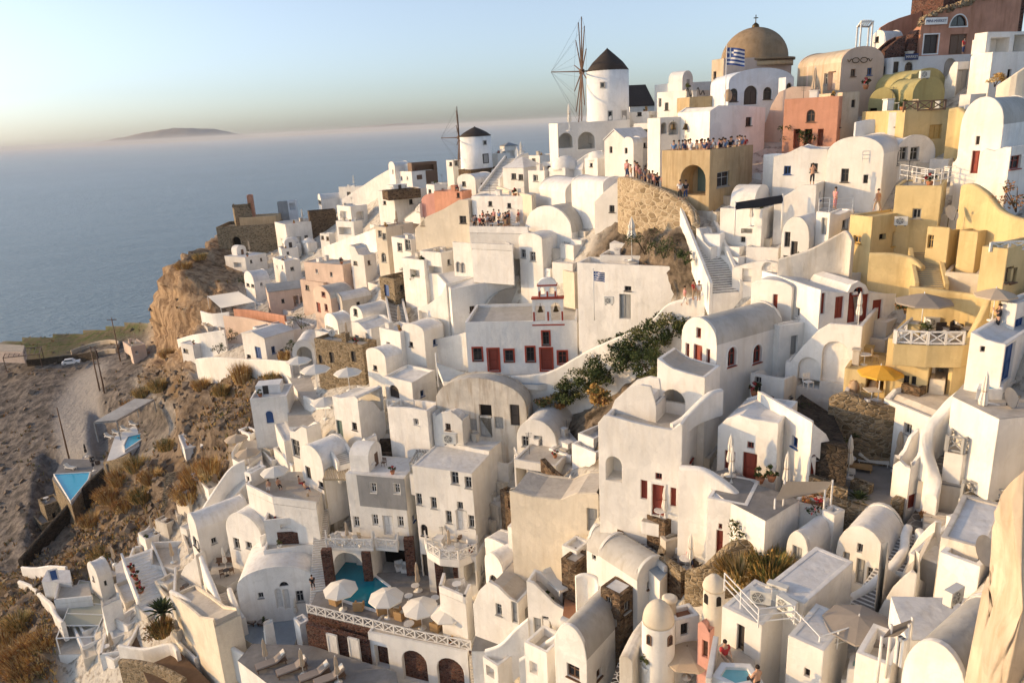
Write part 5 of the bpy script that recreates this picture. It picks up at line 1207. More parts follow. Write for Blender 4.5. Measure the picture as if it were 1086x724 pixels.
H('yellow house front with dark twin windows under the umbrella terrace', 982, 364, 420, 942, 1026, 60, col='ochre', rc='floor', D=48.5, par=0.1, feats='L w 961 405 6 14 k; L w 969 405 5 12 k; R w 1006 384 8 10 y')
Wl('yellow ramp wall down to the umbrella house', [(1044, 318, 345), (1034, 338, 370), (1018, 364, 396), (1006, 384, 410)], mat='ochre', t=0.4, ext=3, Ds=[47.5, 47.5, 47.8, 48])
H('yellow garden room behind the orange parasol', 938, 396, 424, 896, 952, 55, col='ochre', rc='ochre', D=50, par=0.1, feats='L o 930 408 20 16 y 2.5')
# ------------------------------------------------------------------ centre: red trimmed chapel and its neighbours
CH = H('white chapel with red doors and red trimmed windows', 497, 342, 397, 493, 612, -7, dl=8, D=80, par=0.3, rc='roofgrey', col='bright', cat='chapel', name='chapel', ext=1.2,
  feats='R w 506.5 375.5 9 13 k +t; R d 523.5 381.5 11 23 r +t; R w 540 377 9 12 k +t; R w 562.5 375.5 8.5 15 k +t; R w 579 358.5 7 14 k +t; R d 579.5 381 12 23 r +t; R w 596.5 379 9 13 r +t')
def bell_tower():
    f = CH.F['R']; u0 = f.px(565, 340)[0]; u1 = f.px(598, 340)[0]; um = (u0+u1)/2; z0 = f.h; s = 80/FPX
    root = empty('bell_tower', f.pt((um, z0)), 'white two tiered bell tower with red edging on the chapel roof', 'bell tower'); root['label'] = 'white two tiered bell gable with red edging on the chapel roof'
    def tier(ua, ub, za, zb, n, hw, top_):
        mb = MB(); fc = Face('t', f.o+f.inn*0.05, f.u, f.inn, 1, 1); w = ub-ua; out = [(ua, za), (ub, za), (ub, zb)]+(arc(ua, ub, zb, (ub-ua)*0.35, 12)[::-1][1:-1] if top_ else [])+[(ua, zb)]
        holes = []
        for i in range(n):
            c = ua+w*(i+0.5)/n; holes.append(shape('a', c-hw, c+hw, za+0.25, za+(zb-za)*(0.82)))
        loops = [[Vector((a, b, 0)) for a, b in q] for q in [out]+holes]; flat = [q for l in loops for q in l]; tr = [tuple(t) for t in tessellate_polygon(loops)]
        for d in (0, 0.75): mb.add([fc.pt((q.x, q.y), d) for q in flat], tr)
        for lp in [out]+holes: sleeve(mb, fc, lp, 0, 0.75)
        child(mb, 'bell_wall', 'bright', root)
        rb = MB()
        for z in (za+0.06, zb-0.06): rb.obox(fc.pt(((ua+ub)/2, z), 0.37), f.u*(w/2+0.07), f.inn*0.45, UZ*0.075)
        for i in range(n+1):
            c = ua+w*i/n; c = min(max(c, ua+0.15), ub-0.15); rb.obox(fc.pt((c, za+(zb-za)*0.3), 0.37), f.u*0.09, f.inn*0.40, UZ*((zb-za)*0.20))
        child(rb, 'red_band', 'trim', root)
    h1 = 24*s; h2 = 17*s
    tier(u0, u1, z0-0.5, z0+h1, 2, (u1-u0)*0.15, False); c = (u1-u0)*0.20
    tier(u0+c*1.0, u1-c*1.0, z0+h1, z0+h1+h2*0.8, 2, (u1-u0)*0.085, True)
    k = MB(); t = f.pt((um, z0+h1+h2*1.25), 0.4); k.tube([t-UZ*0.3, t+UZ*0.8], 0.05, 5); k.obox(t+UZ*0.5, f.u*0.22, f.inn*0.04, UZ*0.04); child(k, 'cross', 'whitemetal', root)
    for i, uu in enumerate((u0+(u1-u0)*0.25, u0+(u1-u0)*0.75)):
        P = f.pt((uu, z0+h1*0.62), 0.42); m = MB(); m.lathe([(0.01, 0), (0.14, -0.04), (0.18, -0.3), (0.32, -0.62), (0.28, -0.62)], 14, P); m.tube([P, P+UZ*0.5], 0.03, 5); b = empty('bell', P, ('bronze bell in the left opening of the red edged bell gable', 'bronze bell in the right opening of the red edged bell gable')[i], 'bell'); child(m, 'bell_body', 'bronze', b)
bell_tower()
T('dark blue grey paved yard in front of the chapel', [(462, 384), (497, 397), (612, 394), (625, 402), (570, 408), (470, 404)], '', mat='bluefloor', z=CH.P.z-0.02, ext=0.6, cat='courtyard', name='courtyard')
H('grey domed cistern roof behind the chapel', 515, 334, 346, 510, 574, 20, 'vr', rise_px=306, dl=9, D=88, col='roofgrey', rc='roofgrey')
Wl('long grey rendered wall behind the bell gable', [(570, 314, 345), (600, 322, 346), (632, 330, 348), (655, 336, 350)], mat='roofgrey', Ds=[88, 86, 82, 78], ext=3)
Wl('white sunny side wall of the chapel yard', [(612, 343, 384), (630, 340, 372), (652, 334, 360)], mat='white', Ds=[79, 77, 75])
Wl('long curving white wall sweeping down to the chapel yard', [(748, 314, 340), (728, 318, 344), (708, 324, 352), (690, 342, 364), (672, 352, 376), (650, 361, 388), (628, 371, 402), (612, 380, 408), (581, 396, 415), (543, 400, 418)], mat='white', t=0.5, ext=3, Ds=[66, 67, 68, 69, 70.5, 72, 74, 75, 76.5, 77.5])
BW = H('big white blank wall with a grey gated door and small window', 742, 284, 342, 612, 752, 62, D=70, par=0.9, rc='floor', feats='L d 663 325 12 26 g; L w 666 306 7 5 k; L k 646 318 5 5 k 0.2')
H('white stepped buttress left of the street stairs', 752, 268, 334, 738, 766, 30, D=68, par=0.1, feats='L top 752,262 746,256 742,244 738,242')
H('white garden wall house around the tall closed parasol', 706, 272, 290, 636, 742, 66, D=73, par=0.5, rc='floor')
def cave():
    H('brown rock walled cave house under the crowd wall', 722, 232, 284, 668, 738, 60, col='palestone', rc='sand', D=76, par=0.05, feats='L o 694 262 16 14 k 1; L w 697 261 6 7 k; R o 728 262 9 15 r 0.4')
cave()
# house with red doors, centre right
RD = H('white barrel roofed house with red door and arched red windows', 758, 366, 444, 723, 830, 32, 'vl', rise_px=338, D=55, rc='roofgrey', feats='L w 741 353 5 11 r; L w 729 374 4 20 r; L d 740 382 9 33 r; L w 751 380 4 20 r; R aw 776 378 9 20 r +w; R aw 803 375 9 19 r +w')
H('white high flank wall joined behind the red windowed house', 824, 346, 396, 818, 870, 18, D=57, par=0.15, feats='R d 842 366 7 20 g')
H('white cube house with red shutter left of the twin vaults', 838, 306, 350, 797, 864, 46, 'vl', rise_px=298, D=58, feats='L s 822 320 5 16 r; R w 870 318 4 14 r')
TV = H('white house with red shutters and a small arched dormer above a terrace', 866, 308, 372, 838, 962, 12, D=55.5, dl=8, par=0.05, rc='roofwhite', feats='R s 871 322 4 22 r; R s 890 326 9 23 r; R d 904 326 9 32 r; R d 916 328 9 32 r; R s 930 330 10 24 r; R aw 911 305 11 8 r; R top 866,308 890,310 899,310 903,302 911,298 918,302 922,310 945,312 962,310')
H('white vaulted roof behind the arched dormer house', 880, 306, 330, 850, 968, 16, 'vr', rise_px=288, D=58.5, dl=5, rc='roofwhite')
H('white two arched loggia with red doors under the dormer house', 908, 345, 424, 836, 962, 62, D=53, par=0.9, rc='floor', feats='L ao 885 384 27 44 w 2.4; L ao 858 395 24 32 w 1.6; L top 908,345 880,343 868,350 852,366 838,384')
facade_door('dark red door at the back of the right loggia arch', 894, 390, 9, 32, 54.9, 'redwood', -28)
H('white rounded stair house with a small red shutter', 830, 404, 440, 796, 852, 48, D=54, par=0.5, feats='L d 816 427 9 15 r; L w 804 400 7 18 g; R top 830,404 842,398 850,404; R w 838 421 3 3 k')
# arched white bastion house
AW = H('tall white terrace house with a big arched niche', 746, 400, 470, 697, 764, 54, D=52.5, par=0.05, rc='floor', feats='L ao 714 428 25 30 w 2.2; L top 746,400 730,396 714,391 706,386 697,380')
Wl('swooping white balustrade wall beside the arched niche', [(764, 414, 436), (752, 418, 440), (738, 430, 446), (724, 444, 456), (712, 451, 462)], mat='white', t=0.5, ext=0.2, Ds=[51, 50.6, 50.3, 50.1, 50])
TW = H('big white bastion house with roof terrace and red doors', 722, 450, 558, 634, 760, 62, D=50.5, par=0.9, rc='floor', lcol=None, feats='L ao 651 497 17 26 w 1.6; L d 698 530 13 33 r +w; L s 683 519 7 20 r; L s 714 527 6 20 r; L w 698.5 505 7 7 r; L top 722,450 712,456 690,452 672,448 655,443 646,441 640,441 634,448; R aw 739 488 11 13 w; R w 733 486 3 3 r; R w 756 487 3 4 g')
H('white round parapet room on the bastion house roof', 696, 430, 450, 644, 706, 60, D=52.2, par=0.8, feats='L top 696,430 690,410 680,408 665,412 652,424 646,440; R top 696,420 706,416')
H('white house with red doors beside the paved terrace', 822, 448, 518, 762, 846, 54, D=48.5, par=0.1, feats='L d 795 496 15 32 r; L w 796 472 7 7 r; L s 774 488 11 20 r; R s 839 486 4 20 r; L top 822,448 800,445 785,440 770,444 762,452')
H('white curved end wall house with red door by the terrace', 856, 449, 530, 846, 888, 14, D=47, par=0.1, feats='R d 855 508 11 34 r; R w 843 498 5 20 r; R aw 857 486 5 6 r; R w 880 476 5 3 k; R top 856,449 866,452 876,460 884,476 888,496', dl=6)
T('dark slate paved terrace with loungers and pots', [(735, 505), (775, 496), (800, 512), (848, 530), (812, 552), (770, 530)], '', mat='floorgrey', D=49)
Wl('curved white wall under the slate paved terrace', [(720, 496, 560), (742, 498, 562), (758, 506, 566), (776, 520, 574), (796, 540, 584), (806, 552, 592)], mat='white', t=0.6, ext=4, Ds=[49.5, 48.8, 48.3, 47.8, 47.2, 46.8])
H('white lower storey with three red doors under the slate terrace', 790, 536, 600, 750, 806, 60, D=46.2, par=0.1, feats='L d 763 576 7 28 r; L d 788 570 8 18 r; L w 764 558 4 6 r')
# ------------------------------------------------------------------ valley, cliff pools and lower left
VP = at(75, 515, 132).z
def pool(label, pts, mat, z=None, D=None, rim=0.35, rimmat='bright', depth_=0.12, name='swimming_pool'):
    P0 = at(*pts[0], D) if z is None else on_z(*pts[0], z)
    V = [P0]+[on_z(x, y, P0.z) for x, y in pts[1:]]; c = sum(V, Vector())/len(V)
    root = empty(name, c, label, 'pool'); wtr = MB(); wtr.sheet([v-UZ*0.03 for v in V]); child(wtr, 'water', mat, root)
    rm = MB(); n = len(V)
    O = []
    for i in range(n):
        a = (V[i]-V[i-1]).normalized(); b = (V[(i+1) % n]-V[i]).normalized(); na = Vector((a.y, -a.x, 0)); nb = Vector((b.y, -b.x, 0))
        m = (na+nb); m = m/max(0.4, m.length**2)*2
        if m.length > 2: m = m.normalized()*2
        if (V[i]+m*0.1-c).length < (V[i]-c).length and False: m = -m
        O.append(m)
    ar = sum(V[i].x*V[(i+1) % n].y-V[(i+1) % n].x*V[i].y for i in range(n)); sg = 1 if ar > 0 else -1
    W = [V[i]+O[i]*(rim*sg*0.5) for i in range(n)]
    for i in range(n):
        j = (i+1) % n; A = [V[i]-UZ*0.25, V[j]-UZ*0.25, V[j]+UZ*depth_, V[i]+UZ*depth_, W[i]+UZ*depth_, W[j]+UZ*depth_, W[j]-UZ*1.2, W[i]-UZ*1.2]
        rm.add(A, [(0, 1, 2, 3), (3, 2, 5, 4), (4, 5, 6, 7)])
    child(rm, 'rim', rimmat, root); return root
DK = T('grey stone pool deck jutting over the valley', [(55, 507), (68, 486), (110, 488), (112, 497), (98, 505), (76, 536)], '', mat='floorgrey', wall='palestone', D=130, ext=7, cat='deck', name='pool_deck')
pool('bright blue infinity pool with a pointed corner', [(58, 503), (95, 501), (93, 509), (75, 531)], 'poolblue', z=DK.z+0.35)
put('lounger_white', 75, 497, 'white lounger beside the bright blue infinity pool', 'sun lounger', DK, 70, 1.2)
put('closed_black', 92, 484, 'closed black parasol at the back of the pool deck', 'parasol', DK); put('closed_black', 100, 499, 'closed black parasol near the pointed pool corner', 'parasol', DK)
put('armchair_dark', 98, 489, 'dark armchair under the black parasols', 'armchair', DK, 30); put('armchair_dark', 104, 492, 'dark armchair at the deck edge by the wall', 'armchair', DK, 200)
H('grey stone pump house below the infinity pool', 48, 556, 574, 33, 66, 46, col='palestone', rc='floorgrey', D=130, par=0.5, feats='L w 40 562 3 8 k; R w 55 562 4 8 k')
H('flat grey stone store behind the pump house', 52, 536, 556, 40, 64, 46, col='palestone', rc='floorgrey', D=131, par=0.4, feats='R k 58 548 4 10 k 0.5')
Wl('long dark diagonal wall down the valley edge', [(112, 497, 507), (96, 512, 522), (80, 530, 540), (62, 550, 560), (44, 571, 581), (24, 594, 604)], mat='darkstone', t=0.8, ext=3)
Wl('pale stone wall along the upper pool deck', [(112, 490, 497), (128, 486, 493), (140, 480, 488)], mat='palestone', ext=3)
WT = T('white terraced sun deck stepping up the ravine', [(112, 492), (122, 462), (150, 447), (168, 436), (184, 434), (182, 449), (160, 466), (134, 480)], '', mat='bright', wall='white', D=129, ext=6, cat='deck', name='sun_deck')
pool('turquoise plunge pool with a curved end on the ravine deck', [(132, 472), (136, 463), (150, 460), (151, 465), (142, 471), (133, 477)], 'poolblue', z=WT.z+0.3, rim=0.5)
pool('pale green plunge pool at the top of the ravine deck', [(154, 452), (160, 444), (174, 441), (175, 446), (166, 451)], 'poolpale', z=WT.z+0.35, rim=0.5)
def pergola(label, pts, h, mat='greywood', roof=None, n=7, D=None, z=None, name='pergola'):
    P0 = at(*pts[0], D) if z is None else on_z(*pts[0], z); V = [P0]+[on_z(x, y, P0.z) for x, y in pts[1:]]
    root = empty(name, P0, label, 'pergola')
    for v in V: m = MB(); m.obox(v+UZ*(h/2-0.5), Vector((0.07, 0, 0)), Vector((0, 0.07, 0)), UZ*(h/2+0.5)); child(m, 'post', mat, root)
    b = MB()
    for i in range(4): p, q = V[i]+UZ*h, V[(i+1) % 4]+UZ*h; u = (q-p).normalized(); b.obox((p+q)/2, u*((q-p).length/2+0.1), UZ.cross(u)*0.07, UZ*0.09)
    for i in range(1, n):
        p = V[0].lerp(V[1], i/n)+UZ*(h+0.13); q = V[3].lerp(V[2], i/n)+UZ*(h+0.13); u = (q-p).normalized(); b.obox((p+q)/2, u*((q-p).length/2+0.15), UZ.cross(u)*0.05, UZ*0.05)
    child(b, 'beam', mat, root)
    if roof:
        r = MB(); W = [v+UZ*(h+0.2) for v in V]; r.add(W+[w+UZ*0.04 for w in W], [(0, 1, 2, 3), (4, 5, 6, 7), (0, 1, 5, 4), (1, 2, 6, 5), (2, 3, 7, 6), (3, 0, 4, 7)]); child(r, 'roof_panel', roof, root)
    return root
pergola('long grey flat pergola over the ravine loungers', [(103, 463), (127, 461), (166, 438), (146, 437)], 2.6, 'greywood', 'roofgrey', D=131)
for i, (x, y) in enumerate([(116, 464), (124, 460), (133, 456), (142, 451)]): put('lounger_white', x, y, ['white lounger nearest the valley under the grey pergola', 'second white lounger under the grey pergola', 'third white lounger under the grey pergola', 'white lounger highest up under the grey pergola'][i], 'sun lounger', None, 60, 1.1, 'white loungers under the grey pergola', z=WT.z+0.1)
H('small white house with a blue door beside the dry ravine', 200, 476, 500, 177, 216, 30, par=0.1, D=114, rc='roofwhite', feats='L d 193 486 6 15 b; R k 207 484 5 8 k 0.5')
H('white house with two dark blue windows beside the ravine steps', 217, 474, 494, 206, 236, 20, 'gr', rise_px=467, dl=5, D=112, feats='R w 222 483 4 7 b; R w 230 484 4 7 b')
ST('rough stone path steps beside the ravine houses', (178, 540), (184, 500), 2.0, 20, 'palestone', 'palestone')
# utility poles and valley buildings
def upole(label, x, yt, yb, D=None, double=False, arm=True):
    P = at(x, yb, D); h = rise(P, yt); root = empty('utility_pole', P, label, 'utility pole')
    for dx in ((-0.5, 0.5) if double else (0,)):
        m = MB(); m.tube([P+Vector((dx, 0, -1)), P+Vector((dx, 0, h))], 0.17, 8, None, 0.11); child(m, 'pole', 'brownwood', root)
    if arm:
        a = MB(); a.obox(P+UZ*(h-0.5), Vector((1.1, 0, 0)), Vector((0, 0.06, 0)), UZ*0.07)
        if double: a.obox(P+UZ*(h*0.6), Vector((0.9, 0, 0)), Vector((0, 0.06, 0)), UZ*0.08)
        child(a, 'crossarm', 'brownwood', root)
        s = MB()
        for q in (-0.95, 0, 0.95): s.lathe([(0.05, 0), (0.08, 0.08), (0.03, 0.25)], 8, P+Vector((q, 0, h-0.42)))
        child(s, 'insulator', 'acgrey', root)
upole('tall single utility pole beside the valley road', 128, 337, 384); upole('stout double utility pole at the road bend', 108, 367, 413, double=True); upole('thin leaning pole on the valley track', 73, 432, 485, arm=False); upole('dark pole at the top of the valley track', 111, 396, 418, arm=False)
T('low beige roadside house at the far left edge', [(-14, 372), (24, 373), (26, 366), (-10, 364)], '', mat='dune', wall='blush', D=188, ext=3, cat='house', name='house')
pergola('timber roadside pergola at the far left', [(6, 390), (44, 386), (46, 378), (10, 381)], 2.6, 'brownwood', D=184)
Wl('long dark roadside wall on the valley floor', [(30, 382, 389), (58, 379, 386), (84, 376, 383), (104, 372, 380)], mat='darkstone', ext=2)
H('pale low house with a flat roof under the cliff', 142, 368, 384, 130, 154, 40, col='blush', rc='dune', par=0.1, D=172, feats='L k 135 378 5 6 k 0.5')
Wl('curved pale wall of an oval roadside plot', [(76, 372, 376), (92, 366, 370), (112, 361, 365), (126, 362, 366), (124, 368, 372)], mat='dune', t=0.5, ext=1)
Wl('low pale roadside kerb wall on the green plateau', [(96, 376, 380), (112, 371, 375), (124, 370, 374)], mat='dune', t=0.5, ext=1)
def car(label, x, y, D, rot, mat='bright'):
    P = at(x, y, D); root = empty('parked_car', P, label, 'car'); root.rotation_euler = (0, 0, rad(rot))
    b = MB(); b.add([(-2, -0.8, 0.3), (2, -0.8, 0.3), (2, 0.8, 0.3), (-2, 0.8, 0.3), (-2, -0.8, 0.85), (2, -0.78, 0.75), (2, 0.78, 0.75), (-2, 0.8, 0.85)], [(0, 1, 2, 3), (4, 5, 6, 7), (0, 1, 5, 4), (1, 2, 6, 5), (2, 3, 7, 6), (3, 0, 4, 7)])
    b.add([(-1.7, -0.72, 0.84), (1.0, -0.74, 0.8), (0.4, -0.6, 1.4), (-1.3, -0.6, 1.42), (-1.7, 0.72, 0.84), (1.0, 0.74, 0.8), (0.4, 0.6, 1.4), (-1.3, 0.6, 1.42)], [(3, 2, 6, 7), (0, 1, 2, 3), (4, 5, 6, 7), (1, 5, 6, 2), (0, 3, 7, 4)]); b.build('body', mat, root)
    g = MB()
    for s in (-1, 1): g.quad((-1.45, s*0.70, 0.92), (0.7, s*0.715, 0.9), (0.32, s*0.625, 1.34), (-1.22, s*0.625, 1.35))
    g.build('window', 'glass', root)
    for dx in (-1.25, 1.25):
        for s in (-1, 1): t = MB(); t.tube([(dx, s*0.66, 0.31), (dx, s*0.84, 0.31)], 0.31, 14); t.build('wheel', 'acgrey', root)
car('small white van parked by the dark roadside wall', 76, 386, 183, 20)
# lower left terraces
Wl('white roadside wall with a blue gate at the lower left', [(26, 601, 612), (40, 602, 613), (56, 600, 615), (74, 601, 616)], mat='bright', ext=2)
Wl('white snaking path wall beside the dry slope', [(22, 616, 622), (36, 622, 628), (46, 632, 638), (56, 640, 648), (62, 652, 662), (70, 660, 672)], mat='white', t=0.5, ext=1)
def glass_room():
    P0 = at(66, 694, 92); z = P0.z; V = [P0, on_z(104, 693, z), on_z(122, 640, z), on_z(84, 640, z)]
    return T('white walled base of the glazed roof terrace', [(62, 694), (104, 692), (124, 640), (82, 640)], '', mat='floor', D=92, ext=6), z
GR, gz = glass_room()
def glazed():
    V = [on_z(x, y, gz) for x, y in ((64, 693), (104, 691), (127, 636), (88, 630))]; root = empty('glazed_pergola', V[0], 'long glazed pergola with slim pale frames', 'pergola'); h = 2.3
    fr = MB()
    for i in range(6):
        a = V[0].lerp(V[3], i/5); b = V[1].lerp(V[2], i/5)
        fr.obox((a+b)/2+UZ*h, (b-a)/2, Vector((0, 0.05, 0)), UZ*0.06)
        for q in (a, b): fr.obox(q+UZ*h/2, Vector((0.05, 0, 0)), Vector((0, 0.05, 0)), UZ*h/2)
    for a, b in ((V[0], V[3]), (V[1], V[2])): d = (b-a); fr.obox((a+b)/2+UZ*h, d/2, UZ.cross(d).normalized()*0.05, UZ*0.06)
    child(fr, 'frame', 'whitemetal', root)
    for i in range(1, 5):
        g = MB(); a, b, c, d = V[0].lerp(V[3], i/5), V[1].lerp(V[2], i/5), V[1].lerp(V[2], (i+1)/5), V[0].lerp(V[3], (i+1)/5)
        g.add([q+UZ*(h-0.03-0.0*i) for q in (a, b, c, d)]+[q+UZ*(h-0.055) for q in (a, b, c, d)], [(0, 1, 2, 3), (4, 5, 6, 7)]); child(g, 'roof_panel', 'frosted', root)
m, N, L, B = _nt('frosted'); B.inputs['Base Color'].default_value = (0.62, 0.62, 0.52, 1); B.inputs['Roughness'].default_value = 0.25; B.inputs['Transmission Weight'].default_value = 0.45; B.inputs['IOR'].default_value = 1.1; MATS['frosted'] = m
glazed()
T('white gatehouse block with a deep blue door by the dry slope', [(44, 616), (50, 604), (74, 604), (76, 618)], '', mat='roofwhite', D=101, ext=3, cat='house', name='house'); facade_door('deep blue door of the gatehouse block', 57, 609, 7, 12, 100.2, 'bluewood', 20)
T('low white terrace below the gatehouse block', [(58, 640), (62, 622), (94, 618), (98, 636)], '0p 3p', mat='floor', D=97, ext=3, ph=0.6)
T('tall white stair parapet block right of the small barrel vault', [(126, 640), (122, 600), (132, 590), (143, 634)], '', mat='roofwhite', D=94, ext=6, cat='house', name='house')
H('small white barrel vault behind the glazed pergola', 108, 612, 630, 93, 118, 50, 'vl', rise_px=597, D=98, feats='R w 112 618 3 6 k')
TA = T('white terrace with parasols above the broad stairs', [(136, 600), (142, 584), (166, 580), (170, 598), (152, 606)], '0p 1p', ph=0.7, D=98)
TB = T('white sunbed terrace under the vaulted house', [(160, 598), (162, 580), (204, 578), (212, 592), (186, 602)], '0p 1p', ph=0.8, D=94)
ST('broad white stairs with flower planters', (166, 634), (150, 602), 3.4, 14, 'white', 'white', D0=90, D1=96.5, sides='lr', sh=0.8)
PLp = [(141, 606), (144, 614), (147, 622), (150, 630)]
for i, (x, y) in enumerate(PLp): put('pot_flower', x, y, ['clay flower pot topmost beside the broad white stairs', 'second clay flower pot down the broad white stairs', 'third clay flower pot down the broad white stairs', 'lowest clay flower pot beside the broad white stairs'][i], 'flower pot', None, i*70, 1.3, 'flower pots down the white stairs', D=90.5)
TC = T('white terrace with a table and two white armchairs', [(184, 640), (186, 606), (214, 596), (220, 640), (214, 654)], '4p 0p', ph=0.7, D=84)
H('white rounded parapet house above the armchair terrace', 214, 598, 622, 184, 219, 56, D=86.5, par=0.5, feats='L top 214,592 204,594 196,600 192,608 184,612; L w 190 616 4 5 k')
put('table_dark', 198, 626, 'round dark table on the armchair terrace', 'table', TC); put('chair_brown', 195, 630, 'brown chair left of the round dark table', 'chair', TC, 40); put('chair_brown', 202, 628, 'brown chair right of the round dark table', 'chair', TC, 220)
put('armchair_white', 206, 645, 'white armchair at the left of the pair by the railing', 'armchair', TC, 20, 1.2); put('armchair_white', 214, 642, 'white armchair at the right of the pair by the railing', 'armchair', TC, 10, 1.2)
H('huge cream retaining wall catching the sun at the lower left', 246, 680, 760, 184, 258, 42, col='cream', rc='floor', D=74, dl=13, par=0.3, ext=8, cat='retaining wall', name='retaining_wall', feats='L top 246,680 230,668 212,654 198,642 184,632')
Wl('curved white parapet wall over the cream retaining wall', [(184, 626, 640), (196, 632, 646), (210, 642, 656), (226, 656, 668), (240, 668, 680), (250, 676, 690)], mat='white', t=0.4, Ds=[82, 80.5, 79, 77.5, 76, 75])
T('raised planter bed with a spiky agave', [(132, 694), (150, 660), (182, 650), (190, 690), (160, 690)], '0p 4p 3p', ph=0.5, D=84, mat='soil', cat='planter', name='planter_bed')
put('agave', 173, 652, 'large spiky green agave in the raised planter', 'agave', None, 0, 2.6, D=81.5)
bush(172, 672, 'rounded golden shrub under the agave', 1.5, 1.1, ('leaf_gold', 'leaf_olive', 'leaf_rust'), 700, 0.12, kind='grass', D=80)
bush(160, 676, 'dark green and rust shrub beside the golden shrub', 1.0, 0.7, ('leaf_olive', 'leaf_mid', 'leaf_rust'), 400, 0.1, D=81)
TD = T('small white terrace with a closed parasol by the glazed pergola', [(107, 700), (112, 676), (126, 672), (131, 696)], '0p 3p', ph=0.8, D=87)
put('closed_beige', 120, 690, 'closed beige parasol beside the glazed pergola', 'parasol', TD); put('armchair_dark', 124, 684, 'dark armchair by the closed beige parasol', 'armchair', TD, 150); put('table_white', 114, 690, 'small white table beside the glazed pergola', 'table', TD)
H('white narrow house right of the glazed pergola', 118, 654, 684, 108, 130, 45, D=90, par=0.5, feats='R k 124 662 4 14 k 0.3; L top 118,650 112,648 108,660')
Wl('rough stone wall along the lower brown bank', [(132, 700, 718), (152, 702, 720), (176, 708, 728), (200, 720, 745)], mat='palestone', t=0.6, ext=4, Ds=[80, 78.5, 77, 75])
Wl('white planter wall above the brown bank', [(130, 684, 700), (156, 688, 702), (184, 682, 698), (192, 690, 706)], mat='white', t=0.4, Ds=[83, 81.5, 80, 79])
T('bare brown earth bank behind the cream wall', [(150, 708), (190, 690), (226, 726), (200, 740), (160, 730)], '', mat='soil', wall='palestone', D=78, cat='bank', name='earth_bank')
PW = T('white plunge pool terrace above the ravine', [(146, 574), (168, 552), (196, 544), (200, 558), (176, 574)], '0p', ph=0.6, D=102)
pool('small pale plunge pool above the ravine', [(170, 556), (175, 549), (191, 547), (192, 553), (176, 558)], 'poolpale', z=PW.z+0.4, rim=0.5)
H('white stepped wall house left of the pale plunge pool', 158, 572, 590, 146, 172, 45, D=100, par=0.5, feats='L w 151 580 3 4 k; R k 166 580 4 5 k 0.3')
# ------------------------------------------------------------------ lower middle: vault houses, hotel and pool
H('white flat roofed house behind the blue arched door house', 306, 468, 500, 277, 314, 26, rc='roofwhite', D=91, par=0.1, feats='L k 289 472 8 6 k 0.5', ext=6)
H('white block with a tall grey shuttered window', 330, 458, 492, 306, 340, 50, D=87, par=0.3, feats='L w 314 475 8 17 g; L top 330,456 320,452 312,458')
H('white house with gray door and lantern by the cafe', 385, 432, 474, 353, 406, 56, D=84, par=0.1, rc='roofwhite', feats='L d 357 456 6 22 e; L w 376 452 5 8 k; L top 385,424 376,420 362,422; R top 385,424 396,426 404,436')
H('white vaulted house with a sunny round gable and small door', 346, 492, 522, 318, 372, 48, 'vl', rise_px=473, D=81, feats='L d 327 501 5 12 k; L w 341 514 5 6 k')
ST('white stairs climbing behind the round gabled house', (368, 492), (352, 467), 1.6, 14, 'white', 'floor', D0=80, D1=84, sides='lr', smat='white')
H('white curved chimney wall house beside the stairs', 392, 470, 505, 372, 400, 48, D=80, par=0.1, feats='L top 392,468 386,464 380,470 376,482 372,492')
pergola('weathered slatted wooden pergola above the hotel steps', [(346, 530), (372, 530), (374, 512), (352, 510)], 2.4, 'strawwood', D=79, n=14)
TE = T('white terrace of sunbathers below the round gabled house', [(262, 520), (278, 500), (330, 500), (342, 520), (336, 540), (290, 534)], '0p 5p 4p', ph=0.8, D=83)
H('tall white corner house with a tiny window below the parasols', 272, 502, 540, 259, 282, 58, D=84.5, par=0.3, feats='L w 263 508 3 6 k')
Wl('long white stair wall descending beside the dry ravine', [(262, 488, 500), (248, 496, 510), (236, 512, 528), (224, 530, 546), (214, 544, 558), (204, 552, 566)], mat='white', t=0.5, ext=3)
ST('long white stepped lane beside the ravine', (222, 548), (258, 496), 2.4, 30, 'white', 'white', D0=92, D1=92.5)
TF = T('narrow terrace of white parasols above the ravine', [(246, 486), (256, 468), (274, 466), (278, 482), (262, 494)], '0p', ph=0.7, D=95)
VA = H('white barrel vaulted house with an arched window at the ravine edge', 217, 562, 604, 199, 264, 42, 'vl', rise_px=545, D=87, feats='L aw 207 574 4 9 k; L aw 214 582 3 9 k', ext=6)
VB = H('white vaulted house with two grey windows beside the stone band', 283, 572, 600, 240, 296, 62, 'vl', rise_px=545, D=82.5, feats='L w 251 576 6 11 g; L w 264 578 6 7 g; L w 274 587 5 6 g')
VC = H('white shoulder wall joining the two vaulted houses', 282, 578, 606, 262, 290, 55, D=81.5, par=0.1, feats='L top 282,572 276,574 268,580 262,590')
H('white walled house with a dark red stone band', 288, 552, 604, 284, 338, 6, dl=3, D=81, par=0.9, rc='floor', feats='R o 310 557 26 5 w 0.3')
def stone_band():
    A = at(286, 582, 80.6); B = at(337, 583, 80.6); u = B-A; L = u.length; u.normalize(); h = rise(A, 563); mb = MB(); n = Vector((u.y, -u.x, 0)); mb.obox((A+B)/2+UZ*(h/2), u*(L/2), n*0.15, UZ*h/2); o = mb.build('stone_facing', 'redstone', origin=A); tag(o, 'dark red stone facing band under the roof terrace', 'wall', None, 'thing')
stone_band()
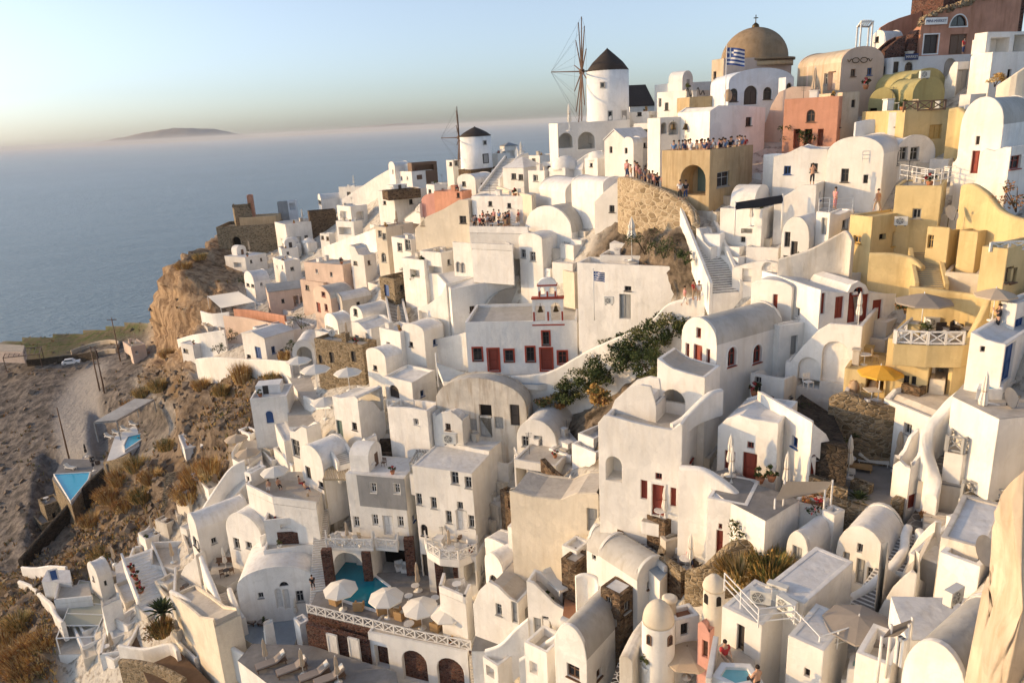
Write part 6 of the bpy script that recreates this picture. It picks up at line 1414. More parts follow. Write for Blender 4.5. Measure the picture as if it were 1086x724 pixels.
H('low white wall house with a row of small vent holes', 284, 584, 612, 282, 336, 8, dl=2.5, D=79.5, par=0.3, rc='floor', feats='R k 297 592 2 2 k 0.1; R k 302 589 2 2 k 0.1; R k 307 592 2 2 k 0.1; R k 312 589 2 2 k 0.1; R k 317 592 2 2 k 0.1; R w 326 596 11 8 w')
FD = H('white vaulted house with a fan light over a double door', 256, 624, 652, 250, 334, 6, 'vr', rise_px=602, dl=7, D=77, feats='R w 276.5 631 6 6 g; R v 301 619 10 5 k; R ad 296 634 7 21 w; R d 304 635 6 21 w; R w 318 632 8 12 g')
Wl('white curved stair wall left of the fan light house', [(216, 590, 604), (222, 604, 622), (230, 622, 642), (238, 644, 662), (244, 660, 678)], mat='white', t=0.5, Ds=[84, 82, 80, 78, 76.5])
Wl('second white stair wall beside the courtyard', [(246, 624, 640), (250, 632, 652), (256, 648, 664), (262, 656, 676)], mat='white', t=0.5, Ds=[79, 78, 77, 76])
ST('pale stairs between two curved white walls', (246, 668), (232, 630), 1.9, 16, 'floor', 'floor', D0=76, D1=80)
TG = T('white terrace with dark chairs beside the barrel vaulted house', [(222, 616), (226, 592), (258, 588), (264, 606), (240, 622)], '', D=83)
put('closed_white', 240, 604, 'closed white parasol beside the barrel vaulted house', 'parasol', TG, 0, 1.1)
put('chair_brown', 236, 612, 'dark folding chair left of the barrel house table', 'chair', TG, 30); put('chair_brown', 246, 608, 'dark folding chair right of the barrel house table', 'chair', TG, 210); put('table_dark', 241, 610, 'dark table in front of the barrel vaulted house', 'table', TG)
def bench(label, x, y, surf, rot, L=1.8, mat='brownwood', sc=1.0):
    P = on_z(x, y, surf.z) if surf else at(x, y); root = empty('bench', P, label, 'bench'); root.rotation_euler = (0, 0, rad(rot))
    m = MB(); m.box(-L/2, -0.22, 0.40, L/2, 0.22, 0.46); m.build('seat', mat, root)
    b = MB(); b.box(-L/2, 0.18, 0.46, L/2, 0.24, 0.85); b.build('backrest', mat, root)
    for s in (-1, 1): l = MB(); l.box(s*L/2*0.85-0.04, -0.2, 0, s*L/2*0.85+0.04, 0.2, 0.40); l.build('leg', mat, root)
bench('brown timber bench along the barrel house terrace', 248, 598, TG, 0, 4.0)
CY_ = T('blue grey paved courtyard with two loungers', [(258, 676), (262, 650), (326, 648), (318, 664), (312, 684), (280, 690)], '', mat='bluefloor', D=75.5)
put('lounger_grey', 274, 656, 'left grey lounger in the blue courtyard', 'sun lounger', CY_, -24, 1.35); put('lounger_grey', 285, 657, 'right grey lounger in the blue courtyard', 'sun lounger', CY_, -24, 1.35)
put('closed_white', 315, 657, 'closed white parasol in the blue courtyard', 'parasol', CY_); put('pot_tall', 283, 672, 'tall green plant in a white pot at the courtyard entrance', 'potted plant', CY_, 0, 1.2)
H('white rounded gate pier at the courtyard edge', 286, 672, 700, 279, 291, 40, D=73, par=0.05, feats='L top 286,670 283,668 279,672')
H('white block pier with steps beside the pool wall', 322, 662, 690, 311, 328, 40, D=72.5, par=0.3)
Wl('white front wall of the lowest terrace, left run', [(246, 684, 700), (266, 697, 713), (284, 709, 726), (300, 718, 742)], mat='white', t=0.4, Ds=[73.5, 72, 70.5, 69])
Wl('white front wall of the lowest terrace, right run', [(300, 718, 742), (320, 727, 752), (350, 738, 764)], mat='white', t=0.4, Ds=[69, 68.5, 68])
LT = T('lower lounger terrace with taupe sunbeds', [(252, 700), (268, 682), (330, 684), (420, 712), (430, 760), (330, 760)], '', mat='floorgrey', D=69)
for i, (x, y) in enumerate([(288, 706), (310, 712), (334, 718), (350, 722)]): put('lounger_grey', x, y, ['taupe sunbed first from the left on the lowest terrace', 'taupe sunbed second from the left on the lowest terrace', 'taupe sunbed third from the left on the lowest terrace', 'taupe sunbed fourth from the left on the lowest terrace'][i], 'sun lounger', LT, -62, 1.45, 'taupe sunbeds on the lowest terrace')
for i, (x, y) in enumerate([(283, 704), (322, 715), (359, 723)]): put('closed_beige', x, y, ['closed beige parasol leftmost on the lowest terrace', 'closed beige parasol in the middle of the lowest terrace', 'closed beige parasol rightmost on the lowest terrace'][i], 'parasol', LT, 0, 1.05, 'closed parasols on the lowest terrace')
# pool terrace
PT = T('dark slate pool terrace with stone arches beneath', [(326, 650), (342, 612), (440, 604), (500, 618), (506, 660), (499, 690), (440, 678), (385, 664)], '5x 6x 7x', mat='floorgrey', wall='redstone', D=71.5, ph=1.0, ext=8)
pool('deep teal hotel pool running under the arch', [(352, 632), (354, 612), (358, 588), (386, 590), (391, 606), (412, 622), (398, 646)], 'poolteal', z=PT.z+0.08, rim=0.5, depth_=0.06)
LW = H('lower storey of the pool terrace with two white arches', 500, 691, 745, 390, 512, 70, D=66.5, par=0.05, rc='floor', col='bright', feats='L ao 440 706 26 32 w 2; L k 405 696 14 22 k 1.5; L ao 478 714 28 32 w 2')
Wl('red stone facade wall with doors beneath the pool', [(331, 660, 696), (352, 666, 700), (374, 672, 706), (396, 678, 712)], mat='redstone', t=0.5, cap=False, ext=2, Ds=[71.2, 70.6, 70, 69.4])
facade_door('white cellar door left in the red stone wall', 353, 683, 11, 24, 69.2); facade_door('white cellar door right in the red stone wall', 376, 688, 12, 26, 68.6)
# hotel
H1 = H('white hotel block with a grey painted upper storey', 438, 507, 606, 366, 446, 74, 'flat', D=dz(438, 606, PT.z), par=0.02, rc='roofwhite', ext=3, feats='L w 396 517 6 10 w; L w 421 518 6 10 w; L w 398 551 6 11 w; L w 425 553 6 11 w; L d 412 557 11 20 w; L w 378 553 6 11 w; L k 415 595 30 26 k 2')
def grey_panel():
    f = H1.F['L']; a = f.px(382, 536); b = f.px(432, 538); c = f.px(432, 509.5); d = f.px(382, 507.5); mb = MB()
    u0, u1 = sorted((a[0], b[0])); z0 = a[1]; z1 = f.h-0.06
    fc = Face('g', f.o-f.inn*0.03, f.u, f.inn, 1, 1)
    out = [(u0, z0), (u1, z0), (u1, z1), (u0, z1)]; holes = [h for h in f.holes if min(q[1] for q in h) > z0]
    holes = [[((s-sum(q[0] for q in h)/len(h))*1.22+sum(q[0] for q in h)/len(h), (z-sum(q[1] for q in h)/len(h))*1.16+sum(q[1] for q in h)/len(h)) for s, z in h] for h in holes]
    loops = [[Vector((p, q, 0)) for p, q in l] for l in [out]+holes]; flat = [q for l in loops for q in l]
    mb.add([fc.pt((q.x, q.y)) for q in flat], [tuple(t) for t in tessellate_polygon(loops)]); sleeve(mb, fc, out, 0, 0.028); child(mb, 'painted_panel', 'greywash', H1.root)
grey_panel()
H('white low barrel roof over the grey painted storey', 440, 505, 520, 368, 448, 74, 'vr', rise_px=489, D=79, dl=None, rc='roofwhite')
H2 = H('white hotel wing with a roof loggia and stacked windows', 509, 502, 622, 437, 547, 68, 'flat', D=dz(509, 622, PT.z), par=0.04, rc='roofwhite', ext=3, feats='L w 444 529 6 12 g; L w 460 533 6 12 g; L w 488 536 6 8 g; L w 476 548 6 13 g; L d 490 552 12 21 w; L w 501 553 6 13 g; L w 500 512 7 12 g; L aw 450 562 7 12 k; L d 453 602 12 28 k; L w 482 503 8 13 g', cat='hotel wing')
pergola('grey slatted roof terrace pergola on the hotel wing', [(437, 512), (468, 518), (474, 504), (444, 498)], 2.2, 'greywood', D=75, n=10)
Wl('white parapet of the hotel roof loggia', [(436, 503, 514), (450, 507, 517), (470, 512, 522)], mat='white', t=0.3, Ds=[74.5, 74.1, 73.6], ext=1)
H3 = H('white balcony block over the pool arch', 396, 580, 614, 345, 402, 76, D=dz(396, 614, PT.z), par=0.1, rc='floor', ext=2, feats='L ao 371 608 31 44 w 6')
def balcony(label, pts, z, ph=1.0, kind='x', th=0.35, mat='white'):
    V = [on_z(x, y, z) for x, y in pts]; root = empty('balcony', V[0], label, 'balcony'); mb = MB(); mb.prism(V, z-th, z, None); child(mb, 'slab', mat, root)
    ar = sum(V[i].x*V[(i+1) % len(V)].y-V[(i+1) % len(V)].x*V[i].y for i in range(len(V)))
    for i in range(len(V)-1):
        A, B = V[i], V[i+1]
        if ar < 0: A, B = B, A
        parapet(A, B, kind, ph, mat, root)
    return root
def b_of(P, y): return P.z+rise(P, y)
bz = H3.P.z+H3.h
bk = balcony('lattice railed balcony with loungers over the pool arch', [(345, 571), (346, 580), (396, 581), (397, 572)], bz+0.02)
bk = balcony('small lattice balcony beside the pool arch', [(396, 572), (398, 580), (422, 582), (424, 573)], bz-0.05)
for i, (x0, x1, yt, yb) in enumerate([(346, 356, 582, 622), (387, 396, 584, 616), (464, 472, 592, 632), (483, 491, 592, 632), (432, 442, 570, 610)]):
    yb = yb-2; D = dz((x0+x1)/2, yb, PT.z)-0.15; P = at((x0+x1)/2, yb, D); w = (x1-x0)*D/FPX/2; h = rise(P, yt); mb = MB(); mb.obox(P+UZ*h/2, Vector((w, 0, 0)), Vector((0, w*0.7, 0)), UZ*h/2)
    o = mb.build('stone_pier', 'redstone', origin=P); tag(o, ['red stone pier left of the pool arch', 'red stone pier right of the pool arch', 'red stone pier under the curved balcony, left', 'red stone pier under the curved balcony, right', 'dark stone pier between the two hotel wings'][i], 'pier')
H4 = H('white arched block under the curved hotel balcony', 508, 590, 636, 452, 520, 70, D=dz(508, 636, PT.z), par=0.05, rc='floor', ext=2, feats='L ao 474 608 14 26 w 2.5; L ao 498 606 12 28 k 2')
cz = H4.P.z+H4.h
balcony('curved white balcony with lattice rails and white chairs', [(450, 572), (453, 584), (466, 592), (487, 594), (506, 586), (508, 577)], cz+0.03, th=0.8)
for i, (x, y) in enumerate([(462, 580), (472, 585), (484, 584), (494, 583)]): put('chair_white', x, y, ['white chair leftmost on the curved balcony', 'white chair at the front of the curved balcony', 'white chair beside the closed balcony parasol', 'white chair rightmost on the curved balcony'][i], 'chair', None, 90*i+30, 1.1, 'white chairs on the curved balcony', z=cz+0.05)
put('closed_beige', 477, 584, 'closed beige parasol on the curved hotel balcony', 'parasol', None, 0, 0.9, z=cz+0.05); put('table_white', 479, 588, 'round white table on the curved hotel balcony', 'table', None, z=cz+0.05)
put('closed_beige', 369, 574, 'closed beige parasol on the balcony over the pool arch', 'parasol', None, 0, 0.85, z=bz+0.04)
for i, (x, y) in enumerate([(356, 575), (362, 576), (380, 577)]): put('lounger_white', x, y, ['white lounger leftmost on the pool arch balcony', 'white lounger in the middle of the pool arch balcony', 'white lounger rightmost on the pool arch balcony'][i], 'sun lounger', None, 40, 0.9, 'loungers on the pool arch balcony', z=bz+0.04)
ST('narrow white steps climbing beside the pool arch', (336, 652), (341, 540), 1.5, 44, 'white', 'floor', D0=73, D1=82, sides='', sh=0.6)
for i, (x, y) in enumerate([(364, 646), (412, 655), (448, 666), (478, 672)]): put('open_white', x, y, ['open white parasol nearest the teal pool', 'open white parasol second from the left along the pool terrace', 'open white parasol third along the pool terrace', 'open white parasol rightmost on the pool terrace'][i], 'parasol', PT, 20*i, 1.12, 'open white parasols on the pool terrace')
for i, (x, y) in enumerate([(356, 640), (381, 646), (405, 650), (425, 656), (420, 652), (441, 662), (463, 668), (488, 668)]): put('armchair_wicker', x, y, 'wicker armchair facing the view on the pool terrace', 'armchair', PT, 150+25*(i % 3), 1.25, 'wicker armchairs along the pool terrace')
for i, (x, y) in enumerate([(434, 638), (441, 627), (462, 640)]): put('table_white', x, y, 'round white table on the slate pool terrace', 'table', PT, 0, 1.0, 'round white tables on the pool terrace')
put('closed_beige', 444, 626, 'closed beige parasol on the slate pool terrace', 'parasol', PT, 0, 1.2); put('armchair_white', 424, 604, 'white armchair in the shade under the hotel', 'armchair', PT, 20, 1.2); put('armchair_white', 431, 606, 'second white armchair in the shade under the hotel', 'armchair', PT, -10, 1.2)
ST('pale stairs at the right end of the pool terrace', (512, 724), (508, 682), 2.0, 14, 'cream', 'floor', D0=63.5, D1=66)
# between hotel and centre
PH = H('large patchy weathered facade with two dark doorways', 560, 432, 470, 462, 566, 72, 'vl', rise_px=402, D=75.5, dr=2.2, col='patchy', rc='roofgrey', feats='L k 515 436 13 14 k 0.4; L d 515 452 13 22 g; L d 546 440 10 22 k; L s 501 450 9 12 g; L s 529 448 9 12 g')
H('white block with a lattice stair and arched niche', 456, 432, 470, 410, 466, 62, D=77, par=0.9, rc='floor', col='white', feats='L top 456,436 440,433 425,432 410,431; R w 462 445 3 4 k')
H('white house with a dark arched doorway and white railings', 440, 410, 440, 408, 462, 52, D=84, par=0.3, feats='L ad 418 415 10 13 k; R top 440,404 450,398 462,392')
H('white block left of the patchy facade', 492, 440, 472, 458, 498, 66, D=76, par=0.2, feats='L top 492,446 484,440 478,436 468,437 462,441 458,438')
for lbl, pts, D in (('dark stone garden wall above the grey painted storey', [(404, 466, 478), (428, 465, 477), (446, 459, 474), (456, 459, 473)], 85), ('lower dark stone garden wall above the hotel roof', [(400, 480, 492), (420, 480, 492), (438, 480, 491)], 82)): Wl(lbl, pts, mat='darkstone', t=0.6, cap=False, Ds=[D]*len(pts), ext=2)
put('ac', 478, 471, 'air conditioner below the patchy facade', 'air conditioner', None, -15, 1.6, D=75.2)
H('white flat roofed terrace in front of the patchy facade', 520, 478, 500, 470, 550, 60, D=75, par=0.05, rc='roofwhite')
H('small white house with a shallow vault and grey door', 591, 470, 488, 548, 622, 66, 'vl', rise_px=446, D=72, feats='L w 557 468 7 11 g; L d 571 472 9 20 g' , rc='roofwhite')
balcony('white lattice balcony of the shallow vaulted house', [(545, 484), (548, 490), (588, 496), (590, 490)], at(560, 486, 72.3).z, th=0.5)
H('white house over a dark car port opening', 592, 494, 545, 545, 616, 64, D=69, par=0.1, rc='floor', feats='L k 561 509 26 22 k 2.5')
Wl('stone faced stair wall right of the dark opening', [(577, 486, 520), (588, 498, 530), (600, 508, 538), (612, 516, 548)], mat='stone', t=0.5, Ds=[68, 66.5, 65, 63.5], ext=4, cap=False)
H('tan sunny building with a white flat parapet', 636, 528, 596, 540, 648, 68, D=59, par=0.06, rc='floor', col='cream', feats='L d 628 551 11 24 g; L w 612 570 4 5 k; L top 636,524 612,523 594,530 566,527 540,520; R top 636,530 642,528 648,540')
H('white curved terrace house left of the tan building', 590, 566, 600, 538, 600, 62, D=63, par=0.8, rc='floor', feats='L top 590,572 576,574 562,568 548,560 538,558')
TT = T('white curved terrace with a closed parasol and chairs', [(542, 566), (556, 548), (582, 556), (592, 570), (572, 574)], '4p', ph=0.6, D=64)
put('closed_beige', 562, 566, 'closed beige parasol on the white curved terrace', 'parasol', TT); put('table_white', 566, 568, 'round white table on the white curved terrace', 'table', TT); put('chair_white', 572, 566, 'white chair right of the curved terrace parasol', 'chair', TT, 200); put('chair_brown', 556, 564, 'brown chair left of the curved terrace parasol', 'chair', TT, 60)
H('dark timber screened stair box beside the hotel', 553, 530, 556, 530, 560, 40, D=70, col='stone', rc='floor', par=0.3)
H('white shallow vaulted cottage with a half round window', 536, 606, 650, 514, 562, 40, 'vl', rise_px=588, D=64.5, rc='roofwhite', feats='L v 524 614 10 8 k')
H('white rear vault roof behind the half round window cottage', 545, 586, 606, 514, 560, 45, 'vl', rise_px=576, D=67.5)
H('white sunny house with windows in a sunken courtyard', 552, 636, 690, 500, 585, 58, D=60.5, par=0.5, rc='floor', feats='L w 529 646 6 12 g; L d 548 650 6 22 g; R d 560 652 6 20 g; L top 552,640 540,634 528,622 518,616 508,626 500,640')
TJ = T('white balcony room with a red stone base', [(466, 628), (470, 614), (492, 612), (500, 626), (494, 640)], '0p 4p 3p', ph=0.7, D=66, wall='white')
put('table_white', 485, 626, 'small white table in the balcony room', 'table', TJ); put('chair_white', 490, 622, 'white chair in the balcony room', 'chair', TJ, 220)
TK = T('grey sunken courtyard with tables', [(500, 690), (508, 660), (536, 652), (560, 664), (540, 690)], '', mat='floorgrey', D=61)
put('closed_white', 517, 666, 'closed white parasol in the sunken courtyard', 'parasol', TK); put('table_white', 517, 669, 'round white table in the sunken courtyard', 'table', TK); put('chair_white', 527, 670, 'white chair in the sunken courtyard', 'chair', TK, 160)
H('white wavy wall house with grey shutters', 612, 660, 700, 560, 618, 66, D=56.5, par=0.8, rc='floor', feats='L w 578 646 7 12 g; L d 570 664 8 18 g; L d 580 666 7 18 g; L top 612,660 606,652 598,646 588,640 578,630 566,618 560,616')
H('stone faced block with a white flat top', 612, 598, 640, 595, 626, 48, D=56, col='stone', rc='floor', par=0.15, ext=5)
H('white planter box on top of the stone faced block', 612, 584, 599, 596, 626, 48, D=56.6, par=0.3, feats='R o 618 588 8 6 w 0.3')
TL = T('terracotta tiled terrace with a white curved seat', [(596, 660), (600, 624), (640, 616), (660, 640), (640, 672)], '', mat='clay', D=54)
put('lounger_white', 589, 622, 'white lounger beside the stone faced block', 'sun lounger', None, 30, 1.3, D=57.2)
Wl('white curved seat back on the terracotta terrace', [(611, 612, 636), (620, 609, 634), (632, 612, 636), (637, 622, 644)], mat='white', t=0.35, Ds=[53.8, 53.8, 53.4, 52.8])
H('white barrel roofed house at the bottom centre', 624, 700, 770, 588, 672, 52, 'vl', rise_px=664, D=48, rc='roofgrey', feats='L w 608 712 13 14 n')
Wl('thick white stepped wall above the bottom barrel house', [(596, 656, 672), (612, 664, 680), (630, 672, 688), (654, 676, 696)], mat='white', t=0.6, Ds=[52, 51.5, 51, 50.5])
H('white walled small yard with a square post', 582, 692, 740, 556, 600, 50, D=54.5, par=0.7, rc='floor', feats='L o 566 708 8 12 w 0.4')
Wl('white zigzag courtyard wall at the bottom', [(516, 690, 712), (532, 684, 706), (548, 668, 694), (562, 656, 684)], mat='white', t=0.4, Ds=[59, 58.7, 58.4, 58])
Wl('second white courtyard wall at the bottom', [(552, 700, 724), (566, 692, 716), (582, 680, 706), (594, 672, 696)], mat='white', t=0.4, Ds=[56, 55.7, 55.4, 55])
H('small stone and white oven house beside the pale stairs', 530, 706, 740, 512, 544, 45, D=58, par=0.3, feats='L k 520 712 8 10 k 0.8')
# ------------------------------------------------------------------ lower right
H('white barrel roofed cottage beside the winding steps', 676, 616, 660, 634, 708, 34, 'vr', rise_px=592, D=49.5, rc='roofgrey', feats='R w 690 619 7 8 n')
H('white barrel vault stepping up behind the cottage', 650, 598, 620, 622, 668, 40, 'vr', rise_px=570, D=53, rc='roofgrey', feats='L w 630 590 4 5 k')
H('dark stone cabin with a white slab roof and two windows', 658, 632, 672, 637, 673, 44, D=49, col='stone', rc='roofwhite', par=0.02, feats='L w 646 639 6 12 g; R w 665 643 6 11 g; L d 651 660 6 9 w')
ST('winding whitewashed steps below the bastion house', (694, 596), (657, 540), 2.2, 18, 'white', 'floorgrey', D0=50.5, D1=56, sides='l', smat='stone', sh=0.6)
T('blue grey landing at the foot of the winding steps', [(684, 600), (694, 592), (708, 606), (700, 616)], '1p', mat='bluefloor', D=49.5, ph=0.4)
T('cobbled path with white painted joints', [(640, 745), (660, 690), (690, 650), (712, 624), (736, 622), (706, 656), (690, 690), (676, 745)], '', mat='cobble', D=44, wall='cobble', cat='path', name='cobbled_path', ext=2)
Wl('rough white plastered kerb wall along the cobbled path', [(664, 700, 724), (678, 672, 700), (690, 660, 690), (684, 690, 716)], mat='worn', t=0.8, Ds=[41.5, 43, 44, 42])
ST3 = T('brown stone terrace with a hot tub', [(697, 598), (704, 572), (740, 566), (756, 588), (744, 606), (722, 616)], '0s 5s', mat='paving', wall='stone', D=49.8, ph=0.7)
H('white cushioned built in seat on the stone terrace', 706, 574, 586, 700, 728, 20, D=50.2, col='floor', par=0.3, cat='seat', name='built_in_seat')
pool('round edged hot tub on the stone terrace', [(716, 580), (722, 572), (742, 570), (748, 576), (738, 582)], 'poolpale', z=ST3.z+0.55, rim=0.5, name='hot_tub')
H('stone block terrace with a white table top', 705, 554, 580, 686, 732, 40, D=50.8, col='stone', rc='floor', par=0.1)
TM = T('small terrace before the bastion house red door', [(680, 552), (690, 540), (724, 544), (732, 552), (700, 556)], '', mat='floor', D=51.3, ext=1)
put('closed_white', 705, 552, 'closed white parasol beside the bastion house door', 'parasol', None, 0, 1, D=51); put('table_white', 700, 551, 'white table outside the bastion house door', 'table', None, 0, 1, D=51); put('chair_white', 716, 550, 'white chair outside the bastion house door', 'chair', None, 30, 1, D=51)
put('closed_white', 732, 604, 'closed white parasol on the brown stone terrace', 'parasol', ST3, 0, 1.0); put('table_white', 727, 602, 'round white table on the brown stone terrace', 'table', ST3); put('armchair_dark', 740, 600, 'dark armchair on the brown stone terrace', 'armchair', ST3, 30); put('chair_brown', 734, 596, 'brown chair at the back of the stone terrace', 'chair', ST3, 0)
Wl('tall brown stone retaining wall curving below the terrace', [(729, 606, 626), (744, 602, 634), (760, 588, 632), (776, 577, 626), (798, 577, 620), (820, 592, 626), (836, 606, 634)], mat='palestone', t=0.6, ext=3, Ds=[47.5, 46.8, 46.3, 46, 45.6, 45, 44.4])
bush(786, 616, 'dry golden shrub above the dome chapel', 1.7, 0.9, ('leaf_gold', 'leaf_olive', 'leaf_straw'), 900, 0.10, kind='grass', D=44)
bush(817, 612, 'greener golden shrub beside the vaulted annex', 1.6, 1.0, ('leaf_gold', 'leaf_olive', 'leaf_olive'), 900, 0.10, kind='grass', D=43.6)
# dome chapel
def dome_chapel():
    P = at(698, 694, 41.5); s = 41.5/FPX; R = 17*s; h = rise(P, 658); root = empty('domed_chapel', P, 'tiny round white chapel with a domed roof and chimney', 'chapel'); mb = MB(); mb.lathe([(R*1.05, -3), (R*1.02, 0), (R, h*0.95), (R*0.97, h)], 36, P); child(mb, 'wall', 'white', root)
    d = MB(); hh = rise(P, 637)-h; d.lathe([(R*0.97*math.cos(i*math.pi/20), h+hh*math.sin(i*math.pi/20)) for i in range(10)]+[(0.01, h+hh)], 36, P); child(d, 'dome', 'cream', root)
    for px, py, wd in ((686, 671, 6), (707, 671.5, 7)):
        dx = (px-698)*s; a = math.asin(max(-0.95, min(0.95, dx/R))); n = Vector((math.sin(a), -math.cos(a), 0)); u = Vector((math.cos(a), math.sin(a), 0)); z = at(px, py, 41.5-R*math.cos(a)*0.85).z
        f = Face('w', Vector((P.x, P.y, 0))+n*(R+0.04), u, -n, 1, 1); ww = wd*s/2; fr = MB(); A = shape('a', -ww, ww, z-0.33, z+0.33); I = shrink('aw', -ww, ww, z-0.33, z+0.33, 0.06); ring(fr, f, A, I, 0); sleeve(fr, f, A, 0, 0.2); sleeve(fr, f, I, 0, 0.05); fo = child(fr, 'window', 'brownwood', root)
        p = MB(); p.add([f.pt(q, 0.03) for q in I], [tuple(t) for t in tessellate_polygon([[Vector((a_, b_, 0)) for a_, b_ in I]])]); child(p, 'pane', 'glass', fo)
    Q = at(710, 652, 42.2); c = MB(); ct = rise(Q, 632); c.lathe([(0.42, -0.6), (0.36, ct*0.8), (0.44, ct*0.82), (0.44, ct*0.92), (0.3, ct)], 16, Q); child(c, 'chimney', 'cream', root)
dome_chapel()
H('white house with a dark window joined to the dome chapel', 716, 658, 694, 706, 742, 16, D=42, par=0.25, rc='clay', feats='R w 726 667 8 13 k')
def chimney_tower():
    P = at(756, 668, 40.5); s = 40.5/FPX; root = empty('chimney_tower', P, 'tall white chimney tower with a domed cap and arched vents', 'chimney'); h = rise(P, 622); u = Vector((0.82, 0.57, 0)); v = Vector((-0.57, 0.82, 0)); w = 12.5*s*0.9
    mb = MB(); n = 20; 
    mb.lathe([(w*1.0, -3), (w*0.97, h)], 24, P, None, True); child(mb, 'shaft', 'cream', root)
    c = MB(); t = rise(P, 609); c.lathe([(w*1.02, h-0.05), (w*1.08, h+0.06), (w*0.9, h+(t-h)*0.5), (w*0.5, h+(t-h)*0.85), (0.02, t)], 24, P); child(c, 'cap', 'cream', root)
    for k, px in enumerate((746, 758)):
        dx = (px-756)*s; a = math.asin(max(-0.95, min(0.95, dx/w))); nn = Vector((math.sin(a), -math.cos(a), 0)); uu = Vector((math.cos(a), math.sin(a), 0)); f = Face('w', Vector((P.x, P.y, P.z))+nn*(w+0.012), uu, -nn, 1, 1); A = shape('a', -0.13, 0.13, h-0.8, h-0.22); p = MB(); p.add([f.pt(q) for q in A], [tuple(x_) for x_ in tessellate_polygon([[Vector((a_, b_, 0)) for a_, b_ in A]])]); sleeve(p, f, A, 0, 0.1); child(p, 'vent', 'dark', root)
chimney_tower()
H('red plastered wall house below the chimney tower', 752, 672, 706, 740, 768, 50, D=40, col='rose', rc='rose', par=0.1, feats='L d 748 688 6 18 n; L top 752,670 748,662 744,658 740,660; R top 752,670 758,664 764,668 768,680')
WB = H('white flat roofed building with rooftop railings and tall dark doors', 803, 663, 760, 766, 842, 42, D=36.5, par=0.02, rc='roofwhite', feats='L d 785 684 8 44 k; R d 834 705 9 44 k', ext=5)
def roof_rails():
    z = WB.z+0.02; root = empty('roof_railing', on_z(804, 664, z), 'thin white metal railing round the flat roof', 'railing'); pts = [(768, 626), (804, 665), (842, 661)]
    for (a, b) in zip(pts[:-1], pts[1:]): mb = MB(); rails(mb, on_z(*a, z), on_z(*b, z), 1.05, None, 1.3); child(mb, 'rail', 'whitemetal', root)
roof_rails()
H('white roof level block beyond the railings', 850, 640, 680, 812, 905, 40, D=36, par=0.02, rc='roofwhite', feats='R w 872 668 8 8 k', ext=5)
def mk(px, py, lab, rot, D=None): return put('ac', px, py, lab, 'air conditioner', None, rot, 1.05, D=D)
put('ac', 806, 640, 'air conditioner leftmost on the flat white roof', 'air conditioner', WB, -20, 1.1); put('ac', 824, 634, 'air conditioner behind the others on the flat white roof', 'air conditioner', WB, -40, 1.1); put('ac', 834, 650, 'air conditioner at the roof edge near the railing', 'air conditioner', WB, -60, 1.1)
H('white tank box on the flat roof', 852, 640, 656, 828, 872, 44, D=37.5, par=0.02, cat='roof box', name='roof_box', rc='roofwhite')
H('white lower wing with a small square window at the bottom', 868, 690, 760, 836, 902, 45, D=33.5, par=0.02, rc='roofwhite', feats='L w 856 713 6 9 k', ext=4)
def rails2():
    z = on_z(868, 692, at(868, 692, 33.5).z).z+0.0; A = at(830, 652, 36); B = at(868, 694, 33.3); C_ = at(906, 690, 34); root = empty('roof_railing', B, 'thin white metal railing of the lower roof terrace', 'railing')
    for a, b in ((A, B), (B, C_)): mb = MB(); b2 = Vector((b.x, b.y, B.z)); a2 = Vector((a.x, a.y, B.z)); rails(mb, a2, b2, 1.0, None, 1.2); child(mb, 'rail', 'whitemetal', root)
rails2()
HT = T('white hot tub terrace at the bottom', [(748, 735), (756, 690), (772, 676), (800, 700), (806, 735)], '0p', D=33.8, ph=0.9)
pool('small turquoise hot tub at the bottom', [(764, 718), (770, 709), (792, 710), (800, 722), (780, 726)], 'poolpale', z=HT.z+0.6, rim=0.6, name='hot_tub')
put('open_yellow', 728, 718, 'large straw coloured parasol over the cobbled corner', 'parasol', None, 10, 0.78, D=42)
# vault annexes
H('small white vaulted annex with a grey shutter', 854, 590, 634, 834, 892, 40, 'vl', rise_px=565, D=43.5, rc='roofwhite', feats='L s 845 592 10 26 g; R w 880 600 6 14 g')
H('white house with a big curved gable and grey doors', 934, 600, 650, 887, 960, 46, 'vl', rise_px=560, D=42, rc='roofwhite', feats='L w 912 581 6 10 g; L d 912 606 9 28 g; L w 922 610 6 18 g; L d 897 596 7 22 g; R k 941 612 5 3 k 0.3')
TN = T('white patio with a grey counter by the curved gable', [(848, 640), (854, 622), (884, 616), (912, 636), (892, 656)], '', D=42.2, ext=2)
H('white counter block on the gable patio', 876, 612, 630, 858, 896, 40, D=42.5, rc='floorgrey', par=0.02, cat='counter', name='counter', feats='L s 868 624 8 10 g')
put('closed_grey', 864, 634, 'closed grey parasol beside the white counter', 'parasol', TN, 0, 1.1); put('pot_flower', 875, 608, 'flower pot standing on the grey counter', 'flower pot', None, 0, 0.8, D=42.3)
put('lounger_grey', 884, 648, 'grey lounger below the curved gable house', 'sun lounger', TN, 40, 1.0); put('table_cloth', 872, 638, 'square white table on the gable patio', 'table', TN, 20)
Wl('white curved wall on the left of the winding dark stairs', [(900, 634, 652), (916, 624, 646), (934, 608, 630), (948, 594, 616), (957, 580, 600), (958, 568, 584), (962, 558, 570)], mat='white', t=0.45, ext=3, Ds=[40, 40.3, 40.6, 41, 41.5, 42, 42.5])
ST('dark treaded stairs lower flight beside the gable house', (922, 652), (950, 610), 2.2, 12, 'bright', 'floorgrey', D0=38.5, D1=40.5)
ST('dark treaded stairs upper flight curving to the street', (958, 608), (972, 562), 2.4, 13, 'bright', 'floorgrey', D0=40.2, D1=43)
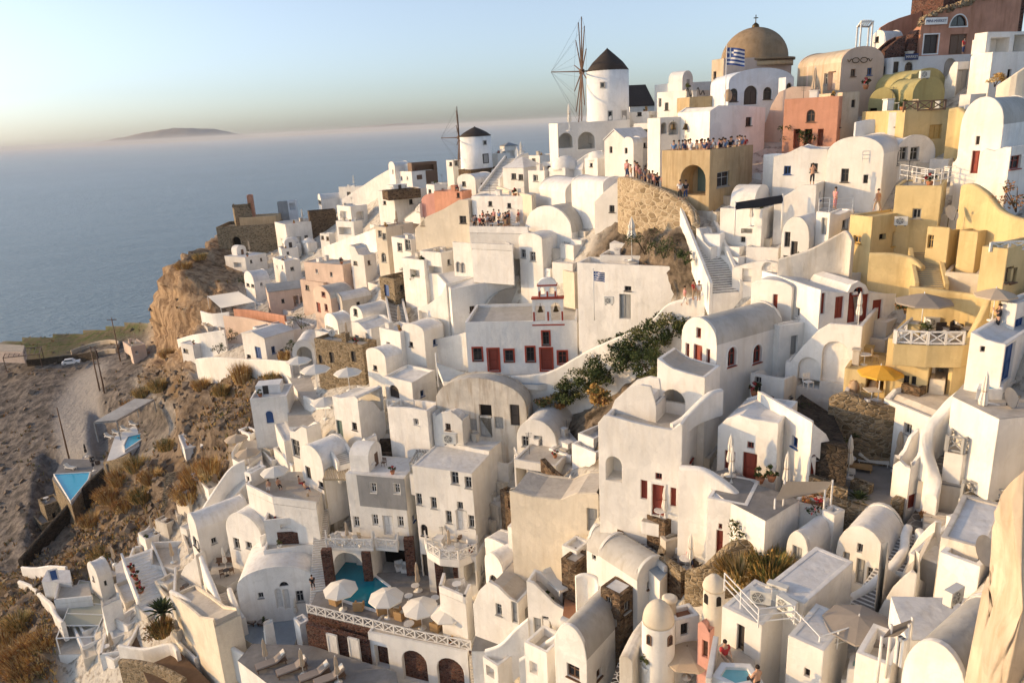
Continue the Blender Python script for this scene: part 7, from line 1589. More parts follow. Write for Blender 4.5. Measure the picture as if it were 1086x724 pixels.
Wl('white wall on the right of the winding dark stairs', [(996, 628, 640), (990, 606, 620), (984, 590, 602), (980, 576, 588), (974, 562, 572)], mat='white', t=0.45, Ds=[38.5, 39.5, 40.3, 41, 42])
H('white pointed wall house right of the dark stairs', 966, 632, 664, 930, 996, 50, D=36, par=0.6, rc='floor', feats='L top 966,606 958,612 946,624 936,640 930,652; R top 966,606 976,614 988,622 996,624')
ST('pale stone steps right of the dark stairs', (1002, 596), (1000, 560), 2.2, 7, 'floor', 'floor', D0=40.5, D1=43.5)
H('white bench house with flowers right of the stairs', 1018, 556, 600, 1004, 1060, 24, D=40, par=0.1, rc='roofwhite', feats='R k 1046 580 4 4 k 0.2')
H('white wall house with a grey window behind the dish', 1028, 580, 640, 1016, 1060, 30, D=35, par=0.2, feats='L w 1022 600 5 20 g; L top 1028,578 1022,582 1016,590')
T('big white flat roofed house at the bottom right corner', [(962, 678), (945, 632), (1030, 634), (1072, 668), (1066, 680)], '', mat='roofwhite', D=30.5, ext=6, cat='house', name='house')
facade_door('dark narrow door in the side of the bottom right house', 955, 690, 6, 30, 30.2, 'darkwood', -70)
H('white barrel vault rising in front of the bottom right house', 1016, 748, 800, 957, 1078, 36, 'vl', rise_px=684, D=26.5, rc='roofgrey', ext=5)
put('dish_big', 1034, 668, 'rusty satellite dish on the flat roof at the bottom right', 'satellite dish', None, 20, 1.0, D=29.5); put('dish_big', 1039, 606, 'pale satellite dish beside the tan wall', 'satellite dish', None, 30, 1.1, D=33.5)
put('open_big', 907, 697, 'large taupe parasol between the white roofs', 'parasol', None, 15, 0.82, D=34.5)
Wl('huge tan foreground wall at the right edge', [(1064, 716, 790), (1066, 664, 740), (1072, 618, 700), (1084, 584, 680), (1098, 548, 650), (1124, 500, 630)], mat='dune', t=2.5, ext=10, sub=12, Ds=[24.5, 24, 23.6, 23, 22, 21])
T('turquoise covered plunge pool patio at the bottom', [(892, 720), (898, 698), (926, 696), (934, 716)], '', D=33.5, mat='floor'); pool('covered turquoise plunge pool at the bottom', [(904, 708), (906, 699), (920, 698), (922, 708)], 'poolpale', D=33, name='plunge_pool')
H('white small parapet room with a canvas roof at the bottom', 940, 706, 750, 908, 962, 48, D=31, par=0.8, rc='floor')
sail('taupe canvas corner sail at the bottom', [(930, 724, 2.2), (958, 716, 2.4), (962, 704, 2.2), (940, 712, 2.2)], 'greycanvas', D=30.5)
# stone terrace and street, right middle
Wl('tall brown stone terrace wall under the yellow house', [(878, 420, 462), (892, 416, 462), (908, 420, 466), (924, 428, 474), (942, 430, 478), (960, 432, 476), (978, 428, 470)], mat='palestone', t=0.7, ext=4, cap=False, Ds=[51, 50.4, 50, 49.6, 49.4, 49.2, 49])
H('brown stone block with a terracotta opening by the curved wall', 972, 412, 446, 956, 1012, 34, D=48.5, col='stone', rc='floor', par=0.1, feats='L o 964 424 9 12 w 0.3')
T('dark shady rock garden below the loggia', [(828, 440), (850, 418), (884, 440), (900, 476), (866, 468)], '', mat='darkstone', wall='darkstone', D=50.5, cat='garden', name='rock_garden')
TQ = T('slate cafe terrace with pale loungers and closed parasols', [(870, 512), (884, 480), (906, 462), (952, 470), (956, 512), (944, 540), (902, 530)], '', mat='floorgrey', wall='palestone', D=47.6)
Wl('low stone wall edging the slate cafe terrace', [(857, 503, 522), (872, 508, 524), (888, 514, 530), (898, 518, 534)], mat='palestone', t=0.5, Ds=[47, 46.6, 46.2, 46], ext=3, cap=False)
Wl('curved stone wall below the slate cafe terrace', [(880, 526, 546), (894, 532, 552), (914, 538, 558), (934, 543, 562), (952, 548, 564)], mat='palestone', t=0.5, Ds=[45.8, 45.4, 45, 44.7, 44.4], ext=3, cap=False)
H('square stone gate pier beside the red door', 952, 532, 556, 945, 960, 40, D=44.6, col='palestone', rc='floor', par=0.02, cat='pier', name='stone_pier')
H('square stone planter pier on the cafe terrace', 920, 516, 536, 902, 927, 40, D=46, col='palestone', rc='soil', par=0.2, cat='planter', name='stone_planter'); put('agave', 910, 532, 'spiky green agave beside the stone planter pier', 'agave', None, 0, 1.0, D=45.6)
for i, (x, y) in enumerate([(899, 506), (939, 490), (951, 500)]): put(['closed_white', 'closed_white', 'closed_beige'][i], x, y, ['closed parasol leftmost on the slate cafe terrace', 'closed parasol at the back of the slate cafe terrace', 'closed beige parasol rightmost on the slate cafe terrace'][i], 'parasol', TQ, 0, 1.1)
for i, (x, y) in enumerate([(890, 502), (908, 498), (926, 492), (930, 484)]): put('lounger_straw' if i % 2 else 'lounger_white', x, y, ['pale lounger leftmost on the slate cafe terrace', 'pale lounger second along the slate cafe terrace', 'pale lounger third along the slate cafe terrace', 'pale lounger last along the slate cafe terrace'][i], 'sun lounger', TQ, 65, 1.0, 'loungers on the slate cafe terrace')
for i, (x, y) in enumerate([(882, 506), (900, 496), (918, 488)]): put('table_white', x, y, ['round white table leftmost on the slate cafe terrace', 'round white table in the middle of the slate cafe terrace', 'round white table at the back of the slate cafe terrace'][i], 'table', TQ)
H('white curved front house with a small red door', 960, 494, 548, 948, 990, 22, D=44.8, par=0.5, feats='R d 966 532 9 15 r; R top 960,492 968,494 976,484 982,470 990,462; L top 960,494 954,488 948,492')
Wl('sweeping white street parapet curving down to the red door', [(1016, 418, 440), (1004, 428, 452), (990, 444, 472), (980, 456, 492), (978, 474, 516), (984, 494, 530), (988, 510, 540), (984, 528, 552)], mat='white', t=0.7, ext=3, Ds=[45, 45, 45, 44.8, 44.6, 44.2, 43.8, 43.4])
ST('grey street stairs inside the sweeping parapet', (998, 516), (1006, 452), 2.4, 18, 'floor', 'floorgrey', D0=43.5, D1=46.5)
T('grey stone street paving at the foot of the stairs', [(958, 560), (984, 520), (1016, 514), (1060, 534), (1050, 556), (1000, 570)], '', mat='paving', wall='palestone', D=43, cat='street paving', name='street_paving')
H('white house with a black open doorway by the fence', 1030, 476, 524, 1002, 1100, 18, D=43.6, dl=7, par=0.3, rc='floor', feats='R k 1061 500 16 32 k 0.8; R w 1081 495 6 14 k; R w 1036 488 4 9 k; R s 1064 468 10 9 w; R top 1030,466 1050,452 1070,446 1100,440')
T('white terrace with grey timber fence on the left', [(1002, 478), (1008, 466), (1040, 458), (1052, 470), (1022, 482)], '0g 4g 3g', D=43.2, ph=1.0)
balcony('grey criss cross street fence below the black doorway', [(1017, 528), (1020, 524), (1048, 530), (1076, 540)], at(1040, 530, 42.3).z, th=0.3, kind='g')
H('white house with a blue door and a roof sunbed', 1060, 364, 412, 1029, 1120, 40, D=43, par=0.1, rc='roofwhite', feats='L w 1042 370 5 6 k; R d 1067 386 10 36 b; L top 1060,364 1046,360 1029,352')
H('white upper block with a blue wall behind the blue doored house', 1074, 322, 356, 1062, 1120, 35, D=45, par=0.4, feats='R d 1080 345 10 14 b')
TR_ = T('white terrace with a glass table and turquoise tub at the right', [(1010, 420), (1030, 398), (1086, 402), (1100, 440), (1060, 444)], '', D=43.6)
Wl('white undulating parapet of the right hand terrace', [(1016, 434, 452), (1030, 428, 448), (1050, 430, 450), (1072, 436, 456), (1096, 440, 462)], mat='white', t=0.5, Ds=[44.2, 43.4, 42.6, 42, 41.4], ext=4)
pool('turquoise tub beneath the blue door', [(1040, 414), (1044, 404), (1060, 404), (1060, 414)], 'poolblue', z=TR_.z+0.5, name='hot_tub')
put('table_white', 1036, 408, 'white table beside the turquoise tub', 'table', TR_, 0, 1.3); put('lounger_white', 1066, 410, 'white lounger beside the turquoise tub', 'sun lounger', TR_, 120, 1.0); put('closed_white', 1048, 404, 'closed white parasol by the blue door', 'parasol', TR_, 0, 1.1); put('closed_white', 1040, 446, 'closed white parasol on the undulating parapet terrace', 'parasol', None, 0, 1.1, D=42.4)
put('table_brown', 1028, 470, 'brown table on the fenced white terrace', 'table', None, 20, 1.0, D=43.6); put('chair_brown', 1036, 468, 'brown chair on the fenced white terrace', 'chair', None, 60, 1.0, D=43.6)
UT = T('yellow umbrella terrace with pale lattice rail', [(948, 364), (964, 350), (1040, 344), (1044, 358), (1022, 366), (984, 366)], '0x 5x 4x', mat='floor', wall='ochre', D=47.8, ph=0.9, ext=1.5)
put('open_big', 976, 352, 'large taupe parasol over the yellow terrace', 'parasol', UT, 0, 0.95); put('open_beige', 1052, 340, 'beige parasol at the right end of the yellow wall', 'parasol', None, 0, 0.8, D=46)
for i, (x, y) in enumerate([(1000, 354), (1014, 352), (1026, 352), (1010, 360)]): put('armchair_dark' if i < 2 else 'lounger_white', x, y, ['dark armchair under the yellow terrace parasol', 'second dark armchair right of the yellow terrace parasol', 'white lounger at the right of the yellow terrace', 'white lounger at the rail of the yellow terrace'][i], 'armchair' if i < 2 else 'sun lounger', UT, 40*i, 0.9)
OT = T('small white terrace under the orange parasol', [(894, 424), (900, 410), (942, 410), (944, 424), (920, 432)], '0p 4p', D=50.2, ph=0.5)
put('open_orange', 931, 424, 'open orange parasol beside the yellow house', 'parasol', OT, 10, 0.95); put('table_cloth', 924, 424, 'white table beneath the orange parasol', 'table', OT); put('chair_straw', 916, 420, 'straw chair left of the orange parasol table', 'chair', OT, 60); put('jar', 926, 418, 'terracotta jar under the orange parasol', 'clay jar', OT, 0, 1.0); put('jar', 905, 418, 'clay jar at the end of the orange parasol terrace', 'clay jar', OT)
put('chair_white', 857, 412, 'white folding chair inside the arched loggia', 'chair', None, 20, 1.2, D=53.5)
put('closed_white', 910, 346, 'closed white parasol in front of the red shutters', 'parasol', None, 0, 0.95, D=53.5)
def canopy():
    sail('large flat beige canvas canopy over the lower patio', [(820, 566, 2.3), (872, 560, 2.5), (880, 548, 2.4), (830, 545, 2.2)], 'beigecanvas', D=45)
canopy()
H('long white planter box beside the canvas canopy', 884, 546, 560, 872, 896, 34, D=44, par=0.2, cat='planter', name='planter_box')
H('white garden wall with a red flowering shrub', 876, 540, 560, 843, 882, 58, D=45.2, par=0.3, rc='soil', cat='planter', name='planter_wall'); bush(866, 540, 'red flowering shrub behind the white planter wall', 0.9, 0.5, ('flower', 'leaf_rust', 'leaf_dark'), 300, 0.09, D=45.4)
# ------------------------------------------------------------------ plants, flags, people
for i, (x, y, rx, rz, k) in enumerate([(586, 432, 1.6, 0.8, 2), (604, 424, 1.7, 1.0, 1), (622, 412, 1.9, 1.2, 1), (640, 404, 2.0, 1.5, 0), (660, 392, 2.0, 1.6, 0), (676, 380, 1.9, 1.5, 0), (694, 366, 1.8, 1.4, 1), (712, 356, 1.6, 1.2, 1), (650, 378, 1.7, 1.2, 1), (668, 366, 1.5, 1.0, 0), (690, 400, 1.5, 1.3, 1), (634, 426, 1.3, 0.8, 2), (700, 348, 1.3, 0.9, 0)]):
    bush(x, y, ['dense dark green shrub on the bank below the long white wall', 'lighter green shrub on the bank below the long white wall', 'dry olive shrub at the foot of the bank below the long white wall'][k], rx, rz, [('leaf_dark', 'leaf_dark', 'leaf_mid'), ('leaf_mid', 'leaf_dark', 'leaf_olive'), ('leaf_olive', 'leaf_rust', 'leaf_gold')][k], 1700, 0.14, group='shrubs on the bank below the long white wall', clump=16)
for i, (x, y, rx, rz, k) in enumerate([(257, 404, 2.2, 1.9, 0), (302, 384, 1.2, 1.2, 0), (128, 512, 2.6, 1.5, 0), (145, 498, 2.4, 1.4, 1), (160, 510, 2.2, 1.2, 0), (208, 512, 2.6, 1.6, 0), (222, 505, 2.2, 1.7, 0), (176, 476, 1.8, 1.0, 1), (152, 420, 2.6, 1.3, 1), (168, 414, 2.4, 1.5, 1), (140, 432, 2.0, 1.0, 0), (214, 412, 2.0, 1.1, 0), (235, 418, 1.8, 1.0, 1), (288, 408, 1.4, 1.2, 1), (14, 700, 2.6, 1.5, 0), (34, 690, 2.4, 1.4, 0), (20, 664, 2.2, 1.2, 1), (44, 708, 2.0, 1.2, 0), (8, 724, 2.4, 1.4, 0), (30, 718, 3.0, 1.6, 0), (48, 684, 2.4, 1.3, 0), (4, 684, 3.0, 1.6, 0), (24, 704, 2.8, 1.5, 0), (116, 530, 2.8, 1.4, 0), (134, 540, 2.4, 1.2, 0), (96, 556, 2.2, 1.1, 0), (150, 530, 2.4, 1.2, 1), (200, 530, 2.6, 1.5, 0), (108, 590, 2.0, 1.0, 1), (80, 596, 1.8, 0.9, 0), (195, 285, 2.6, 1.1, 0), (212, 275, 2.2, 1.0, 1), (178, 378, 2.4, 1.1, 0)]):
    bush(x, y, ['dry golden bush on the bare brown slope', 'straw and olive coloured bush on the bare brown slope'][k], rx, rz, [('leaf_gold', 'leaf_straw', 'leaf_rust'), ('leaf_straw', 'leaf_olive', 'leaf_gold')][k], 520, 0.16, kind='grass', group='dry bushes on the brown slope', clump=14)
bush(581, 196, 'round clipped dark tree in a white planter below the mill', 1.5, 1.3, ('leaf_dark', 'leaf_mid'), 500, 0.2, cat='tree', name='clipped_tree', D=104)
for x, y, l, r, m in ((446, 270, 'small green bush on the white patio', 0.8, 'leaf_mid'), (430, 288, 'green bush beside the white cafe pergola', 0.9, 'leaf_mid'), (442, 300, 'dark bush hanging by the cafe yard', 1.3, 'leaf_dark'), (534, 242, 'olive bush on the restaurant roof edge', 1.0, 'leaf_olive'), (684, 268, 'overgrown dark shrub in front of the cave wall', 1.8, 'leaf_dark'), (704, 272, 'wild green shrub at the cave house door', 1.4, 'leaf_mid'), (726, 279, 'bright green yucca like bush on the terrace wall', 0.8, 'leaf_mid'), (846, 136, 'green climbing shrub on the coral house porch', 1.2, 'leaf_mid'), (836, 148, 'dark shrub in front of the coral house', 1.1, 'leaf_dark'), (856, 152, 'dark shrub between the coral house doors', 0.9, 'leaf_dark'), (1078, 222, 'dark red shrub at the right edge below the barrel house', 1.6, 'leaf_rust'), (1055, 90, 'orange dry bush in the upper right planter', 0.8, 'leaf_gold'), (232, 374, 'dark green garden bush on the cliff edge plot', 1.3, 'leaf_dark'), (246, 360, 'tall dark bush on the cliff edge plot', 1.5, 'leaf_dark'), (310, 372, 'leafy green bush beside the open cave arch', 1.2, 'leaf_mid'), (320, 348, 'green shrubs under the pink house terrace', 1.8, 'leaf_olive'), (258, 300, 'bright green bush beside the rounded cave house', 1.3, 'leaf_mid'), (784, 572, 'flowering pale shrub against the lower red doors', 1.2, 'leaf_olive'), (798, 562, 'dark leafy climber beside the lower red doors', 1.1, 'leaf_dark'), (880, 462, 'green shrub in the shady rock garden', 1.2, 'leaf_mid'), (862, 452, 'dark shrub in the shady rock garden', 1.2, 'leaf_dark'), (900, 470, 'low green plant beside the cafe stone wall', 0.8, 'leaf_mid'), (690, 700, 'green shrub beside the cobbled path', 0.9, 'leaf_dark'), (984, 550, 'dry plant in the white bench planter', 0.5, 'leaf_rust'), (960, 330, 'brown dry plant on the white dormer roof edge', 0.6, 'leaf_rust')):
    bush(x, y, l, r, r*0.75, (m, 'leaf_dark' if m != 'leaf_gold' else 'leaf_straw', m), 380, 0.11, D=(depth(x, y)-1.2))
def dry_grass():
    rnd = random.Random(5); m = MB(); pool_ = [i for i in range(len(attr)) if i < nv and (attr[i][0] > 0.6 or attr[i][2] > 0.6 and rnd.random() < 0.25 or attr[i][1] > 0.5 and rnd.random() < 0.1) and attr[i][3] < 0.3]
    for i in rnd.sample(pool_, min(2600, len(pool_))):
        v = Vector(verts[i]); q = noise.noise(v*0.08)
        if q < -0.12: continue
        tufts(m, v-UZ*0.1, 0.55, 0.55, rnd.uniform(0.35, 0.9), 9, ('leaf_gold', 'leaf_straw', 'leaf_rust', 'leaf_olive') if attr[i][0] > 0.5 else ('leaf_olive', 'leaf_rust'), 0.06)
    o = m.build('dry_grass', None); o['kind'] = 'stuff'; o['label'] = 'dry grass scattered on the brown slope'
    r = MB()
    for i in rnd.sample(pool_, 1500):
        v = Vector(verts[i]); s = rnd.uniform(0.15, 0.6)*(1.6 if rnd.random() < 0.1 else 1); e = Matrix.Rotation(rnd.random()*3, 3, Vector((rnd.random()-.5, rnd.random()-.5, rnd.random())).normalized())
        P = [e @ Vector((x*s*rnd.uniform(0.6, 1.1), y*s*rnd.uniform(0.6, 1.1), z*s*rnd.uniform(0.4, 0.8)))+v for x, y, z in ((-1, -1, -1), (1, -1, -1), (1, 1, -1), (-1, 1, -1), (-0.6, -0.6, 1), (0.7, -0.5, 1), (0.5, 0.7, 1), (-0.7, 0.6, 1))]
        r.add(P, [(0, 1, 2, 3), (4, 5, 6, 7), (0, 1, 5, 4), (1, 2, 6, 5), (2, 3, 7, 6), (3, 0, 4, 7)])
    o = r.build('rubble', 'rubble'); o['kind'] = 'stuff'; o['label'] = 'loose rocks scattered over the slope'
simple('rubble', (0.20, 0.155, 0.115), 1.0, 0.4, 2)
dry_grass()
# flags
def flag(label, x, yb, yt, wpx, hpx, D, ang=-12, wave=1.0):
    P = at(x, yb, D); h = rise(P, yt); s = D/FPX; root = empty('flag', P, label, 'flag'); p = MB(); p.tube([P-UZ*0.5, P+UZ*h], 0.055, 8, None, 0.035); p.lathe([(0.0, h-0.02), (0.09, h+0.06), (0.0, h+0.15)], 8, P); child(p, 'pole', 'whitemetal', root)
    W, Hh = wpx*s, hpx*s; u = Vector((math.cos(rad(ang)), math.sin(rad(ang)), 0)); n = UZ.cross(u); nx, ny = 27, 18
    pt = lambda i, j: P+UZ*(h-0.15-Hh*j/ny-0.16*W*(i/nx)**1.5)+u*(W*i/nx*0.94+0.05)+n*(wave*0.10*W*math.sin(i/nx*7.5+j*0.12)*(0.25+i/nx))
    m = MB()
    for j in range(ny):
        for i in range(nx):
            if i < 10 and j < 10: blue = not (4 <= i < 6 or 4 <= j < 6)
            else: blue = (j//2) % 2 == 0
            m.add([pt(i, j), pt(i+1, j), pt(i+1, j+1), pt(i, j+1)], [(0, 1, 2, 3)], 'flagblue' if blue else 'cloth_white')
    child(m, 'cloth', None, root)
simple('flagblue', (0.05, 0.09, 0.26), 0.9)
flag('large striped blue and white Greek flag beside the domed church', 769, 110, 49, 19, 17, 79); flag('small striped blue and white Greek flag above the chapel', 630, 334, 286, 12, 10, 71)
p_ = MB(); P = at(465, 410, 77); p_.tube([P, P+UZ*rise(P, 374)], 0.06, 8); tag(p_.build('flag_pole', 'whitemetal', origin=P), 'bare white pole at the chapel yard corner', 'pole', None, 'thing')
# people
CL = ['white', 'red', 'black', 'navy', 'blue', 'grey', 'tan', 'pink']; rp = random.Random(21)
def crowd(pts, where, group):
    for P in pts:
        c = rp.choice(CL); o = person(0, 0, f'person in a {c} top {where}', c, rp.choice(['navy', 'black', 'tan', 'grey', 'white']), rp.choice(['stand', 'stand', 'hips', 'photo', 'walk']), rp.uniform(0, 360), group=group, D=50); o.location = P; s = rp.uniform(0.94, 1.06); o.scale = (s, s, s)
q = []
for i in range(13): q.append(TAN.P+TAN.l*(0.6+(TAN.wl-1.2)*(i+rp.uniform(-0.3, 0.3))/13)+TAN.r*rp.uniform(0.5, 1.8)+UZ*(TAN.z-TAN.P.z))
for i in range(17): q.append(TAN.P+TAN.r*(0.5+min(TAN.wr, 13)*(i+rp.uniform(-0.3, 0.3))/17)+TAN.l*rp.uniform(0.5, 1.8)+UZ*(TAN.z-TAN.P.z))
crowd(q, 'in the crowd on the tan arched building', 'visitors crowding the tan building roof terrace')
q = []
for i in range(34):
    t = rp.random(); x = 664+64*t; D = np.interp(x, [659, 672, 690, 710, 727], [80, 77, 75, 73, 71.5])+rp.uniform(0.7, 3.0); y = np.interp(x, [659, 672, 690, 710, 727], [188, 190, 198, 207, 217])+rp.uniform(-1, 4); q.append(at(x, y, D))
crowd(q, 'in the crowd behind the curved wall', 'visitors crowding the walkway behind the curved wall')
q = [on_z(rp.uniform(502, 556), rp.uniform(236, 246), REST.z) for i in range(22)]+[on_z(rp.uniform(503, 542), rp.uniform(255, 264), REST2.z) for i in range(9)]
crowd(q, 'among the diners on the busy restaurant terrace', 'people on the restaurant terraces')
for i in range(10):
    S_ = REST if i < 7 else REST2; put('table_cloth', rp.uniform(504, 552) if i < 7 else rp.uniform(504, 540), rp.uniform(237, 246) if i < 7 else rp.uniform(256, 263), 'square table with a pale cloth on the busy restaurant terraces', 'table', S_, 0, 1.1, 'tables on the restaurant terraces')
person(799, 154, 'woman in a white top standing on the white wall', 'white', 'black', 'hips', 160, z=TAN.z); person(807, 153, 'person in dark red by the coral house shrubs', 'red', 'red', 'stand', 30, z=TAN.z)
person(735, 318, 'person in a red shirt on the street stairs', 'red', 'tan', 'stand', 60, D=64.5); person(741, 319, 'person in white beside the red shirted one on the stairs', 'white', 'tan', 'stand', 200, D=64.6); person(726, 324, 'person in pink behind the curving white wall', 'pink', 'white', 'walk', 90, D=66)
person(721, 212, 'person in white standing below the tan arch', 'white', 'black', 'stand', 0, D=68); person(727, 212, 'person in black standing below the tan arch', 'black', 'navy', 'stand', 180, D=68)
person(861, 196, 'bare chested person with raised arms on the white block', 'skin', 'black', 'photo', 150, D=63); person(930, 224, 'bare chested person on the white path by the vaulted house', 'skin', 'tan', 'walk', 200, D=60); person(885, 222, 'person in pink behind the white balcony railing', 'pink', 'pink', 'stand', 100, D=60)
person(1057, 352, 'person in black with dark hair on the yellow steps', 'black', 'black', 'photo', 250, D=45.5); person(768, 704, 'person in a red top beside the hot tub', 'red', 'tan', 'sit', 20, z=HT.z+0.1); person(802, 732, 'dark haired bather at the hot tub edge', 'skin', 'black', 'sit', 200, z=HT.z+0.3)
person(732, 598, 'seated person in red on the brown stone terrace', 'red', 'navy', 'sit', 20, surf=ST3); person(748, 594, 'seated person in blue on the brown stone terrace', 'blue', 'navy', 'sit', -30, surf=ST3); person(1021, 58, 'person in red leaning by the market doors', 'red', 'navy', 'stand', 30, D=83)
person(332, 622, 'dark clothed person sitting on the narrow pool steps', 'black', 'black', 'sit', 20, D=73.5); person(823, 574, 'person in red under the beige canvas canopy', 'red', 'black', 'stand', 40, D=46)
for i, (x, y) in enumerate([(286, 520), (296, 518), (318, 516), (324, 522)]): person(x, y, ['sunbather in pale swimwear left of the terrace parasol', 'second sunbather beside the terrace parasol', 'sunbather in the corner under the round gable', 'sunbather nearest the terrace edge'][i], 'skin', ['white', 'black', 'red', 'navy'][i], 'sit', 40*i, surf=TE)
T('short white path beside the double vaulted house', [(900, 232), (908, 222), (946, 220), (950, 228)], '', mat='floor', D=60.5, ext=3, cat='path', name='paved_path')
# railings, parasols and odds and ends
for k, x, y, l, D, sc in (('closed_tall', 670, 276, 'tall closed white parasol in front of the cave wall', 72.5, 1.15), ('closed_white', 796, 240, 'closed white parasol on the awning terrace', 65, 0.9), ('open_white', 319, 400, 'open white parasol topmost on the paved cafe terrace', 92, 1.05), ('open_white', 337, 412, 'open white parasol in the middle of the paved cafe terrace', 90, 1.2), ('open_white', 371, 414, 'open white parasol at the right of the paved cafe terrace', 87, 1.1), ('open_white', 346, 444, 'open white parasol beside the grey doored house', 87, 1.05), ('open_beige', 253, 480, 'cream open parasol highest above the dry ravine', 97, 1.0), ('open_beige', 265, 496, 'cream open parasol second above the dry ravine', 92, 1.0), ('open_white', 294, 518, 'open white parasol over the sunbather terrace', 84, 1.05), ('open_white', 316, 550, 'open white parasol above the dark red stone band', 82, 1.05), ('closed_beige', 153, 598, 'closed beige parasol left on the lower left terrace', 97, 1.0), ('closed_beige', 184, 596, 'closed beige parasol right on the lower left terrace', 94, 1.1), ('closed_beige', 122, 598, 'closed beige parasol by the small barrel vault', 97, 1.0), ('closed_white', 774, 504, 'closed white parasol on the slate terrace by red doors', 48.6, 1.1), ('closed_white', 833, 524, 'closed white parasol beside the far red door', 47, 1.1), ('closed_white', 606, 536, 'closed white parasol beside the stone faced stair wall', 63, 1.1), ('closed_white', 612, 500, 'closed white parasol behind the carport', 68, 1.0)): put(k, x, y, l, 'parasol', None, 15, sc, D=D)
for k, x, y, l, D in (('pot_green', 806, 512, 'green planter left on the slate terrace', 48.2), ('pot_green', 818, 510, 'green planter right on the slate terrace', 47.8), ('jar', 838, 548, 'clay jar on the slate terrace corner', 46.6), ('pot_flower', 800, 420, 'potted flowers on the small white roof', 54), ('pot_tall', 842, 296, 'tall dark potted tree by the vaulted house', 60.5), ('pot_green', 566, 660, 'green potted plant in the sunken courtyard', 60), ('pot_green', 582, 640, 'green potted plant on the white wavy wall', 57), ('pot_white', 686, 712, 'round potted plant on the rough kerb wall', 41.4), ('pot_dry', 870, 698, 'red potted plant on the lower flat roof', 33.6), ('jar', 772, 108, 'terracotta jar on the church hall wall', 80), ('pot_flower', 918, 95, 'potted plant beside the pale pink house', 74)): put(k, x, y, l, 'clay jar' if k == 'jar' else 'potted plant', None, 40, 1.2, D=D)
for x, y, l, D, r in ((980, 84, 'air conditioner high on the olive green house', 71.5, 0), (955, 240, 'air conditioner on the shuttered yellow house', 57, -20), (646, 323, 'air conditioner on the big white blank wall', 69.4, -20), (1010, 640, 'air conditioner between flat roof and tan wall', 30, 30)): put('ac', x, y, l, 'air conditioner', None, r, 1.0, D=D)
put('dish', 1006, 244, 'pale satellite dish on the yellow house', 'satellite dish', None, 20, 1.2, D=54); put('dish', 574, 472, 'white satellite dish beside the patchy facade', 'satellite dish', None, 20, 1.5, D=74); put('dish_big', 1068, 440, 'round satellite dish on the right hand terrace', 'satellite dish', None, 30, 1.0, D=42)
def rail_thing(label, pts, z, kind='r', h=1.0, D=None):
    V = [on_z(x, y, z) for x, y in pts] if D is None else [at(x, y, D) for x, y in pts]; root = empty('railing', V[0], label, 'railing')
    for a, b in zip(V[:-1], V[1:]):
        m = MB(); b = Vector((b.x, b.y, a.z)); (lattice if kind in 'xgn' else rails)(m, a, b, h, None); child(m, 'panel', {'x': 'whitewood', 'g': 'greywood', 'n': 'brownwood', 'r': 'whitemetal', 'k': 'metal'}[kind], root)
rail_thing('white post railing round the yellow roof terrace', [(954, 190), (990, 197), (1012, 192)], YT.z+0.1, 'r', 1.2)
for i, (x, y) in enumerate([(962, 190), (970, 192), (980, 193), (990, 192), (1000, 190)]): put('chair_white', x, y, 'white chair on the railed yellow roof terrace', 'chair', YT, 70*i, 1.1, 'white chairs on the yellow roof terrace')
rail_thing('brown railing along the upper yellow roof', [(958, 119), (1002, 117)], 0, 'n', 0.9, 65.5); rail_thing('white metal railing on the white tower terrace', [(868, 226), (879, 227), (904, 223)], 0, 'r', 1.2, 60); rail_thing('white lattice parapet on the right edge yellow house', [(1050, 267), (1090, 262)], 0, 'x', 0.6, 47); rail_thing('white stair railing beside the arched doorway', [(411, 432), (426, 432), (440, 436)], 0, 'x', 0.9, 79)
rail_thing('white rail on the double vault roof balcony', [(914, 172), (930, 173)], 0, 'r', 0.9, 62.5)
pergola('small white pergola beside the skyline house', [(908, 50), (920, 50), (924, 46), (912, 46)], 2.2, 'whitewood', D=86, n=5)
pergola('white framed pergola over the white cafe terrace', [(438, 296), (466, 296), (472, 288), (446, 288)], 2.2, 'whitewood', 'canvas', D=112)
def scroll():
    m = MB(); f = Face('s', at(0, 0), Vector((math.cos(rad(12)), math.sin(rad(12)), 0)), Vector((-math.sin(rad(12)), math.cos(rad(12)), 0)), 1, 1); c = at(912, 64, 79.2)
    for s in (-1, 1): m.tube([c+f.u*(s*(0.5+0.42*math.cos(t)))+UZ*(0.26*math.sin(t)) for t in [i*0.4 for i in range(17)]], 0.05, 5)
    for s in (-1, 1): m.tube([c+f.u*(s*(0.9+0.1*i))+UZ*(0.15*math.sin(i*1.2)) for i in range(7)], 0.05, 5)
    tag(m.build('scroll_ornament', 'bronze', origin=c), 'dark scroll ornament on the pale pink gable', 'ornament')
scroll()
for i, (x, y, D) in enumerate([(604, 133, 99), (553, 166, 130), (540, 196, 118), (672, 222, 0)][:3]): put('closed_white', x, y+6, ['closed white parasol on the windmill podium steps', 'closed white parasol beside the tiny skyline chapel', 'closed white parasol by the mill stairs'][i], 'parasol', None, 0, 1.3, D=D)

def emblem(label, x, y, D, az, curves, r=0.04):
    c = at(x, y, D); u = Vector((math.cos(rad(az)), math.sin(rad(az)), 0)); m = MB()
    for cv in curves: m.tube([c+u*a+UZ*b for a, b in cv], r, 5)
    tag(m.build('painted_emblem', 'metal', origin=c), label, 'emblem', None, 'thing')
emblem('thin crescent emblem and line on the tall windmill', 657, 98, 103.05, 12, [[(0.32*math.cos(t), 0.35+0.32*math.sin(t)) for t in [0.9+i*0.35 for i in range(13)]], [(-0.7, -0.3), (0.7, -0.28)]])
emblem('dark looping ornament on the decorated white house', 737, 98, 90.2, 30, [[(i*0.12-1.4, 0.35*math.sin(i*0.9)+0.2*math.cos(i*0.4)) for i in range(26)]], 0.07)
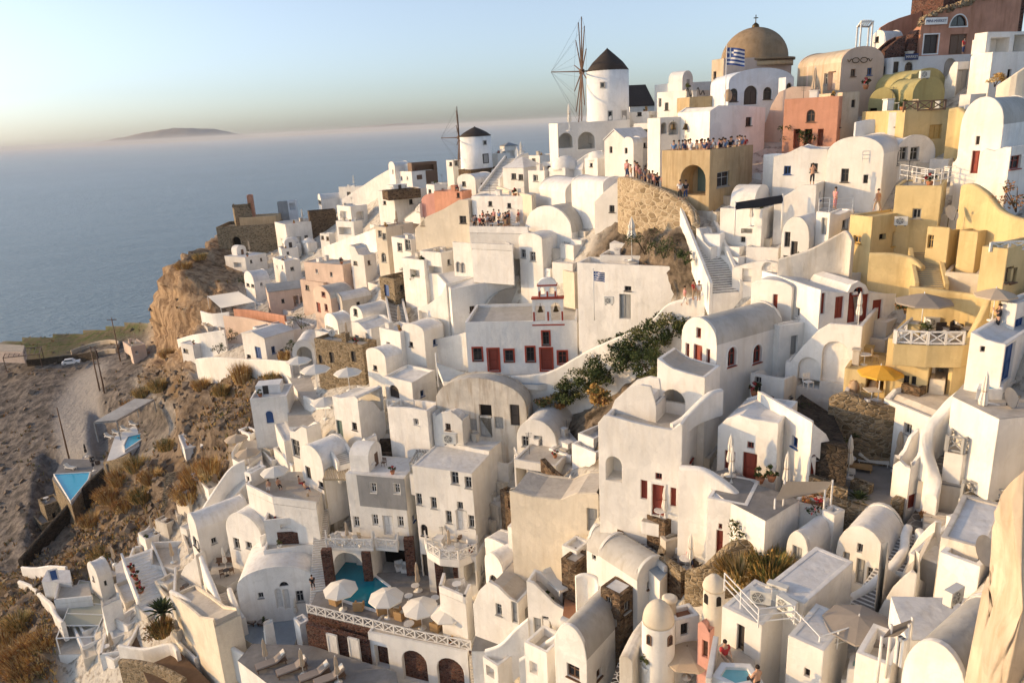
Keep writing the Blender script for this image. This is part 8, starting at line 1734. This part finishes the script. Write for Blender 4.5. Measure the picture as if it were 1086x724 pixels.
# ------------------------------------------------------------------ small plain houses and walls between the named ones
def fill():
    bpy.context.view_layer.update(); dg = bpy.context.evaluated_depsgraph_get(); rnd = random.Random(3); used = set(); roots = [(o['label'], proj(o.matrix_world.translation)) for o in SC.objects if o.parent is None and o.get('category') in ('house', 'chapel', 'hotel wing') and 'label' in o]
    spots = []; busy = [proj(o.matrix_world.translation) for o in SC.objects if o.parent is None and o.get('category') in ('parasol', 'person', 'sun lounger', 'chair', 'table', 'armchair', 'pool', 'shrub', 'potted plant', 'steps', 'path')]
    for y in range(176, 720, 9):
        for x in range(200 if y < 480 else 90, 1080, 11):
            px, py = x+rnd.uniform(-3, 3), y+rnd.uniform(-3, 3)
            if any(inside(q, px, py) for q in (Z_BROWN, Z_CLIFF, Z_ROCK2, Z_ROCK3, Z_VALLEY)) or not inside(BASE_POLY, px, py-5): continue
            ok, loc, nor, idx_, ob, mt = SC.ray_cast(dg, CAM, ray(px, py).normalized())
            if ok and ob.name == 'hillside': spots.append((px, py, (loc-CAM).dot(FW)))
    done = []
    for px, py, D in spots:
        if inside([(455, 300), (640, 300), (660, 400), (600, 420), (455, 410)], px, py): continue
        if px > 240 and any(abs(px-a) < 20 and -22 < b-py < 14 for a, b in busy): continue
        if any(abs(px-a) < 13 and abs(py-b) < 10 for a, b in done): continue
        lab = None
        for l, (a, b) in sorted(roots, key=lambda r: (r[1][0]-px)**2+(r[1][1]-py)**2)[:8]:
            dx, dy = px-a, py-b; side = ('right of' if dx > 0 else 'left of') if abs(dx) > abs(dy)*0.8 else ('below' if dy > 0 else 'above')
            c = f'plain pale block {side} the {l}'
            if (l, side) not in used and len(c.split()) <= 16: lab = c; used.add((l, side)); break
        if lab is None: continue
        s = FPX/D; w = rnd.uniform(1.6, 3.2)*s; h = rnd.uniform(0.5, 1.3)*s; done.append((px, py))
        kind = rnd.random(); col = rnd.choice(('white', 'white', 'worn', 'cream', 'bright'))
        H(lab, px, py+5-h, py+7, px-w*rnd.uniform(0.5, 1), px+w*rnd.uniform(0.5, 1), rnd.uniform(30, 60), 'flat', col, '', D=D-0.8, par=rnd.choice((0.1, 0.5)), ext=3)
    print('FILL', len(spots), len(done))
def dress():
    rnd = random.Random(17)
    for o, zr, cat in HOUSES:
        if zr is None or cat != 'house' or o.wl < 2.2 or o.wr < 2.2 or o.label.startswith('plain pale'): continue
        n = len(o.label.split()); spot = lambda a, b: o.P+o.r*(o.wr*a)+o.l*(o.wl*b)+UZ*(zr+0.005)
        def place(key, a, b, text, catg):
            if n+len(text.split()) > 16: return
            q = put(key, 500, 400, f'{text} the {o.label}', catg, None, rnd.uniform(0, 360), rnd.uniform(0.85, 1.2), D=50); q.location = spot(a, b)
        if rnd.random() < 0.6: place(rnd.choice(('pot_green', 'pot_flower', 'pot_dry', 'pot_white')), rnd.uniform(0.12, 0.3), rnd.uniform(0.12, 0.3), 'potted plant on', 'potted plant')
        if rnd.random() < 0.35: place(rnd.choice(('chair_white', 'chair_brown', 'chair_straw')), rnd.uniform(0.4, 0.6), rnd.uniform(0.3, 0.5), 'chair on', 'chair'); place('table_white', rnd.uniform(0.3, 0.38), rnd.uniform(0.55, 0.65), 'table on', 'table')
        if rnd.random() < 0.22: place(rnd.choice(('closed_white', 'closed_beige')), rnd.uniform(0.65, 0.8), rnd.uniform(0.5, 0.7), 'closed parasol on', 'parasol')
        if rnd.random() < 0.22: place('ac', rnd.uniform(0.7, 0.8), rnd.uniform(0.2, 0.4), 'air conditioner on', 'air conditioner')
        if rnd.random() < 0.15: place('dish', rnd.uniform(0.5, 0.8), rnd.uniform(0.7, 0.8), 'satellite dish on', 'satellite dish')
fill()
dress()
